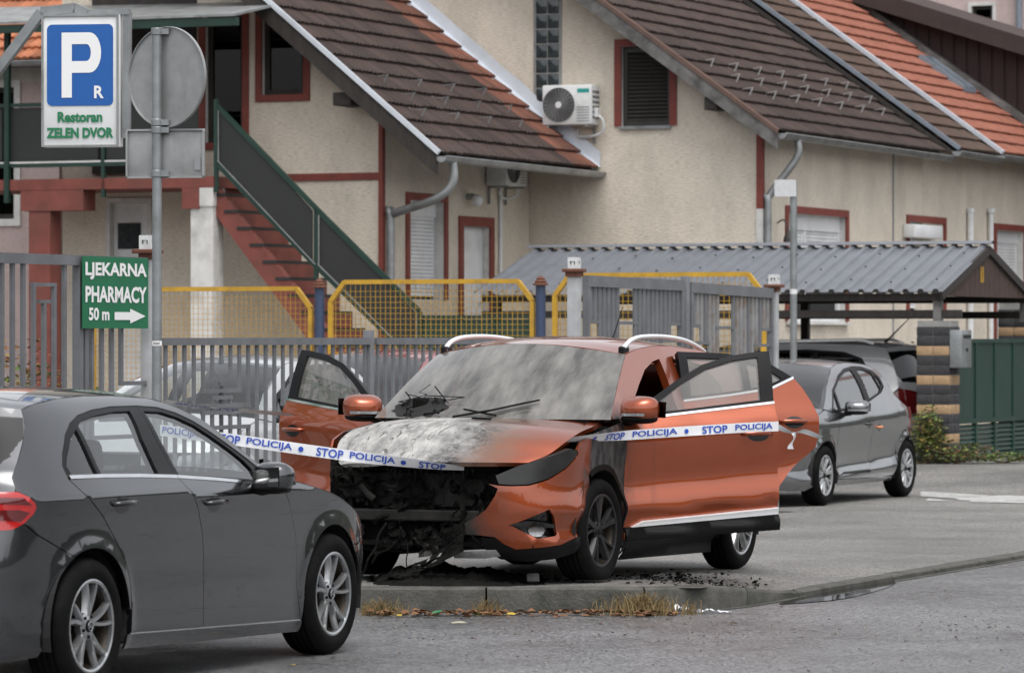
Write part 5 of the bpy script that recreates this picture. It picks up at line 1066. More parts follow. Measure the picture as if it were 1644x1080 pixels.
# ---------------------------------------------------------------- burnt orange crossover
def burnt_paint(name, mode):
    """orange paint charred by fire: hood = ash white and grey over orange, fender/pillar = soot"""
    if name in MATS: return MATS[name]
    m = paint(name, (.33, .060, .013), metal=.7, rough=.34, ior=1.6); t = m.node_tree; N = t.nodes; L = t.links; p = _pr(m)
    src = p.inputs['Base Color'].links[0].from_socket
    tc = N.new('ShaderNodeTexCoord'); sp = N.new('ShaderNodeSeparateXYZ'); L.new(tc.outputs['Object'], sp.inputs[0])
    def noise(sc, det=8, st=(1, 1, 1), loc=(0, 0, 0), rough=.62, dist=0.):
        mp = N.new('ShaderNodeMapping'); mp.inputs['Scale'].default_value = st; mp.inputs['Location'].default_value = loc; L.new(tc.outputs['Object'], mp.inputs[0])
        n = N.new('ShaderNodeTexNoise'); n.inputs['Scale'].default_value = sc; n.inputs['Detail'].default_value = det; n.inputs['Roughness'].default_value = rough; n.inputs['Distortion'].default_value = dist
        L.new(mp.outputs[0], n.inputs['Vector']); return n.outputs['Fac']
    def rng(v, a, b, c=0., d=1.):
        r = N.new('ShaderNodeMapRange'); r.inputs['From Min'].default_value = a; r.inputs['From Max'].default_value = b; r.inputs['To Min'].default_value = c; r.inputs['To Max'].default_value = d; L.new(v, r.inputs['Value']); return r.outputs[0]
    def op(o, a, b):
        q = N.new('ShaderNodeMath'); q.operation = o
        for i, v in enumerate((a, b)):
            if isinstance(v, (int, float)): q.inputs[i].default_value = v
            else: L.new(v, q.inputs[i])
        return q.outputs[0]
    def mix(f, a, b):
        q = N.new('ShaderNodeMix'); q.data_type = 'RGBA'; L.new(f, q.inputs['Factor'])
        for k, v in (('A', a), ('B', b)):
            if isinstance(v, tuple): q.inputs[k].default_value = (*v, 1)
            else: L.new(v, q.inputs[k])
        return q.outputs['Result']
    burn = None
    if mode == 'hood':   # object space = car space; right half (y<0) white ash, centre grey/black, left part orange
        y = sp.outputs['Y']; x = sp.outputs['X']
        a = op('ADD', y, op('MULTIPLY', op('SUBTRACT', noise(2.6, 6, loc=(1, 2, 3)), .5), .75)); a = op('ADD', a, op('MULTIPLY', x, -.22))
        char = rng(a, .30, .02)                       # 1 where burnt
        # grey-orange fringe
        c1 = mix(rng(a, .52, .25), src, (.25, .115, .06))
        c2 = mix(char, c1, (.16, .155, .15))
        spots = rng(noise(6, 10, (1, .5, 1), (5, 1, 0), .7, .6), .46, .58)
        c3 = mix(op('MULTIPLY', char, spots), c2, (.012, .0115, .011)); spk = rng(noise(34, 6, (1, 1, 1), (1, 5, 2), .8), .50, .56); c3 = mix(op('MULTIPLY', op('MULTIPLY', char, spk), .7), c3, (.22, .215, .21))
        ash = rng(op('ADD', op('ADD', a, .07), op('MULTIPLY', op('SUBTRACT', noise(3.3, 8, (1, .6, 1), (2, 8, 1), .66, .4), .5), .55)), .10, -.05)
        c4 = mix(ash, c3, mix(rng(noise(11, 9, (.6, 1, 1), (3, 3, 3)), .35, .7), (.20, .196, .19), (.47, .46, .44)))
        veins = rng(noise(6, 12, (.8, 2.6, 1), (9, 2, 4), .75, 1.6), .54, .60)
        c5 = mix(op('MULTIPLY', veins, ash), c4, (.10, .095, .09))
        # along the cowl: soot
        cw = rng(op('ADD', x, op('MULTIPLY', op('SUBTRACT', noise(7, 7, loc=(4, 4, 4)), .5), .2)), -.08, -.26)
        c6 = mix(op('MULTIPLY', cw, rng(noise(9, 6, loc=(7, 1, 1)), .42, .6)), c5, (.02, .02, .02))
        out = c6; burn = char
    elif mode == 'fender':  # soot where the flames licked out: behind the lamp and along the door edge
        x = sp.outputs['X']; z = sp.outputs['Z']
        w = op('MULTIPLY', op('SUBTRACT', noise(5, 8, (1.4, 1, .5), (1, 1, 1), .65), .5), .32)
        a = op('ADD', x, w); b = op('MULTIPLY', rng(a, .30, .17), op('SUBTRACT', 1., op('MULTIPLY', rng(noise(3.1, 4, loc=(2, 6, 3)), .52, .62), op('MULTIPLY', rng(x, -.10, -.16), .75)))); c = rng(a, -.33, -.40)
        d = op('MAXIMUM', b, c); d = op('MAXIMUM', d, rng(op('ADD', z, w), .90, 1.0))
        out = mix(d, src, mix(rng(noise(16, 9, (1, 1, .4), (2, 2, 2)), .44, .6), (.012, .012, .012), (.055, .052, .05))); burn = d
        ed = rng(noise(8, 9, (1, 1, .6), (6, 6, 6), .7, .5), .68, .72); out = mix(op('MULTIPLY', op('MULTIPLY', ed, d), rng(z, .80, 1.0, .25, 1)), out, (.34, .33, .32))
    elif mode == 'door':    # faint smoke drips
        z = sp.outputs['Z']; x = sp.outputs['X']
        d = op('MULTIPLY', rng(noise(9, 8, (1.6, 1, .16), (1, 1, 1)), .5, .68), rng(x, -.32, .02, .0, .75))
        d = op('MAXIMUM', d, op('MULTIPLY', rng(x, -.10, .02), rng(noise(7, 6, (1, 1, .5)), .35, .55)))
        out = mix(d, src, (.045, .022, .015)); burn = d
    else:                   # bumper and pillars: light smoke staining
        x = sp.outputs['X']; z = sp.outputs['Z']; y = sp.outputs['Y']
        w = op('MULTIPLY', op('SUBTRACT', noise(6, 8), .5), .3); e = rng(op('ADD', y, w), .62, .34) if mode == 'bumper' else op('MULTIPLY', rng(op('ADD', z, w), 1.16, 1.02), rng(x, -.7, -.55))
        out = mix(e, src, (.02, .018, .016)); burn = op('MULTIPLY', e, .8)
        if mode == 'bumper':
            e2 = rng(op('ADD', x, w), .34, .22); out = mix(op('MULTIPLY', e2, .7), out, (.03, .02, .016))
    L.new(out, p.inputs['Base Color'])
    L.new(rng(burn, 0., 1., 1., .05), p.inputs['Coat Weight']); L.new(rng(burn, 0., 1., .7, 0.), p.inputs['Metallic']); L.new(rng(burn, 0, 1, .32, .82), p.inputs['Roughness'])
    return m
paint('paint_orange', (.33, .060, .013), metal=.7, rough=.34, ior=1.6)
for md in ('hood', 'fender', 'door', 'bumper', 'pillar'): burnt_paint('orange_'+md, md)
mat('char', (.0035, .0033, .003), .8, var=.5, vscale=9, bump=.7, bscale=30, spec=.12, col2=(.011, .0105, .0095))
mat('char_metal', (.022, .021, .019), .55, .6, var=.5, vscale=8, dirt=(.012, .011, .01), dirt_scale=6, dirt_amt=.95)
mat('ash', (.045, .043, .041), .95, var=.5, vscale=25, bump=.8, bscale=50)
mat('silver_skid', (.42, .42, .42), .4, .3, var=.2, vscale=30, dirt=(.05, .05, .05), dirt_scale=12, dirt_amt=.6)
glass('smoked_screen', (.16, .16, .15), dirt=.72, dirtcol=(.30, .29, .27), dscale=2.3, stretch=(1.1, 3.6, 1.1), boost=1.6)
glass('misted_glass', (.62, .60, .57), dirt=.50, dirtcol=(.26, .245, .225), dscale=5, stretch=(1, 1, 1))
S_A = [(-.22, 1.045), (-.38, 1.16), (-.58, 1.30), (-.76, 1.41), (-.88, 1.475)]
S_RF = [(-.88, 1.475), (-1.1, 1.515), (-1.4, 1.54), (-1.7, 1.545), (-2.2, 1.525), (-2.7, 1.47), (-3.0, 1.41)]
S_BELT = [(-.40, 1.035), (-.9, 1.058), (-1.5, 1.10)]
S_FW = [(-.40, 1.035), (-.60, 1.155), (-.84, 1.305), (-1.04, 1.41), (-1.25, 1.472), (-1.46, 1.502), (-1.545, 1.507), (-1.515, 1.16), (-.9, 1.092)]
S_RW = [(-1.53, 1.168), (-1.56, 1.507), (-1.9, 1.50), (-2.14, 1.470), (-2.28, 1.425), (-2.435, 1.335), (-2.23, 1.256), (-1.9, 1.210)]
suv = dict(S=SUV, wb=2.585, hw=.90, Rt=.335, rr=.232, tw=.215, archR=.392, track=.885, belt=1.05, cowl=-.18, paint='paint_orange', wstyle='blade', rim='dark_alloy', res=.045, flat=.02, steer=R(-2),
 rim_m={(False, 1): 'alloy', (False, -1): 'alloy'},
 side=[(-.42, .98), (-.36, 1.05)]+[(-.22, 1.045)]+S_A[1:]+S_RF[1:]+[(-3.12, 1.30), (-3.2, 1.1), (-3.24, .95), (-3.25, .62), (-3.1, .5)]+arc(-2.585, .335, .392, 24, 176, 14)[::-1]+[(-2.18, .24), (-2.17, .20), (-.43, .20), (-.44, .3)],
 side_holes=[[(-.50, .36), (-.49, 1.0), (-.66, 1.135), (-.88, 1.27), (-1.08, 1.375), (-1.27, 1.432), (-1.40, 1.452), (-1.385, .36)], [(-1.60, .36), (-1.625, 1.455), (-1.9, 1.45), (-2.13, 1.415), (-2.34, 1.30), (-2.44, 1.10), (-2.42, .85), (-2.25, .72), (-2.15, .6), (-2.10, .36)]],
 fdoor=dict(poly=[(-.42, .26), (-.425, .7), (-.41, 1.0), (-.40, 1.035), (-.9, 1.090), (-1.515, 1.16), (-1.53, .8), (-1.535, .33)], frame=S_FW,
   panes=[[(-.62, 1.090), (-.70, 1.165), (-.88, 1.283), (-1.07, 1.382), (-1.27, 1.438), (-1.45, 1.464), (-1.425, 1.182), (-.9, 1.120)]],
   strips=[('chrome_strip', [(-.46, 1.038), (-.9, 1.088), (-1.515, 1.158), (-1.515, 1.173), (-.9, 1.103), (-.46, 1.052)], 'chrome', .006), ('sill_strip', [(-.48, .345), (-1.53, .428), (-1.53, .466), (-.56, .380)], 'alu_rail', .028), ('cladding', [(-.43, .255), (-1.533, .325), (-1.533, .426), (-.43, .342)], 'black_plastic', .024)],
   handles=[(-1.36, .955)], handle_len=.22, handle_m='paint_orange', hstyle='body', m={1: 'orange_door'}, glass={1: 'misted_glass', -1: 'misted_glass'}),
 rdoor=dict(poly=[(-1.54, .33), (-1.535, .8), (-1.52, 1.165), (-1.9, 1.207), (-2.23, 1.253), (-2.435, 1.33), (-2.49, 1.27), (-2.54, 1.18), (-2.575, 1.066), (-2.575, .95), (-2.555, .86), (-2.50, .81), (-2.42, .755), (-2.34, .686), (-2.26, .60), (-2.205, .47), (-2.18, .37)], frame=S_RW,
   panes=[[(-1.60, 1.205), (-1.625, 1.465), (-1.9, 1.46), (-2.03, 1.440), (-2.03, 1.250)], [(-2.08, 1.262), (-2.08, 1.432), (-2.13, 1.425), (-2.25, 1.385), (-2.34, 1.328), (-2.2, 1.278)]],
   strips=[('chrome_strip', [(-1.53, 1.165), (-1.9, 1.206), (-2.23, 1.252), (-2.43, 1.328), (-2.43, 1.346), (-2.23, 1.268), (-1.9, 1.221), (-1.53, 1.180)], 'chrome', .006), ('sill_strip', [(-1.55, .430), (-2.19, .480), (-2.20, .515), (-1.55, .468)], 'alu_rail', .028), ('cladding', [(-1.545, .328), (-2.175, .37), (-2.185, .478), (-1.545, .428)], 'black_plastic', .024)],
   handles=[(-2.36, 1.035)], handle_len=.22, handle_m='paint_orange', hstyle='body'),
 fender=[(-.415, .98), (-.38, 1.03), (-.1, .992), (.2, .955), (.36, .905), (.40, .855), (.21, .695)]+arc(0, .335, .392, 66, 180, 16)+[(-.385, .22), (-.412, .22)], fender_m={1: 'orange_fender', -1: 'orange_fender'},
 extra=[('wheel_arch_trim', arc(0, .335, .428, 205, 62, 16)[::-1][:-1]+arc(0, .335, .388, 205, 62, 16), 'black_plastic', -.006), ('sill', [(-.43, .355), (-1.4, .355), (-2.17, .40), (-2.17, .13), (-.43, .13)], 'black_plastic', -.006),
        ('wheel_arch_trim', arc(-2.585, .335, .43, 0, 176, 16)+arc(-2.585, .335, .388, 176, 0, 16), 'black_plastic', -.006)],
 open={('fdoor', 1): 45, ('rdoor', 1): 39, ('fdoor', -1): 64},
 mirror=(-.47, 1.0, 1.115), mirror_size=(.105, .135, .085), mirror_m='paint_orange',
 screen=S_A, screen_b=([(0, .24), (1, .15)], [(0, .0), (1, .07)]), screen_m='smoked_screen',
 roof=S_RF, roof_b=([(0, .15), (.25, .02), (1, -.1)], [(0, .07), (.5, .062), (1, .05)]),
 rear=[(-3.0, 1.41), (-3.12, 1.30), (-3.2, 1.1), (-3.24, .95), (-3.25, .6)], rear_b=([(0, -.12), (1, -.15)], [(0, .04), (1, 0)]),
 rearglass=[(-3.03, 1.37), (-3.12, 1.28), (-3.18, 1.12)], rearglass_b=([(0, -.15), (1, -.17)], [(0, .03), (1, 0)]), glass='misted_glass', rear_glass='misted_glass')
SUV_O = build_car(suv, 'burnt orange crossover with charred bonnet and doors standing open', 'car', (-.232, 27.152, .130), R(270-23.41), -math.atan((.13-.086)/2.585), name='burnt_car')
def suv_details(car):
    S = SUV
    pil = [o for o in car.children if o.name.startswith('body_side')]
    for o in pil: o.data.materials[0] = MATS['orange_pillar']
    # bonnet, warped by the heat
    f = bridge(S, [(-.28, .765, 1.035), (-.05, .79, 1.0), (.2, .805, .965), (.42, .80, .905), (.58, .745, .825), (.70, .66, .775)], [(0, .10), (.6, .12), (1, .17)], [(0, .035), (.5, .055), (1, .0)], pw=2.6)
    def warp(u, v):
        P = f(u, v); y = P[..., 1]; x = P[..., 0]
        w = np.clip((-y-.25)/.5, 0, 1)*np.clip((x-.2)/.5, 0, 1)          # right front corner droops
        P[..., 2] = P[..., 2]-.045*w**1.5+.006*np.sin(y*14+x*5)*np.clip((x-.1)/.6, 0, 1)*np.clip(-y+.2, 0, 1)
        P[..., 0] = P[..., 0]-.03*w
        return P
    grid_patch('bonnet', warp, 65, 41, 'orange_hood', car, .03)
    S1 = [(1.138, .848), (1.06, .865), (.864, .815), (.647, .757), (.497, .695), (.52, .64), (.60, .634), (.715, .638), (.864, .674), (1.02, .742), (1.135, .82)]
    panel('headlight', S, S1, 'sooty_lens', car, 1, .03, .002, .004, .05, raw=True)
    BP = [(.454, .642), (.52, .632), (.60, .628), (.715, .632), (.864, .668), (1.02, .736), (1.138, .815), (1.145, .845), (1.312, .690), (1.345, .61), (1.335, .52), (1.30, .44), (1.2, .326), (.976, .256), (.80, .24), (.634, .229), (.55, .265), (.497, .306), (.38, .318), (.261, .320), (.267, .381), (.386, .44), (.44, .48), (.473, .527), (.50, .57), (.516, .611)]
    fog = [(.60, .383), (.70, .418), (.80, .455), (.875, .482), (.905, .44), (.958, .328), (.93, .315), (.784, .30), (.70, .335)]
    b = panel('front_bumper', S, BP, 'orange_bumper', car, 1, .035, .001, 0, .025, raw=True, holes=[fog], fn=lambda a, z: .018*np.exp(-((z-.40-(a-.6)*.28)/.05)**2)*np.clip((a-.45)/.2, 0, 1)*np.clip((1.15-a)/.2, 0, 1)-.012*np.exp(-((z-.50-(a-.6)*.25)/.03)**2)*np.clip((a-.5)/.2, 0, 1)*np.clip((1.2-a)/.2, 0, 1))
    b['label'] = 'orange left half of the front bumper, edge melted black'
    fg = panel('fog_lamp_recess', S, fog, 'gloss_black', b, 1, .03, -.004, .05, .0, raw=True)
    lp = [(.80+.055*math.cos(k*.5236)*1.3, .345+.036*math.sin(k*.5236)) for k in range(12)]
    panel('fog_lamp', S, lp, 'clear_lens', b, 1, .02, 0, .032, .02, raw=True)
    panel('fog_blade', S, [(.585, .384), (.84, .37), (.95, .36), (.945, .385), (.85, .395), (.70, .408)], 'gloss_black', b, 1, .03, 0, .005, .02, raw=True)
    LP = [(1.2, .326), (.976, .254), (.80, .238), (.634, .226), (.55, .262), (.50, .302), (.40, .30), (.44, .21), (.53, .165), (.734, .15), (.95, .165), (1.126, .20), (1.27, .30), (1.31, .42), (1.28, .40)]
    panel('lower_lip', S, LP, 'black_plastic', b, 1, .035, .001, -.002, .03, raw=True)
    panel('skid_plate', S, [(.20, .205), (.42, .222), (.50, .225), (.53, .185), (.42, .17), (.20, .168)], 'silver_skid', b, 1, .03, 0, -.006, .02, raw=True)
    # charred grille rest beside the bumper
    g = MB()
    for k in range(6):
        z = .225+.014*k; g.tube([S.pos(.30+.02*(k % 2)+i*.03, z, .02+.004*(i % 2)) for i in range(6)], .004, 5)
    g.build('lower_grille', 'char', car)
    # open front: tray, crash beam, radiators, hoses
    rnd = random.Random(5)
    eb = MB(); eb.box(.30, .28, -.72, .72, .25, .95); eb.box(.30, .70, -.70, .70, .24, .27); eb.box(.30, .66, -.74, -.70, .25, .80); eb.box(.30, .5, .70, .74, .25, .80)
    eb.bbox(.32, .52, -.45, .30, .35, .78, .05); eb.build('engine_bay', 'char', car)
    e = MB(); e.bbox(.66, .74, -.66, .50, .395, .47, .012); e.build('crash_beam', 'char_metal', car)
    e = MB(); e.box(.66, .69, -.60, .45, .715, .745); e.box(.66, .69, -.60, -.57, .40, .73); e.build('front_panel', 'char', car)
    r = MB(); r.box(.595, .62, -.50, .40, .49, .70)
    for k in range(15): r.box(.62, .628, -.46, .05, .505+k*.013, .509+k*.013)
    r.box(.60, .645, -.50, -.475, .49, .71); r.build('radiator', 'char_metal', car)
    r = MB(); r.box(.60, .615, -.55, .38, .20, .39)
    for k in range(12): r.box(.615, .622, -.5, .35, .215+k*.014, .219+k*.014)
    r.build('lower_radiator', 'char', car)
    for k in range(7):
        y = rnd.uniform(-.6, .45); z = rnd.uniform(.35, .7); p = [(rnd.uniform(.55, .72), y, z)]
        for i in range(5): p.append((min(.76, max(.5, p[-1][0]+rnd.uniform(-.06, .06))), p[-1][1]+rnd.uniform(-.06, .12), max(.24, min(.74, p[-1][2]+rnd.uniform(-.12, .1)))))
        h = MB(); h.tube(catmull(p, 4), [rnd.uniform(.006, .02)]*21, 7); h.build('burnt_hose', rnd.choice(['char', 'char', 'char_metal']), car, True)
    h = MB(); h.tube(catmull([(.66, -.56, .75), (.68, -.54, .66), (.70, -.47, .58), (.71, -.40, .53)], 5), [.026]*16, 9, sy=.5); h.build('bracket', 'char_metal', car, True)
    for yy, zz, rr_ in ((-.12, .58, .05), (.14, .60, .03), (-.53, .52, .022)):
        q = MB(); q.lathe([(.001, .03), (rr_*.5, .03), (rr_, .012), (rr_, -.05)], 16, 'x', (.66, yy, zz)); q.build('burnt_motor', 'char_metal' if rr_ < .03 else 'char', car, 'auto')
    # melted bumper skin sagging to the ground
    n, k = 34, 22; V = []
    for j in range(k+1):
        t = j/k
        for i in range(n+1):
            s_ = i/n
            a = Vector((.86, .30, .42)).lerp(Vector((.82, -.18, .04)), s_**1.1); a2 = Vector((.88, .30, .22)).lerp(Vector((.93, -.36, .015)), s_)
            q = a.lerp(a2, t); d = noise.noise_vector(Vector((s_*5, t*3, 1)))*.035+noise.noise_vector(Vector((s_*17, t*11, 3)))*.014
            q = q+d*(.3+s_); q.z = max(.012, q.z-.05*math.sin(s_*3.1)); V.append(q[:])
    Fc = [(j*(n+1)+i, j*(n+1)+i+1, (j+1)*(n+1)+i+1, (j+1)*(n+1)+i) for j in range(k) for i in range(n) if not (noise.noise(Vector((i*.35, j*.45, 7))) > .36 and i > 8)]
    o = mesh('melted_bumper', V, Fc, 'char', car, True)
    g = MB()
    for i in range(9): g.bar((.868, .29-i*.022, .405-i*.012), (.872, .28-i*.024, .33-i*.012), .006, .006)
    for i in range(5): g.bar((.872, .30, .395-i*.017), (.872, .06, .30-i*.017), .005, .006)
    g.build('grille_rest', 'char', car)
    for q in range(4):
        p = [(.80+rnd.uniform(-.04, .05), rnd.uniform(-.45, .15), rnd.uniform(.25, .42))]
        for i in range(5): p.append((p[-1][0]+rnd.uniform(-.02, .03), p[-1][1]+rnd.uniform(-.09, .03), max(.015, p[-1][2]-rnd.uniform(.02, .1))))
        h = MB(); h.tube(catmull(p, 4), [rnd.uniform(.004, .012)]*21, 6); h.build('melted_strand', 'char', car, True)
    for q in range(16):    # crumpled burnt sheets and clumps filling the open nose
        c = Vector((rnd.uniform(.58, .74), rnd.uniform(-.62, .38), rnd.uniform(.26, .70))); n_ = 7; sx, sy = rnd.uniform(.06, .16), rnd.uniform(.05, .14); rt = Matrix.Rotation(rnd.uniform(-.6, .6), 3, 'X') @ Matrix.Rotation(rnd.uniform(-.5, .5), 3, 'Z'); Vv = []
        for j in range(n_+1):
            for i in range(n_+1):
                u, v = i/n_-.5, j/n_-.5; d = noise.noise_vector(Vector((u*5+q, v*5, q)))*.05; Vv.append((c+rt @ Vector((d.x, u*2*sx+d.y*.6, v*2*sy+d.z*.6)))[:])
        mesh('burnt_sheet', Vv, [(j*(n_+1)+i, j*(n_+1)+i+1, (j+1)*(n_+1)+i+1, (j+1)*(n_+1)+i) for j in range(n_) for i in range(n_) if (i*3+j*5+q) % 11], 'char_metal' if q % 4 == 0 else 'char', car)
    for q in range(22):    # soot-caked drips under the bonnet edge
        y = rnd.uniform(-.70, .42); z0 = .735; h = MB(); ln = rnd.uniform(.03, .16); h.tube([(.80+rnd.uniform(-.03, .02), y, z0), (.79, y+rnd.uniform(-.01, .01), z0-ln*.5), (.785, y+rnd.uniform(-.02, .02), z0-ln)], [rnd.uniform(.008, .02), .008, .003], 6); h.build('melted_drip', 'char', car, True)
    # burnt right wing end
    panel('wing_rest', S, [(.30, .86), (.1, .93), (.05, .75), (.25, .70)], 'char', car, -1, .05, 0, .03, .01)
    # roof rails
    for sg in (1, -1):
        pts = [(-.90, .645, 1.495), (-.96, .65, 1.535), (-1.06, .65, 1.572), (-1.25, .645, 1.597), (-1.6, .64, 1.607), (-1.95, .64, 1.597), (-2.2, .64, 1.572), (-2.42, .64, 1.528), (-2.48, .64, 1.50)]
        m_ = MB(); m_.tube([(x, sg*y, z) for x, y, z in catmull(pts, 6)], [.010]+[.017]*47+[.010], 10, sy=.95); m_.build('roof_rail', 'alu_rail', car, True)
        fo = MB(); fo.bbox(-.87, -1.0, sg*.63, sg*.665, 1.46, 1.53, .012); fo.bbox(-2.40, -2.52, sg*.62, sg*.66, 1.46, 1.52, .012); fo.build('rail_foot', 'trim_black', car)
    # wiper, aerial, broken part of the screen
    scr = bridge(S, S_A, *suv['screen_b'])
    def on(u, v, d=.012): return tuple(scr(np.array([u]), np.array([v]))[0]+np.array([d*.8, 0, d]))
    w = MB(); w.tube([on(.60, .0), on(.44, .05, .03), on(.30, .16, .03)], .008, 6); w.bar(on(.47, .045, .022), on(.27, .20, .022), .016, .012); w.build('wiper', 'black_plastic', car)
    w = MB(); w.tube([on(.42, .02), on(.56, .06, .03)], .007, 6); w.bar((.20, .18, 1.045), (.12, .02, 1.05), .02, .012); w.build('wiper_rest', 'char', car)
    w = MB(); w.tube([(-2.3, 0, 1.58), (-2.36, 0, 1.63), (-2.52, .0, 1.83)], [.012, .006, .003], 8); w.build('aerial', 'black_plastic', car)
    c = MB(); c.box(-.30, -.10, -.72, .72, 1.0, 1.035); c.build('cowl', 'char', car)
    # hole melted into the screen: ragged dark patch with shards
    V = []; nn = 40
    ctr = (.80, .13)
    for i in range(nn):
        a = 2*math.pi*i/nn; rr_ = 1+.35*noise.noise(Vector((math.cos(a)*2.2, math.sin(a)*2.2, 4)))+.15*noise.noise(Vector((math.cos(a)*7, math.sin(a)*7, 2)))
        V.append(on(min(.975, ctr[0]+.135*rr_*math.cos(a)), max(.01, ctr[1]+.13*rr_*math.sin(a)*(1 if math.sin(a) > 0 else .9)), .004))
    V.append(on(*ctr, .004)); o = mesh('screen_hole', V, [(i, (i+1) % nn, nn) for i in range(nn)], 'room_dark', car)
    sh = MB()
    for i in range(12):
        a = rnd.uniform(0, 6.28); r0 = rnd.uniform(.7, 1.15); u0 = ctr[0]+.13*r0*math.cos(a); v0 = max(.02, ctr[1]+.12*r0*math.sin(a)); 
        p = [on(min(.98, max(.5, u0+rnd.uniform(-.04, .04)*t)), max(.01, v0+rnd.uniform(-.03, .05)*t), .006+.01*t) for t in range(4)]
        sh.tube(p, rnd.uniform(.002, .006), 5)
    sh.build('screen_shard', 'char', car)
    m_ = MB(); q = on(.80, .17, .0); m_.bbox(q[0]-.05, q[0]+.02, q[1]-.06, q[1]+.05, q[2]-.06, q[2]+.05, .02); m_.build('burnt_mirror', 'char', car)
suv_details(SUV_O)
# ---------------------------------------------------------------- fences, gates, carport, signs
mat('fence_grey', (.155, .162, .175), .5, .15, var=.15, vscale=4, dirt=(.12, .115, .11), dirt_scale=6, dirt_amt=.7)
mat('fence_rusty', (.24, .24, .24), .6, .1, var=.2, vscale=4, dirt=(.16, .09, .045), dirt_scale=5, dirt_amt=.95)
mat('yellow_steel', (.52, .30, .025), .5, var=.15, vscale=5, dirt=(.20, .11, .03), dirt_scale=6, dirt_amt=.6)
mat('blue_steel', (.035, .055, .11), .5, var=.2, vscale=5); mat('rust_brown', (.13, .05, .03), .8, var=.3, vscale=9)
mat('post_white', (.62, .63, .63), .6, var=.1, vscale=6, dirt=(.3, .29, .27), dirt_scale=6, dirt_amt=.6); mat('post_grey', (.36, .37, .38), .6, var=.15, vscale=4, dirt=(.2, .2, .19), dirt_scale=3, dirt_amt=.6)
mat('galv', (.27, .285, .29), .42, .55, var=.2, vscale=5, dirt=(.15, .15, .145), dirt_scale=6, dirt_amt=.6)
mat('sign_back', (.33, .335, .335), .5, .4, var=.12, vscale=9, dirt=(.16, .16, .15), dirt_scale=3, dirt_amt=.6, streak=True)
mat('sign_white', (.74, .75, .75), .35, var=.04, vscale=3, dirt=(.45, .44, .40), dirt_scale=3, dirt_amt=.35); mat('sign_blue', (.012, .10, .36), .35, var=.06); mat('sign_green', (.006, .14, .06), .4, var=.08); mat('letter_green', (.010, .17, .07), .5); mat('letter_white', (.80, .80, .80), .5)
mat('plate_grey', (.50, .51, .52), .5, var=.08, vscale=20)
mat('tape_white', (.74, .75, .77), .4, var=.05, vscale=8); mat('tape_blue', (.02, .07, .42), .5); mat('letter_black', (.02, .02, .02), .6)
FB = -14.24   # fence line
def gz(a, b): return float(apron_z(a, b))
def frame_thing(name, label, cat, a, b, group=None):
    x, y, _ = fr(a, b); return thing(name, label, cat, (x, y, gz(a, b)), RZ, group)
def fence_run(name, label, a0, a1, ztop, depths, m='fence_grey', bar=.036, pitch=.140, rail=.055, cat='fence', rusty=None, zb=.12):
    """street fence: top rail, vertical bars whose lengths step up and down, and short ledgers closing each step"""
    t = frame_thing(name, label, cat, a0, FB); L = a1-a0; z0 = t.location.z; H = ztop-z0; n = int(L/pitch)
    r = MB(); r.box(-.03, .03, 0, L, H-rail, H); r.build('top_rail', m, t)
    r = MB(); r.box(-.02, .02, 0, L, zb-.03, zb); r.build('bottom_rail', m, t)
    P = len(depths)
    for i in range(n):
        y = (i+.5)*L/n; d = depths[i % P]
        b = MB(); lo = zb if d is None else H-rail-d
        b.box(-.009, .009, y-bar/2, y+bar/2, lo, H-rail); b.build('bar', m if not rusty or (i*7) % 5 < 2 else rusty, t)
    # ledgers: join symmetrical bars of one motif at equal depth
    i = 0
    while i < n:
        seg = [(j, depths[j % P]) for j in range(i, min(n, i+P))]; ds = {}
        for j, d in seg:
            if d is not None: ds.setdefault(d, []).append(j)
        for d, js in ds.items():
            y0 = (js[0]+.5)*L/n-bar/2; y1 = (js[-1]+.5)*L/n+bar/2
            b = MB(); b.box(-.014, .014, y0, y1, H-rail-d-.03, H-rail-d); b.build('ledger', m, t)
            # lower mirror image below the motif
            lo = H-rail-d-.16
            if lo > zb+.25 and d < .45:
                b = MB(); b.box(-.013, .013, y0, y1, lo-.03, lo)
                for y in (y0+bar/2, y1-bar/2): b.box(-.009, .009, y-bar/2, y+bar/2, zb, lo-.03)
                b.build('stile', m, t)
        i += P
    return t
MOT = [None, None, None, .43, .32, .21, .11, .21, .32, .43]
PX = lambda p: a_at(p, FB)
fence_run('street_fence', 'low grey steel bar fence with stepped pattern behind the white car', PX(258), PX(592), 1.70, MOT)
fence_run('street_fence', 'grey steel bar fence stretch running behind the burnt car roof', PX(600), PX(905), 1.70, MOT)
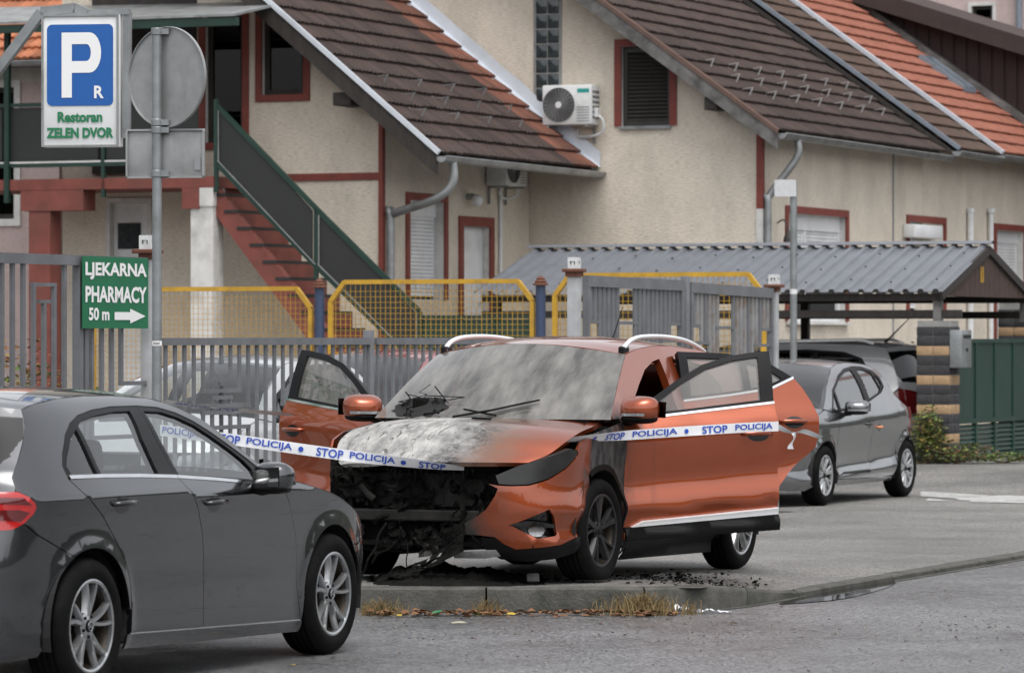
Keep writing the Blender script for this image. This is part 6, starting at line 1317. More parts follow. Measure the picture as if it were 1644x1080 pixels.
def stepped_gate(name, label, p0, p1, z0t, z1t, m, rusty=None, cut=None):
    a0, a1 = PX(p0), PX(p1); t = frame_thing(name, label, 'gate', a0, FB); L = a1-a0; g0 = t.location.z; n = int(L/.105)
    T = lambda y: z0t+(z1t-z0t)*y/L-g0
    r = MB(); r.add([(-.03, 0, T(0)-.10), (-.03, L, T(L)-.10), (-.03, L, T(L)), (-.03, 0, T(0)), (.03, 0, T(0)-.10), (.03, L, T(L)-.10), (.03, L, T(L)), (.03, 0, T(0))], [(0, 1, 2, 3), (7, 6, 5, 4), (3, 2, 6, 7), (0, 4, 5, 1), (0, 3, 7, 4), (1, 5, 6, 2)]); r.build('top_rail', m, t)
    for y in (0, L-.05): s = MB(); s.box(-.028, .028, y, y+.05, .08, T(y)-.101); s.build('stile', m, t)
    s = MB(); s.box(-.025, .025, .05, L-.05, .08, .14); s.build('bottom_rail', m, t)
    for i in range(1, n):
        y = i*L/n; u = i/n; e = min(u, 1-u)*L*.5         # stepped ends and a small window in the middle
        steps = int(e/.12); top = T(y)-.101
        if abs(u-.42) < .06:
            b = MB(); b.box(-.012, .012, y-.02, y+.02, .14, top-.62); b.build('bar', m, t); continue
        lo = .14 if steps >= 5 else top-.30-.16*steps
        b = MB(); b.box(-.009, .009, y-.034, y+.034, max(.14, lo), top); b.build('bar', rusty if rusty and (i*5) % 7 < 5 else m, t)
    for k in range(5):
        w = .05+.24*(k+1)
        for s in (0, 1):
            y0, y1 = (.05, w) if s == 0 else (L-w, L-.05); z = T(y0)-.101-.30-.16*k; b = MB(); b.box(-.013, .013, y0, y1, z-.03, z); b.build('ledger', rusty if rusty and s == 1 and k > 1 else m, t)
    yc = .42*L
    for dz, w in ((.30, .24), (.58, .17)): b = MB(); b.box(-.013, .013, yc-w, yc+w, T(yc)-.101-dz-.03, T(yc)-.101-dz); b.build('ledger', m, t)
    return t
stepped_gate('yard_gate', 'clean grey gate leaf with stepped bars left of the centre post', 940, 1094, 2.255, 2.24, 'fence_grey')
stepped_gate('yard_gate', 'rust stained gate leaf right of the centre post', 1106, 1238, 2.225, 2.19, 'fence_grey', 'fence_rusty')
def gate_post(px, ztop, label, w=.16, m='post_grey', lantern=True, b=FB, group='lantern gate posts'):
    a = a_at(px, b); t = frame_thing('gate_post', label, 'post', a, b, group); g = t.location.z; H = ztop-g
    s = MB(); s.bbox(-w/2, w/2, -w/2, w/2, 0, H, .006); s.build('shaft', m, t, 'auto')
    if lantern:
        c = MB(); c.bbox(-.085, .085, -.085, .085, H, H+.03, .006); c.box(-w*.5-.012, w*.5+.012, -w*.5-.012, w*.5+.012, H-.04, H); c.build('cap_plate', 'rust_brown', t, 'auto')
        l = MB(); q = .045; z0, z1 = H+.03, H+.13
        l.box(-q, q, -q, q, z1-.035, z1); l.box(-q, q, -q, q, z0, z0+.035)
        for sx in (-1, 1):
            for sy in (-1, 1): l.box(sx*q, sx*(q-.02), sy*q, sy*(q-.02), z0+.035, z1-.035)
        l.box(-.012, .012, -q+.006, q-.006, z0+.036, z1-.036); l.box(-q+.006, q-.006, -.012, .012, z0+.036, z1-.036); l.build('lantern', 'post_white', t)
        d = MB(); d.box(-q+.022, q-.022, -q+.022, q-.022, z0+.03, z1-.03); d.build('lantern_core', 'room_dark', t)
    return t
gate_post(922, 2.28, 'grey lantern post left of the clean gate leaf', .10); gate_post(1243, 2.20, 'grey lantern post right of the rusty gate leaf', .075); gate_post(237, 2.30, 'grey lantern post partly behind the round sign pole', .075)
gate_post(1100, 2.28, 'slim steel post between the two gate leaves', .07, 'fence_grey', False, group='slim steel posts'); gate_post(592, 1.76, 'slim steel post joining the low fence stretches', .07, 'fence_grey', False, group='slim steel posts')
def left_gate():
    a0, a1 = PX(-70), PX(128); t = frame_thing('driveway_gate', 'tall grey driveway gate of nested bars at the left edge', 'gate', a0, FB); L = a1-a0; g = t.location.z; H = 2.27-g
    r = MB(); r.box(-.03, .03, 0, L, H-.07, H); r.build('top_rail', 'fence_grey', t); s = MB(); s.box(-.03, .03, L-.05, L, .05, H-.071); s.build('stile', 'fence_grey', t)
    pitch = .140; n = int(L/pitch)
    for i in range(n):
        k = n-1-i; y = i*pitch+.02
        if k >= 5:
            d = max(.12, 1.30-.115*(k-4)) if k < 15 else .2
            b = MB(); b.box(-.012, .012, y-.018, y+.018, H-.07-d, H-.071); b.build('bar', 'fence_grey', t)
            b = MB(); b.box(-.013, .013, max(0, y-1.4), y+.018, H-.07-d-.03, H-.07-d); b.build('ledger', 'fence_grey', t)
        else:
            dz = [0, .125, .24, .125, 0][k]; b = MB(); b.box(-.012, .012, y-.018, y+.018, .05, H-.07-dz-.001); b.build('bar', 'fence_grey', t)
    for dz, q0, q1 in ((.125, 3, 1), (.24, 2.4, 1.6)): b = MB(); b.box(-.013, .013, (n-1-q0)*pitch, (n-1-q1)*pitch+.04, H-.07-dz-.025, H-.07-dz); b.build('ledger', 'fence_grey', t)
    a0, a1 = PX(131), PX(240); t = frame_thing('fence_panel', 'grey nested bar fence panel below the pharmacy sign', 'fence', a0, FB); L = a1-a0; H = 2.27-t.location.z
    r = MB(); r.box(-.03, .03, 0, L, H-.07, H); r.box(-.03, .03, 0, .05, .05, H-.071); r.box(-.03, .03, L-.05, L, .05, H-.071); r.build('frame', 'fence_grey', t)
    for i in range(4): y = .14+i*.14; b = MB(); d = 1.18-.125*i; b.box(-.012, .012, y-.018, y+.018, H-.07-d, H-.071); b.build('bar', 'fence_grey', t); b = MB(); b.box(-.013, .013, y-.018, L-.05, H-.07-d-.03, H-.07-d); b.build('ledger', 'fence_grey', t)
left_gate()
def pharmacy():
    a0 = PX(121); t = frame_thing('pharmacy_sign', 'green pharmacy direction sign with white arrow on the fence', 'sign', a0, FB+.06); g = t.location.z
    y1 = PX(226)-a0; zt = 1.71+(540-412)*31.0/6700*.935; zb = 1.71+(540-527)*31.0/6700*.935
    zt, zb = zt-g, zb-g
    b = MB(); b.box(-.008, .0, 0, y1, zb, zt); b.build('board', 'sign_green', t)
    # read from the street side: text runs along +y on the face x=0
    def fn(x, y): return (.004, x, y)
    h = zt-zb
    for nm, tx, x0, x1, f0, f1 in (('lettering', 'LJEKARNA', .03, .97, .68, .92), ('lettering', 'PHARMACY', .03, .97, .36, .59), ('lettering', '50 m', .08, .39, .11, .29)):
        V, Fc = fit_text(tx, x0*y1, x1*y1, zb+f0*h, zb+f1*h, fn, .035); mesh(nm, V, Fc, 'letter_white', t)
    A = [(.47, .12), (.47, .23), (.71, .23), (.71, .28), (.95, .175), (.71, .07), (.71, .12)]; mesh('arrow', [(.004, p*y1, zb+q*h) for p, q in A], [tuple(range(7))], 'letter_white', t)
pharmacy()
# ---- yellow mesh panels with blue posts, deeper in the yard (run along b at a = YA)
YA = 42.3
def yellow_panel(label, pl, pr, pyt, chl, chr_, zb=.5, group='yellow mesh panels'):
    b0, b1 = b_at(pl, YA), b_at(pr, YA); t = frame_thing('mesh_panel', label, 'fence', YA, b0, group); g = t.location.z
    Y = fr(YA, (b0+b1)/2)[1]; zt = CAM_H+(CY-pyt)/F_PX*Y-g; w = b1-b0; c = .22
    pts = [(0, zb), (0, zt-(c if chl else 0))]+([(c*.8, zt)] if chl else [])+([(w-c*.8, zt)] if chr_ else [])+[(w, zt-(c if chr_ else 0)), (w, zb)]
    m_ = MB()
    for i in range(len(pts)): p, q = pts[i], pts[(i+1) % len(pts)]; m_.bar((p[0], 0, p[1]), (q[0], 0, q[1]), .05, .05)
    m_.build('frame', 'yellow_steel', t)
    f = MB(); k = .062
    def top(x): return zt-.02-(max(0, c*.8-x)*1.25 if chl else 0)-(max(0, x-(w-c*.8))*1.25 if chr_ else 0)
    for i in range(1, int(w/k)): x = i*k; f.bar((x, 0, zb), (x, 0, top(x)), .005, .005)
    for i in range(1, int((zt-zb)/k)):
        z = zb+i*k; x0 = max(0, (z-(zt-c))*.8) if chl else 0; x1 = w-(max(0, (z-(zt-c))*.8) if chr_ else 0); f.bar((x0, 0, z), (x1, 0, z), .005, .005)
    o = f.build('mesh', 'yellow_steel', t); return t
yellow_panel('yellow mesh panel in front of the white column', 150, 499, 464, False, True); yellow_panel('widest yellow mesh panel between the two blue posts', 531, 855, 452, True, True); yellow_panel('yellow mesh panel behind the yard gate leaves', 891, 1226, 441, True, True)
def blue_post(px, pyt, label, finial=True):
    b = b_at(px, YA-.02); t = frame_thing('blue_post', label, 'post', YA-.02, b, 'blue posts of the mesh fence'); g = t.location.z; H = CAM_H+(CY-pyt)/F_PX*fr(YA, b)[1]-g
    s = MB(); s.lathe([(.055, 0), (.055, H), (.001, H)], 14, 'z'); s.build('shaft', 'blue_steel', t, 'auto')
    if finial: f = MB(); f.lathe([(.085, H), (.085, H+.02), (.06, H+.03), (.07, H+.045), (.045, H+.06), (.05, H+.075), (.02, H+.10), (.001, H+.11)], 14, 'z'); f.build('finial', 'rust_brown', t, 'auto')
blue_post(513, 462, 'blue steel post left of the widest yellow mesh panel'); blue_post(868, 458, 'blue steel post with brown finial right of the widest mesh panel')
# ---- carport
def carport():
    Y = 52.3; xr = (1590-CX)/F_PX*Y; zr = CAM_H+(CY-395)/F_PX*Y; A0, B0 = ab(xr, Y)
    g = gz(A0-1.9, B0); t = thing('carport', 'carport with corrugated grey metal roof and brown plank gable', 'carport', (*fr(A0, B0)[:2], g), RZ)
    zr -= g; w = 1.85; L = 6.25; ze = zr-.56
    mat('corrugated', (.18, .19, .21), .45, .35, var=.12, vscale=3, dirt=(.17, .175, .18), dirt_scale=2, dirt_amt=.5)
    for s in (-1, 1):
        V = []; k = 0; x = 0.; pts = []
        while x > -L:
            pts += [(x, 0), (x-.045, 0), (x-.065, .035), (x-.115, .035), (x-.135, 0)]; x -= .19
        for q, h in pts: V += [(q, 0, zr+h), (q, s*(w+.12), ze-.03+h)]
        o = mesh('roof_sheet', V, [(2*i, 2*i+1, 2*i+3, 2*i+2) for i in range(len(pts)-1)], 'corrugated', t)
        for i in range(10):
            for j in range(3): sc = MB(); f = .25+.3*j+.06*(i % 2); sc.lathe([(.001, .02), (.014, .012), (.014, 0)], 6, 'z', (-.2-i*.55, s*w*f, zr+(ze-zr)*f+.036)); sc.build('roof_screw', 'room_dark', t)
        b = MB(); b.bar((-.02, s*.0, zr-.05), (-.02, s*(w+.1), ze-.08), .04, .10); b.build('barge_board', 'dark_wood', t)
        b = MB(); b.box(-L+.1, -.05, s*(w-.05), s*(w+.02), ze-.14, ze-.05); b.build('purlin', 'dark_wood', t)
        b = MB(); b.box(-L+.1, .2, s*(w-.04), s*(w+.01), ze-.34, ze-.25); b.build('tie_beam', 'dark_wood', t)
    b = MB(); V = [(.04, -.10, zr+.03), (.04, 0, zr+.07), (.04, .10, zr+.03), (-L-.05, -.10, zr+.03), (-L-.05, 0, zr+.07), (-L-.05, .10, zr+.03)]; b.add(V, [(0, 1, 4, 3), (1, 2, 5, 4)]); b.build('ridge_cap', 'corrugated', t)
    n = 17
    for i in range(n):
        y = -w+.08+(2*w-.16)*(i+.5)/n; d = (2*w-.16)/n; zt = zr-.06-.30*abs(y)*(1/w)*(.56/.30); b = MB()
        b.add([(-.06, y-d/2+.004, ze-.08), (-.06, y+d/2-.004, ze-.08), (-.06, y+d/2-.004, zr-.06-.56*abs(y+d/2-.004)/w), (-.06, y-d/2+.004, zr-.06-.56*abs(y-d/2+.004)/w), (-.04, y-d/2+.004, ze-.08), (-.04, y+d/2-.004, ze-.08), (-.04, y+d/2-.004, zr-.06-.56*abs(y+d/2-.004)/w), (-.04, y-d/2+.004, zr-.06-.56*abs(y-d/2+.004)/w)], [(3, 2, 1, 0), (4, 5, 6, 7), (0, 1, 5, 4), (1, 2, 6, 5), (2, 3, 7, 6), (3, 0, 4, 7)])
        b.build('plank', 'plank_brown', t)
    for q in (0, .08): V, Fc = fit_text('1', 0, .05, 0, .20, lambda x, y: (-.034, -.30+q+x, ze+.10+y), .02); mesh('house_number', V, Fc, 'yellow_steel', t)
    for y, x in ((-w+.02, -.10), (w-.02, -.10), (-w+.02, -3.1), (w-.02, -3.1), (-w+.02, -L+.3), (w-.02, -L+.3)):
        b = MB(); b.box(x-.05, x+.05, y-.05, y+.05, (1.72 if (x > -1) else 0), ze-.14); b.build('post', 'grey_wood' if x > -1 else 'dark_wood', t)
    return t, w, ze, A0, B0, g
mat('plank_brown', (.055, .032, .025), .75, var=.25, vscale=4, stretch=(1, 6, 1), dirt=(.03, .02, .018), dirt_scale=3, dirt_amt=.5)
CP, CPW, CPZ, CPA, CPB, CPG = carport()
def pillar(label, a, b, h, w=.42, group='brick gate pillars'):
    t = thing('brick_pillar', label, 'pillar', (*fr(a, b)[:2], gz(a, b)), RZ, group)
    mat('brick_dark', (.035, .035, .038), .8, var=.3, vscale=9, bump=.3); mat('brick_tan', (.38, .25, .14), .8, var=.15, vscale=9, bump=.3)
    c = MB(); c.box(-w/2+.012, w/2-.012, -w/2+.012, w/2-.012, 0, h); c.build('core', 'mortar', t)
    n = int(h/.118)
    for k in range(n):
        z = k*.118; tan = (n-1-k) % 3 == 2
        for i in range(2):
            o = .5*w*(i-.0)-w/2; b_ = MB(); b_.bbox(o+.004, o+w/2-.004, -w/2, -w/2+w*.49, z+.004, z+.114, .004); b_.bbox(o+.004, o+w/2-.004, w/2-w*.49, w/2, z+.004, z+.114, .004); b_.build('brick', 'brick_tan' if tan else 'brick_dark', t, 'auto')
    return t
PA, PB = CPA-CPW+.02, CPB-.10
pillar('striped brick pillar with grey mailbox beside the green gate', PA, PB, 1.72); pillar('dark brick pillar at the right end of the green gate', PA+4.6, b_at(1634, PA+4.6), 2.0)
mb_ = thing('mailbox', 'grey metal mailbox fixed to the striped brick pillar', 'mailbox', (*fr(PA-.02, PB+.21)[:2], gz(PA, PB)+1.15), RZ); q = MB(); q.bbox(0, .16, -.20, .20, 0, .46, .015); q.build('box', 'galv', mb_, 'auto'); q = MB(); q.box(.16, .166, -.15, .15, .36, .40); q.box(.16, .168, -.03, .03, .2, .24); q.build('slot', 'room_dark', mb_)
def green_gate():
    t = thing('green_gate', 'dark green solid sliding gate with louvred foot at right edge', 'gate', (*fr(PA+.30, PB+.12)[:2], gz(PA+.3, PB)), RZ); L = 4.0; H = 1.50
    fm = MB(); fm.box(-.03, .03, 0, L, H-.05, H); fm.box(-.03, .03, 0, L, .02, .08); fm.box(-.03, .03, 0, L, .46, .52)
    for i in range(6): y = i*L/5; fm.box(-.028, .028, max(0, y-.03), min(L, y+.03), .081, .459); fm.box(-.028, .028, max(0, y-.03), min(L, y+.03), .521, H-.051)
    fm.build('frame', 'green_gate', t)
    for i in range(5):
        y0, y1 = i*L/5+.03, (i+1)*L/5-.03; p = MB(); p.box(-.008, .008, y0, y1, .52, H-.05); p.build('panel', 'green_gate', t)
        for j in range(6): z = .10+j*.058; s = MB(); s.add([(.012, y0, z), (.012, y1, z), (-.02, y1, z+.05), (-.02, y0, z+.05), (.018, y0, z+.004), (.018, y1, z+.004), (-.014, y1, z+.054), (-.014, y0, z+.054)], [(0, 1, 2, 3), (7, 6, 5, 4), (0, 4, 5, 1), (2, 6, 7, 3)]); s.build('louvre', 'green_gate', t)
green_gate()
# ---- poles and signs
def clamp(m_, z, r=.03): m_.lathe([(r+.004, z-.022), (r+.007, z-.018), (r+.007, z+.018), (r+.004, z+.022)], 14, 'z'); m_.box(r-.006, r+.045, -.022, .02, z-.0175, z+.0175)
def round_sign():
    Y = 26.1; X = (252-CX)/F_PX*Y; s = F_PX/Y; g = gz(*ab(X, Y)); t = thing('traffic_sign', 'back of a round traffic sign and plate on a galvanised pole', 'sign', (X, Y, g), 0)
    Z = lambda py: CAM_H+(CY-py)/s-g
    p = MB(); p.lathe([(.03, 0), (.03, Z(48)), (.001, Z(48))], 16, 'z'); p.build('pole', 'galv', t, 'auto')
    zc = Z(124); r = .315; ro = Matrix.Rotation(R(-36), 3, 'Z')
    d = MB(); d.lathe([(.001, .0), (r-.008, .0), (r-.004, -.014), (r, -.014), (r+.002, .006), (r-.006, .012), (.001, .012)], 56, 'y'); d.V = [(ro @ Vector((v[0]+.045, v[1]+.045, v[2]))+Vector((0, 0, zc)))[:] for v in d.V]; d.build('disc', 'sign_back', t, 'auto')
    w, z0, z1 = .255, Z(286), Z(207); b = MB(); b.bbox(-w+.045, w+.045, .036, .046, z0, z1, .004)
    for q in ((-w, -w+.012), (w-.012, w)): b.box(q[0]+.045, q[1]+.045, .018, .036, z0+.012, z1-.012)
    b.box(-w+.057, w+.033, .018, .036, z0, z0+.012); b.box(-w+.057, w+.033, .018, .036, z1-.012, z1)
    ro2 = Matrix.Rotation(R(-12), 3, 'Z'); b.V = [(ro2 @ Vector(v))[:] for v in b.V]; b.build('plate', 'sign_back', t, 'auto')
    for py in (51, 197, 209, 279): c = MB(); clamp(c, Z(py)); c.build('clamp', 'galv', t, 'auto')
    k = MB(); k.box(.235, .275, .028, .034, z0+.05, z0+.13); k.V = [(ro2 @ Vector(v))[:] for v in k.V]; k.build('sticker', 'grey_print', t)
    zs = Z(551); k = MB(); k.lathe([(.0315, zs-.015), (.0315, zs+.015)], 16, 'z'); k.build('sticker', 'letter_white', t)
    V, Fc = fit_text('ozan', -.022, .022, zs-.008, zs+.008, lambda x, y: (.0322*math.sin(x/.0322), -.0322*math.cos(x/.0322), y), .01); mesh('lettering', V, Fc, 'letter_black', t)
round_sign()
def parking_sign():
    Y = 27.2; s = F_PX/Y; X = (130-CX)/F_PX*Y; g = gz(*ab(X, Y)); t = thing('parking_sign', 'white restaurant parking sign box with blue P on a bent arm', 'sign', (X, Y, g), R(-9))
    Zp = lambda py: CAM_H+(CY-py)/s-g; w = .258; z0, z1 = Zp(236), Zp(24)
    b = MB(); b.bbox(-w, w, -.02, .10, z0, z1, .008); b.build('casing', 'sign_white', t, 'auto')
    f = MB()
    for q in ((-w, -w+.012), (w-.012, w)): f.box(q[0], q[1], -.032, -.021, z0, z1)
    f.box(-w+.012, w-.012, -.032, -.021, z0, z0+.012); f.box(-w+.012, w-.012, -.032, -.021, z1-.012, z1); f.build('rim', 'zinc', t)
    # blue panel with the letter
    def rect(x0, x1, a, b_, r=.03, n=6):
        o = []
        for cx, cz, s0 in ((x1-r, a+r, -90), (x1-r, b_-r, 0), (x0+r, b_-r, 90), (x0+r, a+r, 180)): o += [(cx+r*math.cos(R(s0+90*i/n)), cz+r*math.sin(R(s0+90*i/n))) for i in range(n+1)]
        return o
    h = z1-z0; B0, B1 = z0+h*.31, z0+h*.925
    mesh('blue_panel', [(x, -.0245, z) for x, z in rect(-w*.86, w*.86, B0, B1, .035)], [tuple(range(28))], 'sign_blue', t)
    P = [(-.48, 0), (-.48, 1), (.28, 1)]+[(.28+.32*math.cos(R(90-a)), .69+.31*math.sin(R(90-a))) for a in range(0, 181, 15)]+[(-.20, .38), (-.20, 0)]
    H_ = [(-.20, .56), (.20, .56)]+[(.20+.12*math.cos(R(-90+a)), .69+.13*math.sin(R(-90+a))) for a in range(15, 180, 15)]+[(.20, .82), (-.20, .82)]
    sc = lambda x, z: (x*w*.95-.005, B0+(B1-B0)*(.10+.80*z))
    v2, F2 = cdt(np.array([sc(*p) for p in P]), [np.array([sc(*p) for p in H_])], .5); mesh('letter_p', [(x, -.0275, z) for x, z in v2], F2, 'letter_white', t)
    fn = lambda x, y: (x, -.0275, y)
    for tx, x0, x1, f0, f1, mm, of in (('R', .095, .16, .365, .46, 'letter_white', .03), ('Restoran', -.15, .15, .185, .265, 'letter_green', .04), ('ZELEN DVOR', -.225, .225, .065, .145, 'letter_green', .045)):
        V, Fc = fit_text(tx, x0, x1, z0+f0*h, z0+f1*h, fn, of); mesh('lettering', V, Fc, mm, t)
    # bent box-section arm
    q = lambda px, py: ((px-130)/s, .05, Zp(py))
    a = MB(); pts = [q(-160, 380), q(-30, 135), q(62, 18), q(118, 12), q(138, 22)]
    for i in range(len(pts)-1): a.bar(pts[i], pts[i+1], .07, .06)
    a.bar(q(60, 20), q(208, 20), .06, .035); a.bar(q(204, 20), q(202, 222), .05, .04); a.bar((-.05+q(-160, 380)[0], .05, 0), q(-160, 380), .09, .09); a.build('arm', 'galv', t)
parking_sign()
def street_sign():
    Y = 48.0; X = (1274-CX)/F_PX*Y; s = F_PX/Y; g = gz(*ab(X, Y)); t = thing('street_name_sign', 'galvanised pole with small white street name plate on top', 'sign', (X, Y, g)); Z = lambda py: CAM_H+(CY-py)/s-g
    p = MB(); p.lathe([(.04, 0), (.04, Z(291)), (.001, Z(291))], 14, 'z'); p.build('pole', 'galv', t, 'auto')
    b = MB(); b.box(-.235, .02, -.06, -.042, Z(316), Z(289)); b.V = [(Matrix.Rotation(R(8), 3, 'Z') @ Vector(v))[:] for v in b.V]; b.build('plate', 'plate_grey', t)
    st = MB(); st.lathe([(.0415, Z(472)), (.0415, Z(464))], 14, 'z'); st.build('sticker', 'sign_white', t)
street_sign()
# ---------------------------------------------------------------- vehicles deeper in the yard
WAG = Surf([(.93, 0), (.91, .32), (.83, .58), (.68, .76), (.42, .86), (0, .89), (-1.3, .90), (-2.4, .90), (-3.0, .885), (-3.4, .82), (-3.6, .68), (-3.68, .42), (-3.70, 0)],
 side=[(.10, .10), (.2, .03), (.35, .02), (.6, .015), (.8, .004), (.92, .0), (1.0, .02), (1.08, .055), (1.3, .13), (1.5, .22), (1.58, .28), (1.66, .40)],
 front=[(.1, .15), (.25, .05), (.5, .0), (.75, .04), (.95, .2)], rear=[(.2, .08), (.35, .02), (.55, 0), (.8, .03), (.95, .05), (1.1, .10), (1.3, .22), (1.5, .38), (1.62, .5)], arches=((0, .34, .39), (-2.75, .34, .39)))
W_RF = [(-.95, 1.50), (-1.3, 1.56), (-1.8, 1.60), (-2.4, 1.60), (-3.0, 1.575), (-3.25, 1.545)]
W_A = [(-.25, 1.05), (-.45, 1.20), (-.70, 1.37), (-.95, 1.50)]
wagon = dict(S=WAG, wb=2.75, hw=.90, Rt=.34, rr=.22, archR=.395, track=.885, belt=1.06, cowl=-.2, paint='paint_wagon', wstyle='cover', res=.07, glass='tint_glass',
 side=W_A+W_RF[1:]+[(-3.33, 1.42), (-3.42, 1.22), (-3.47, 1.08), (-3.36, .98), (-3.38, .80), (-3.48, .70), (-3.2, .62)]+arc(-2.75, .34, .395, 40, 170, 12)+[(-2.36, .5), (-2.36, 1.07), (-2.95, 1.12), (-3.08, 1.22), (-2.95, 1.42), (-2.7, 1.50), (-2.2, 1.53), (-1.5, 1.51), (-1.15, 1.45), (-.85, 1.30), (-.52, 1.07)],
 fdoor=dict(poly=[(-.45, .24), (-.46, 1.0), (-.52, 1.065), (-1.45, 1.07), (-1.46, .24)], frame=[(-.52, 1.07), (-.85, 1.30), (-1.15, 1.45), (-1.45, 1.507), (-1.45, 1.072)], panes=[[(-.66, 1.10), (-.88, 1.27), (-1.17, 1.41), (-1.41, 1.465), (-1.41, 1.10)]], handles=[(-1.28, .95)]),
 rdoor=dict(poly=[(-1.47, .24), (-1.46, 1.07), (-2.36, 1.07), (-2.36, .5), (-2.30, .24)], frame=[(-1.46, 1.072), (-1.46, 1.508), (-2.2, 1.53), (-2.7, 1.50), (-2.95, 1.42), (-3.08, 1.22), (-2.95, 1.12), (-2.36, 1.074)], panes=[[(-1.50, 1.10), (-1.50, 1.475), (-2.2, 1.495), (-2.30, 1.49), (-2.30, 1.11)], [(-2.36, 1.11), (-2.36, 1.485), (-2.68, 1.465), (-2.91, 1.40), (-3.02, 1.23), (-2.93, 1.155)]], handles=[(-2.2, .95)]),
 fender=[(-.45, .98), (-.4, 1.04), (0, .98), (.35, .90), (.5, .82), (.42, .66)]+arc(0, .34, .395, 45, 180, 12)+[(-.42, .24)],
 fbumper=[('f', 0, .2), (.55, .18), (.38, .2)]+arc(0, .34, .395, -12, 45, 8)+[(.42, .66), (.5, .75), ('f', 0, .75)],
 rbumper=[(-3.2, .615)]+arc(-2.75, .34, .395, 140, 188, 8)[0:]+[(-3.4, .25), ('r', .4, .28), ('r', 0, .28), ('r', 0, .72), (-3.5, .69)],
 taillight=[(-3.365, .98), (-3.385, .81), (-3.47, .72), ('r', .55, .76), ('r', .40, .86), ('r', .45, 1.0), (-3.47, 1.05)], tail_m='dark_red_lens',
 mirror=(-.72, 1.0, 1.12), screen=W_A, screen_b=([(0, .3), (1, .2)], [(0, 0), (1, .06)]), hood=[(-.25, 1.04), (0, .985), (.35, .905), (.55, .80)], hood_b=([(0, .15), (1, .25)], [(0, .05), (1, .01)]),
 roof=W_RF, roof_b=([(0, .18), (.3, .02), (1, -.14)], [(0, .06), (1, .04)]), rear=[(-3.25, 1.545), (-3.33, 1.42), (-3.42, 1.22), (-3.47, 1.08), (-3.52, .9), (-3.55, .65)], rear_b=([(0, -.12), (1, -.15)], [(0, .03), (1, 0)]),
 rearglass=[(-3.29, 1.50), (-3.34, 1.40), (-3.42, 1.22), (-3.45, 1.13)], rearglass_b=([(0, -.15), (1, -.165)], [(0, .02), (1, 0)]), rear_glass='tint_glass')
wz = .02
WG = build_car(wagon, 'dark grey estate car parked under the carport', 'car', (1.92, 53.45, wz), R(180-23.5))
for sg in (1, -1):
    m_ = MB(); m_.tube([(x, sg*.60, z) for x, z in ((-1.2, 1.57), (-1.3, 1.62), (-2.9, 1.65), (-3.05, 1.60))], .02, 8); m_.build('roof_rail', 'alu_rail', WG, True)
m_ = MB(); m_.tube([(-3.0, 0, 1.62), (-3.05, 0, 1.66), (-3.35, 0, 1.95)], [.02, .012, .004], 8); m_.build('aerial', 'black_plastic', WG)
def yard_car(label, a, b, paint_, h=23.5, scale=1., z=0.):
    sp = dict(compact); sp['paint'] = paint_; sp['mirror_m'] = paint_; sp['glass'] = 'car_glass'; sp['extra'] = [(n, p, paint_ if m == 'paint_silver' else m, i) for n, p, m, i in compact['extra']]
    x, y, _ = fr(a, b); o = build_car(sp, label, 'car', (x, y, gz(a, b)), R(270-h)); o.scale = (scale, scale, scale); return o
yard_car('white hatchback standing behind the low grey fence', a_at(425, -15.55), -16.45, 'paint_white', 23.5, 1.02)
yard_car('red hatchback mostly hidden behind the burnt car', a_at(640, -16.6), -17.4, 'paint_red', 23.5, 1.08)
# ---------------------------------------------------------------- police tape
def tape(label, pts, w, texts, tilt=None, name='police_tape', flip=False):
    """ribbon through 3D points; texts = [(string, s0, s1)] along its length in metres; tilt = roll angles"""
    t = thing(name, label, 'tape', tuple(pts[0])); P = catmull(pts, 16)-np.array(pts[0]); l = np.concatenate([[0], np.cumsum(np.linalg.norm(np.diff(P, axis=0), axis=1))])
    tl = tilt or [(0, 0), (l[-1], 0)]; tf = pchip(*zip(*[(f*l[-1], a) for f, a in tl]))
    def at_(s, v, d=0.):
        s = np.clip(s, 0, l[-1]-1e-4); c = np.array([np.interp(s, l, P[:, k]) for k in range(3)]); c2 = np.array([np.interp(min(s+.01, l[-1]), l, P[:, k]) for k in range(3)]); T = c2-c; T = T/(np.linalg.norm(T)+1e-9)
        up = np.array([0, 0, 1.]); sd = np.cross(T, up); sd /= np.linalg.norm(sd)+1e-9; u2 = np.cross(sd, T); a = R(float(tf(s)))+.10*noise.noise(Vector((s*3, 1, 2)))
        return c+(u2*math.cos(a)+sd*math.sin(a))*v+(sd*math.cos(a)-u2*math.sin(a))*d
    n = max(8, int(l[-1]/.03)); V = []
    for i in range(n+1): s = l[-1]*i/n; V += [at_(s, -w/2), at_(s, 0, .002*math.sin(s*9)), at_(s, w/2)]
    mesh('ribbon', V, [(3*i+j, 3*i+j+1, 3*i+j+4, 3*i+j+3) for i in range(n) for j in range(2)], 'tape_white', t, True)
    for tx, s0, s1 in texts:
        if tx == 'o':
            r = w*.24; Vv = [at_(s0+r*math.cos(k*.524), r*math.sin(k*.524), .006) for k in range(12)]; mesh('printed_dot', Vv, [tuple(range(12))], 'tape_blue', t); continue
        Vv, Fc = fit_text(tx, s0, s1, -w*.38, w*.38, lambda x, y: at_(x, y, .005), .022); mesh('lettering', Vv, Fc, 'tape_blue', t)
    return t
E1 = at(258, 683, 26.0); E2 = at(430, 713, 26.0)
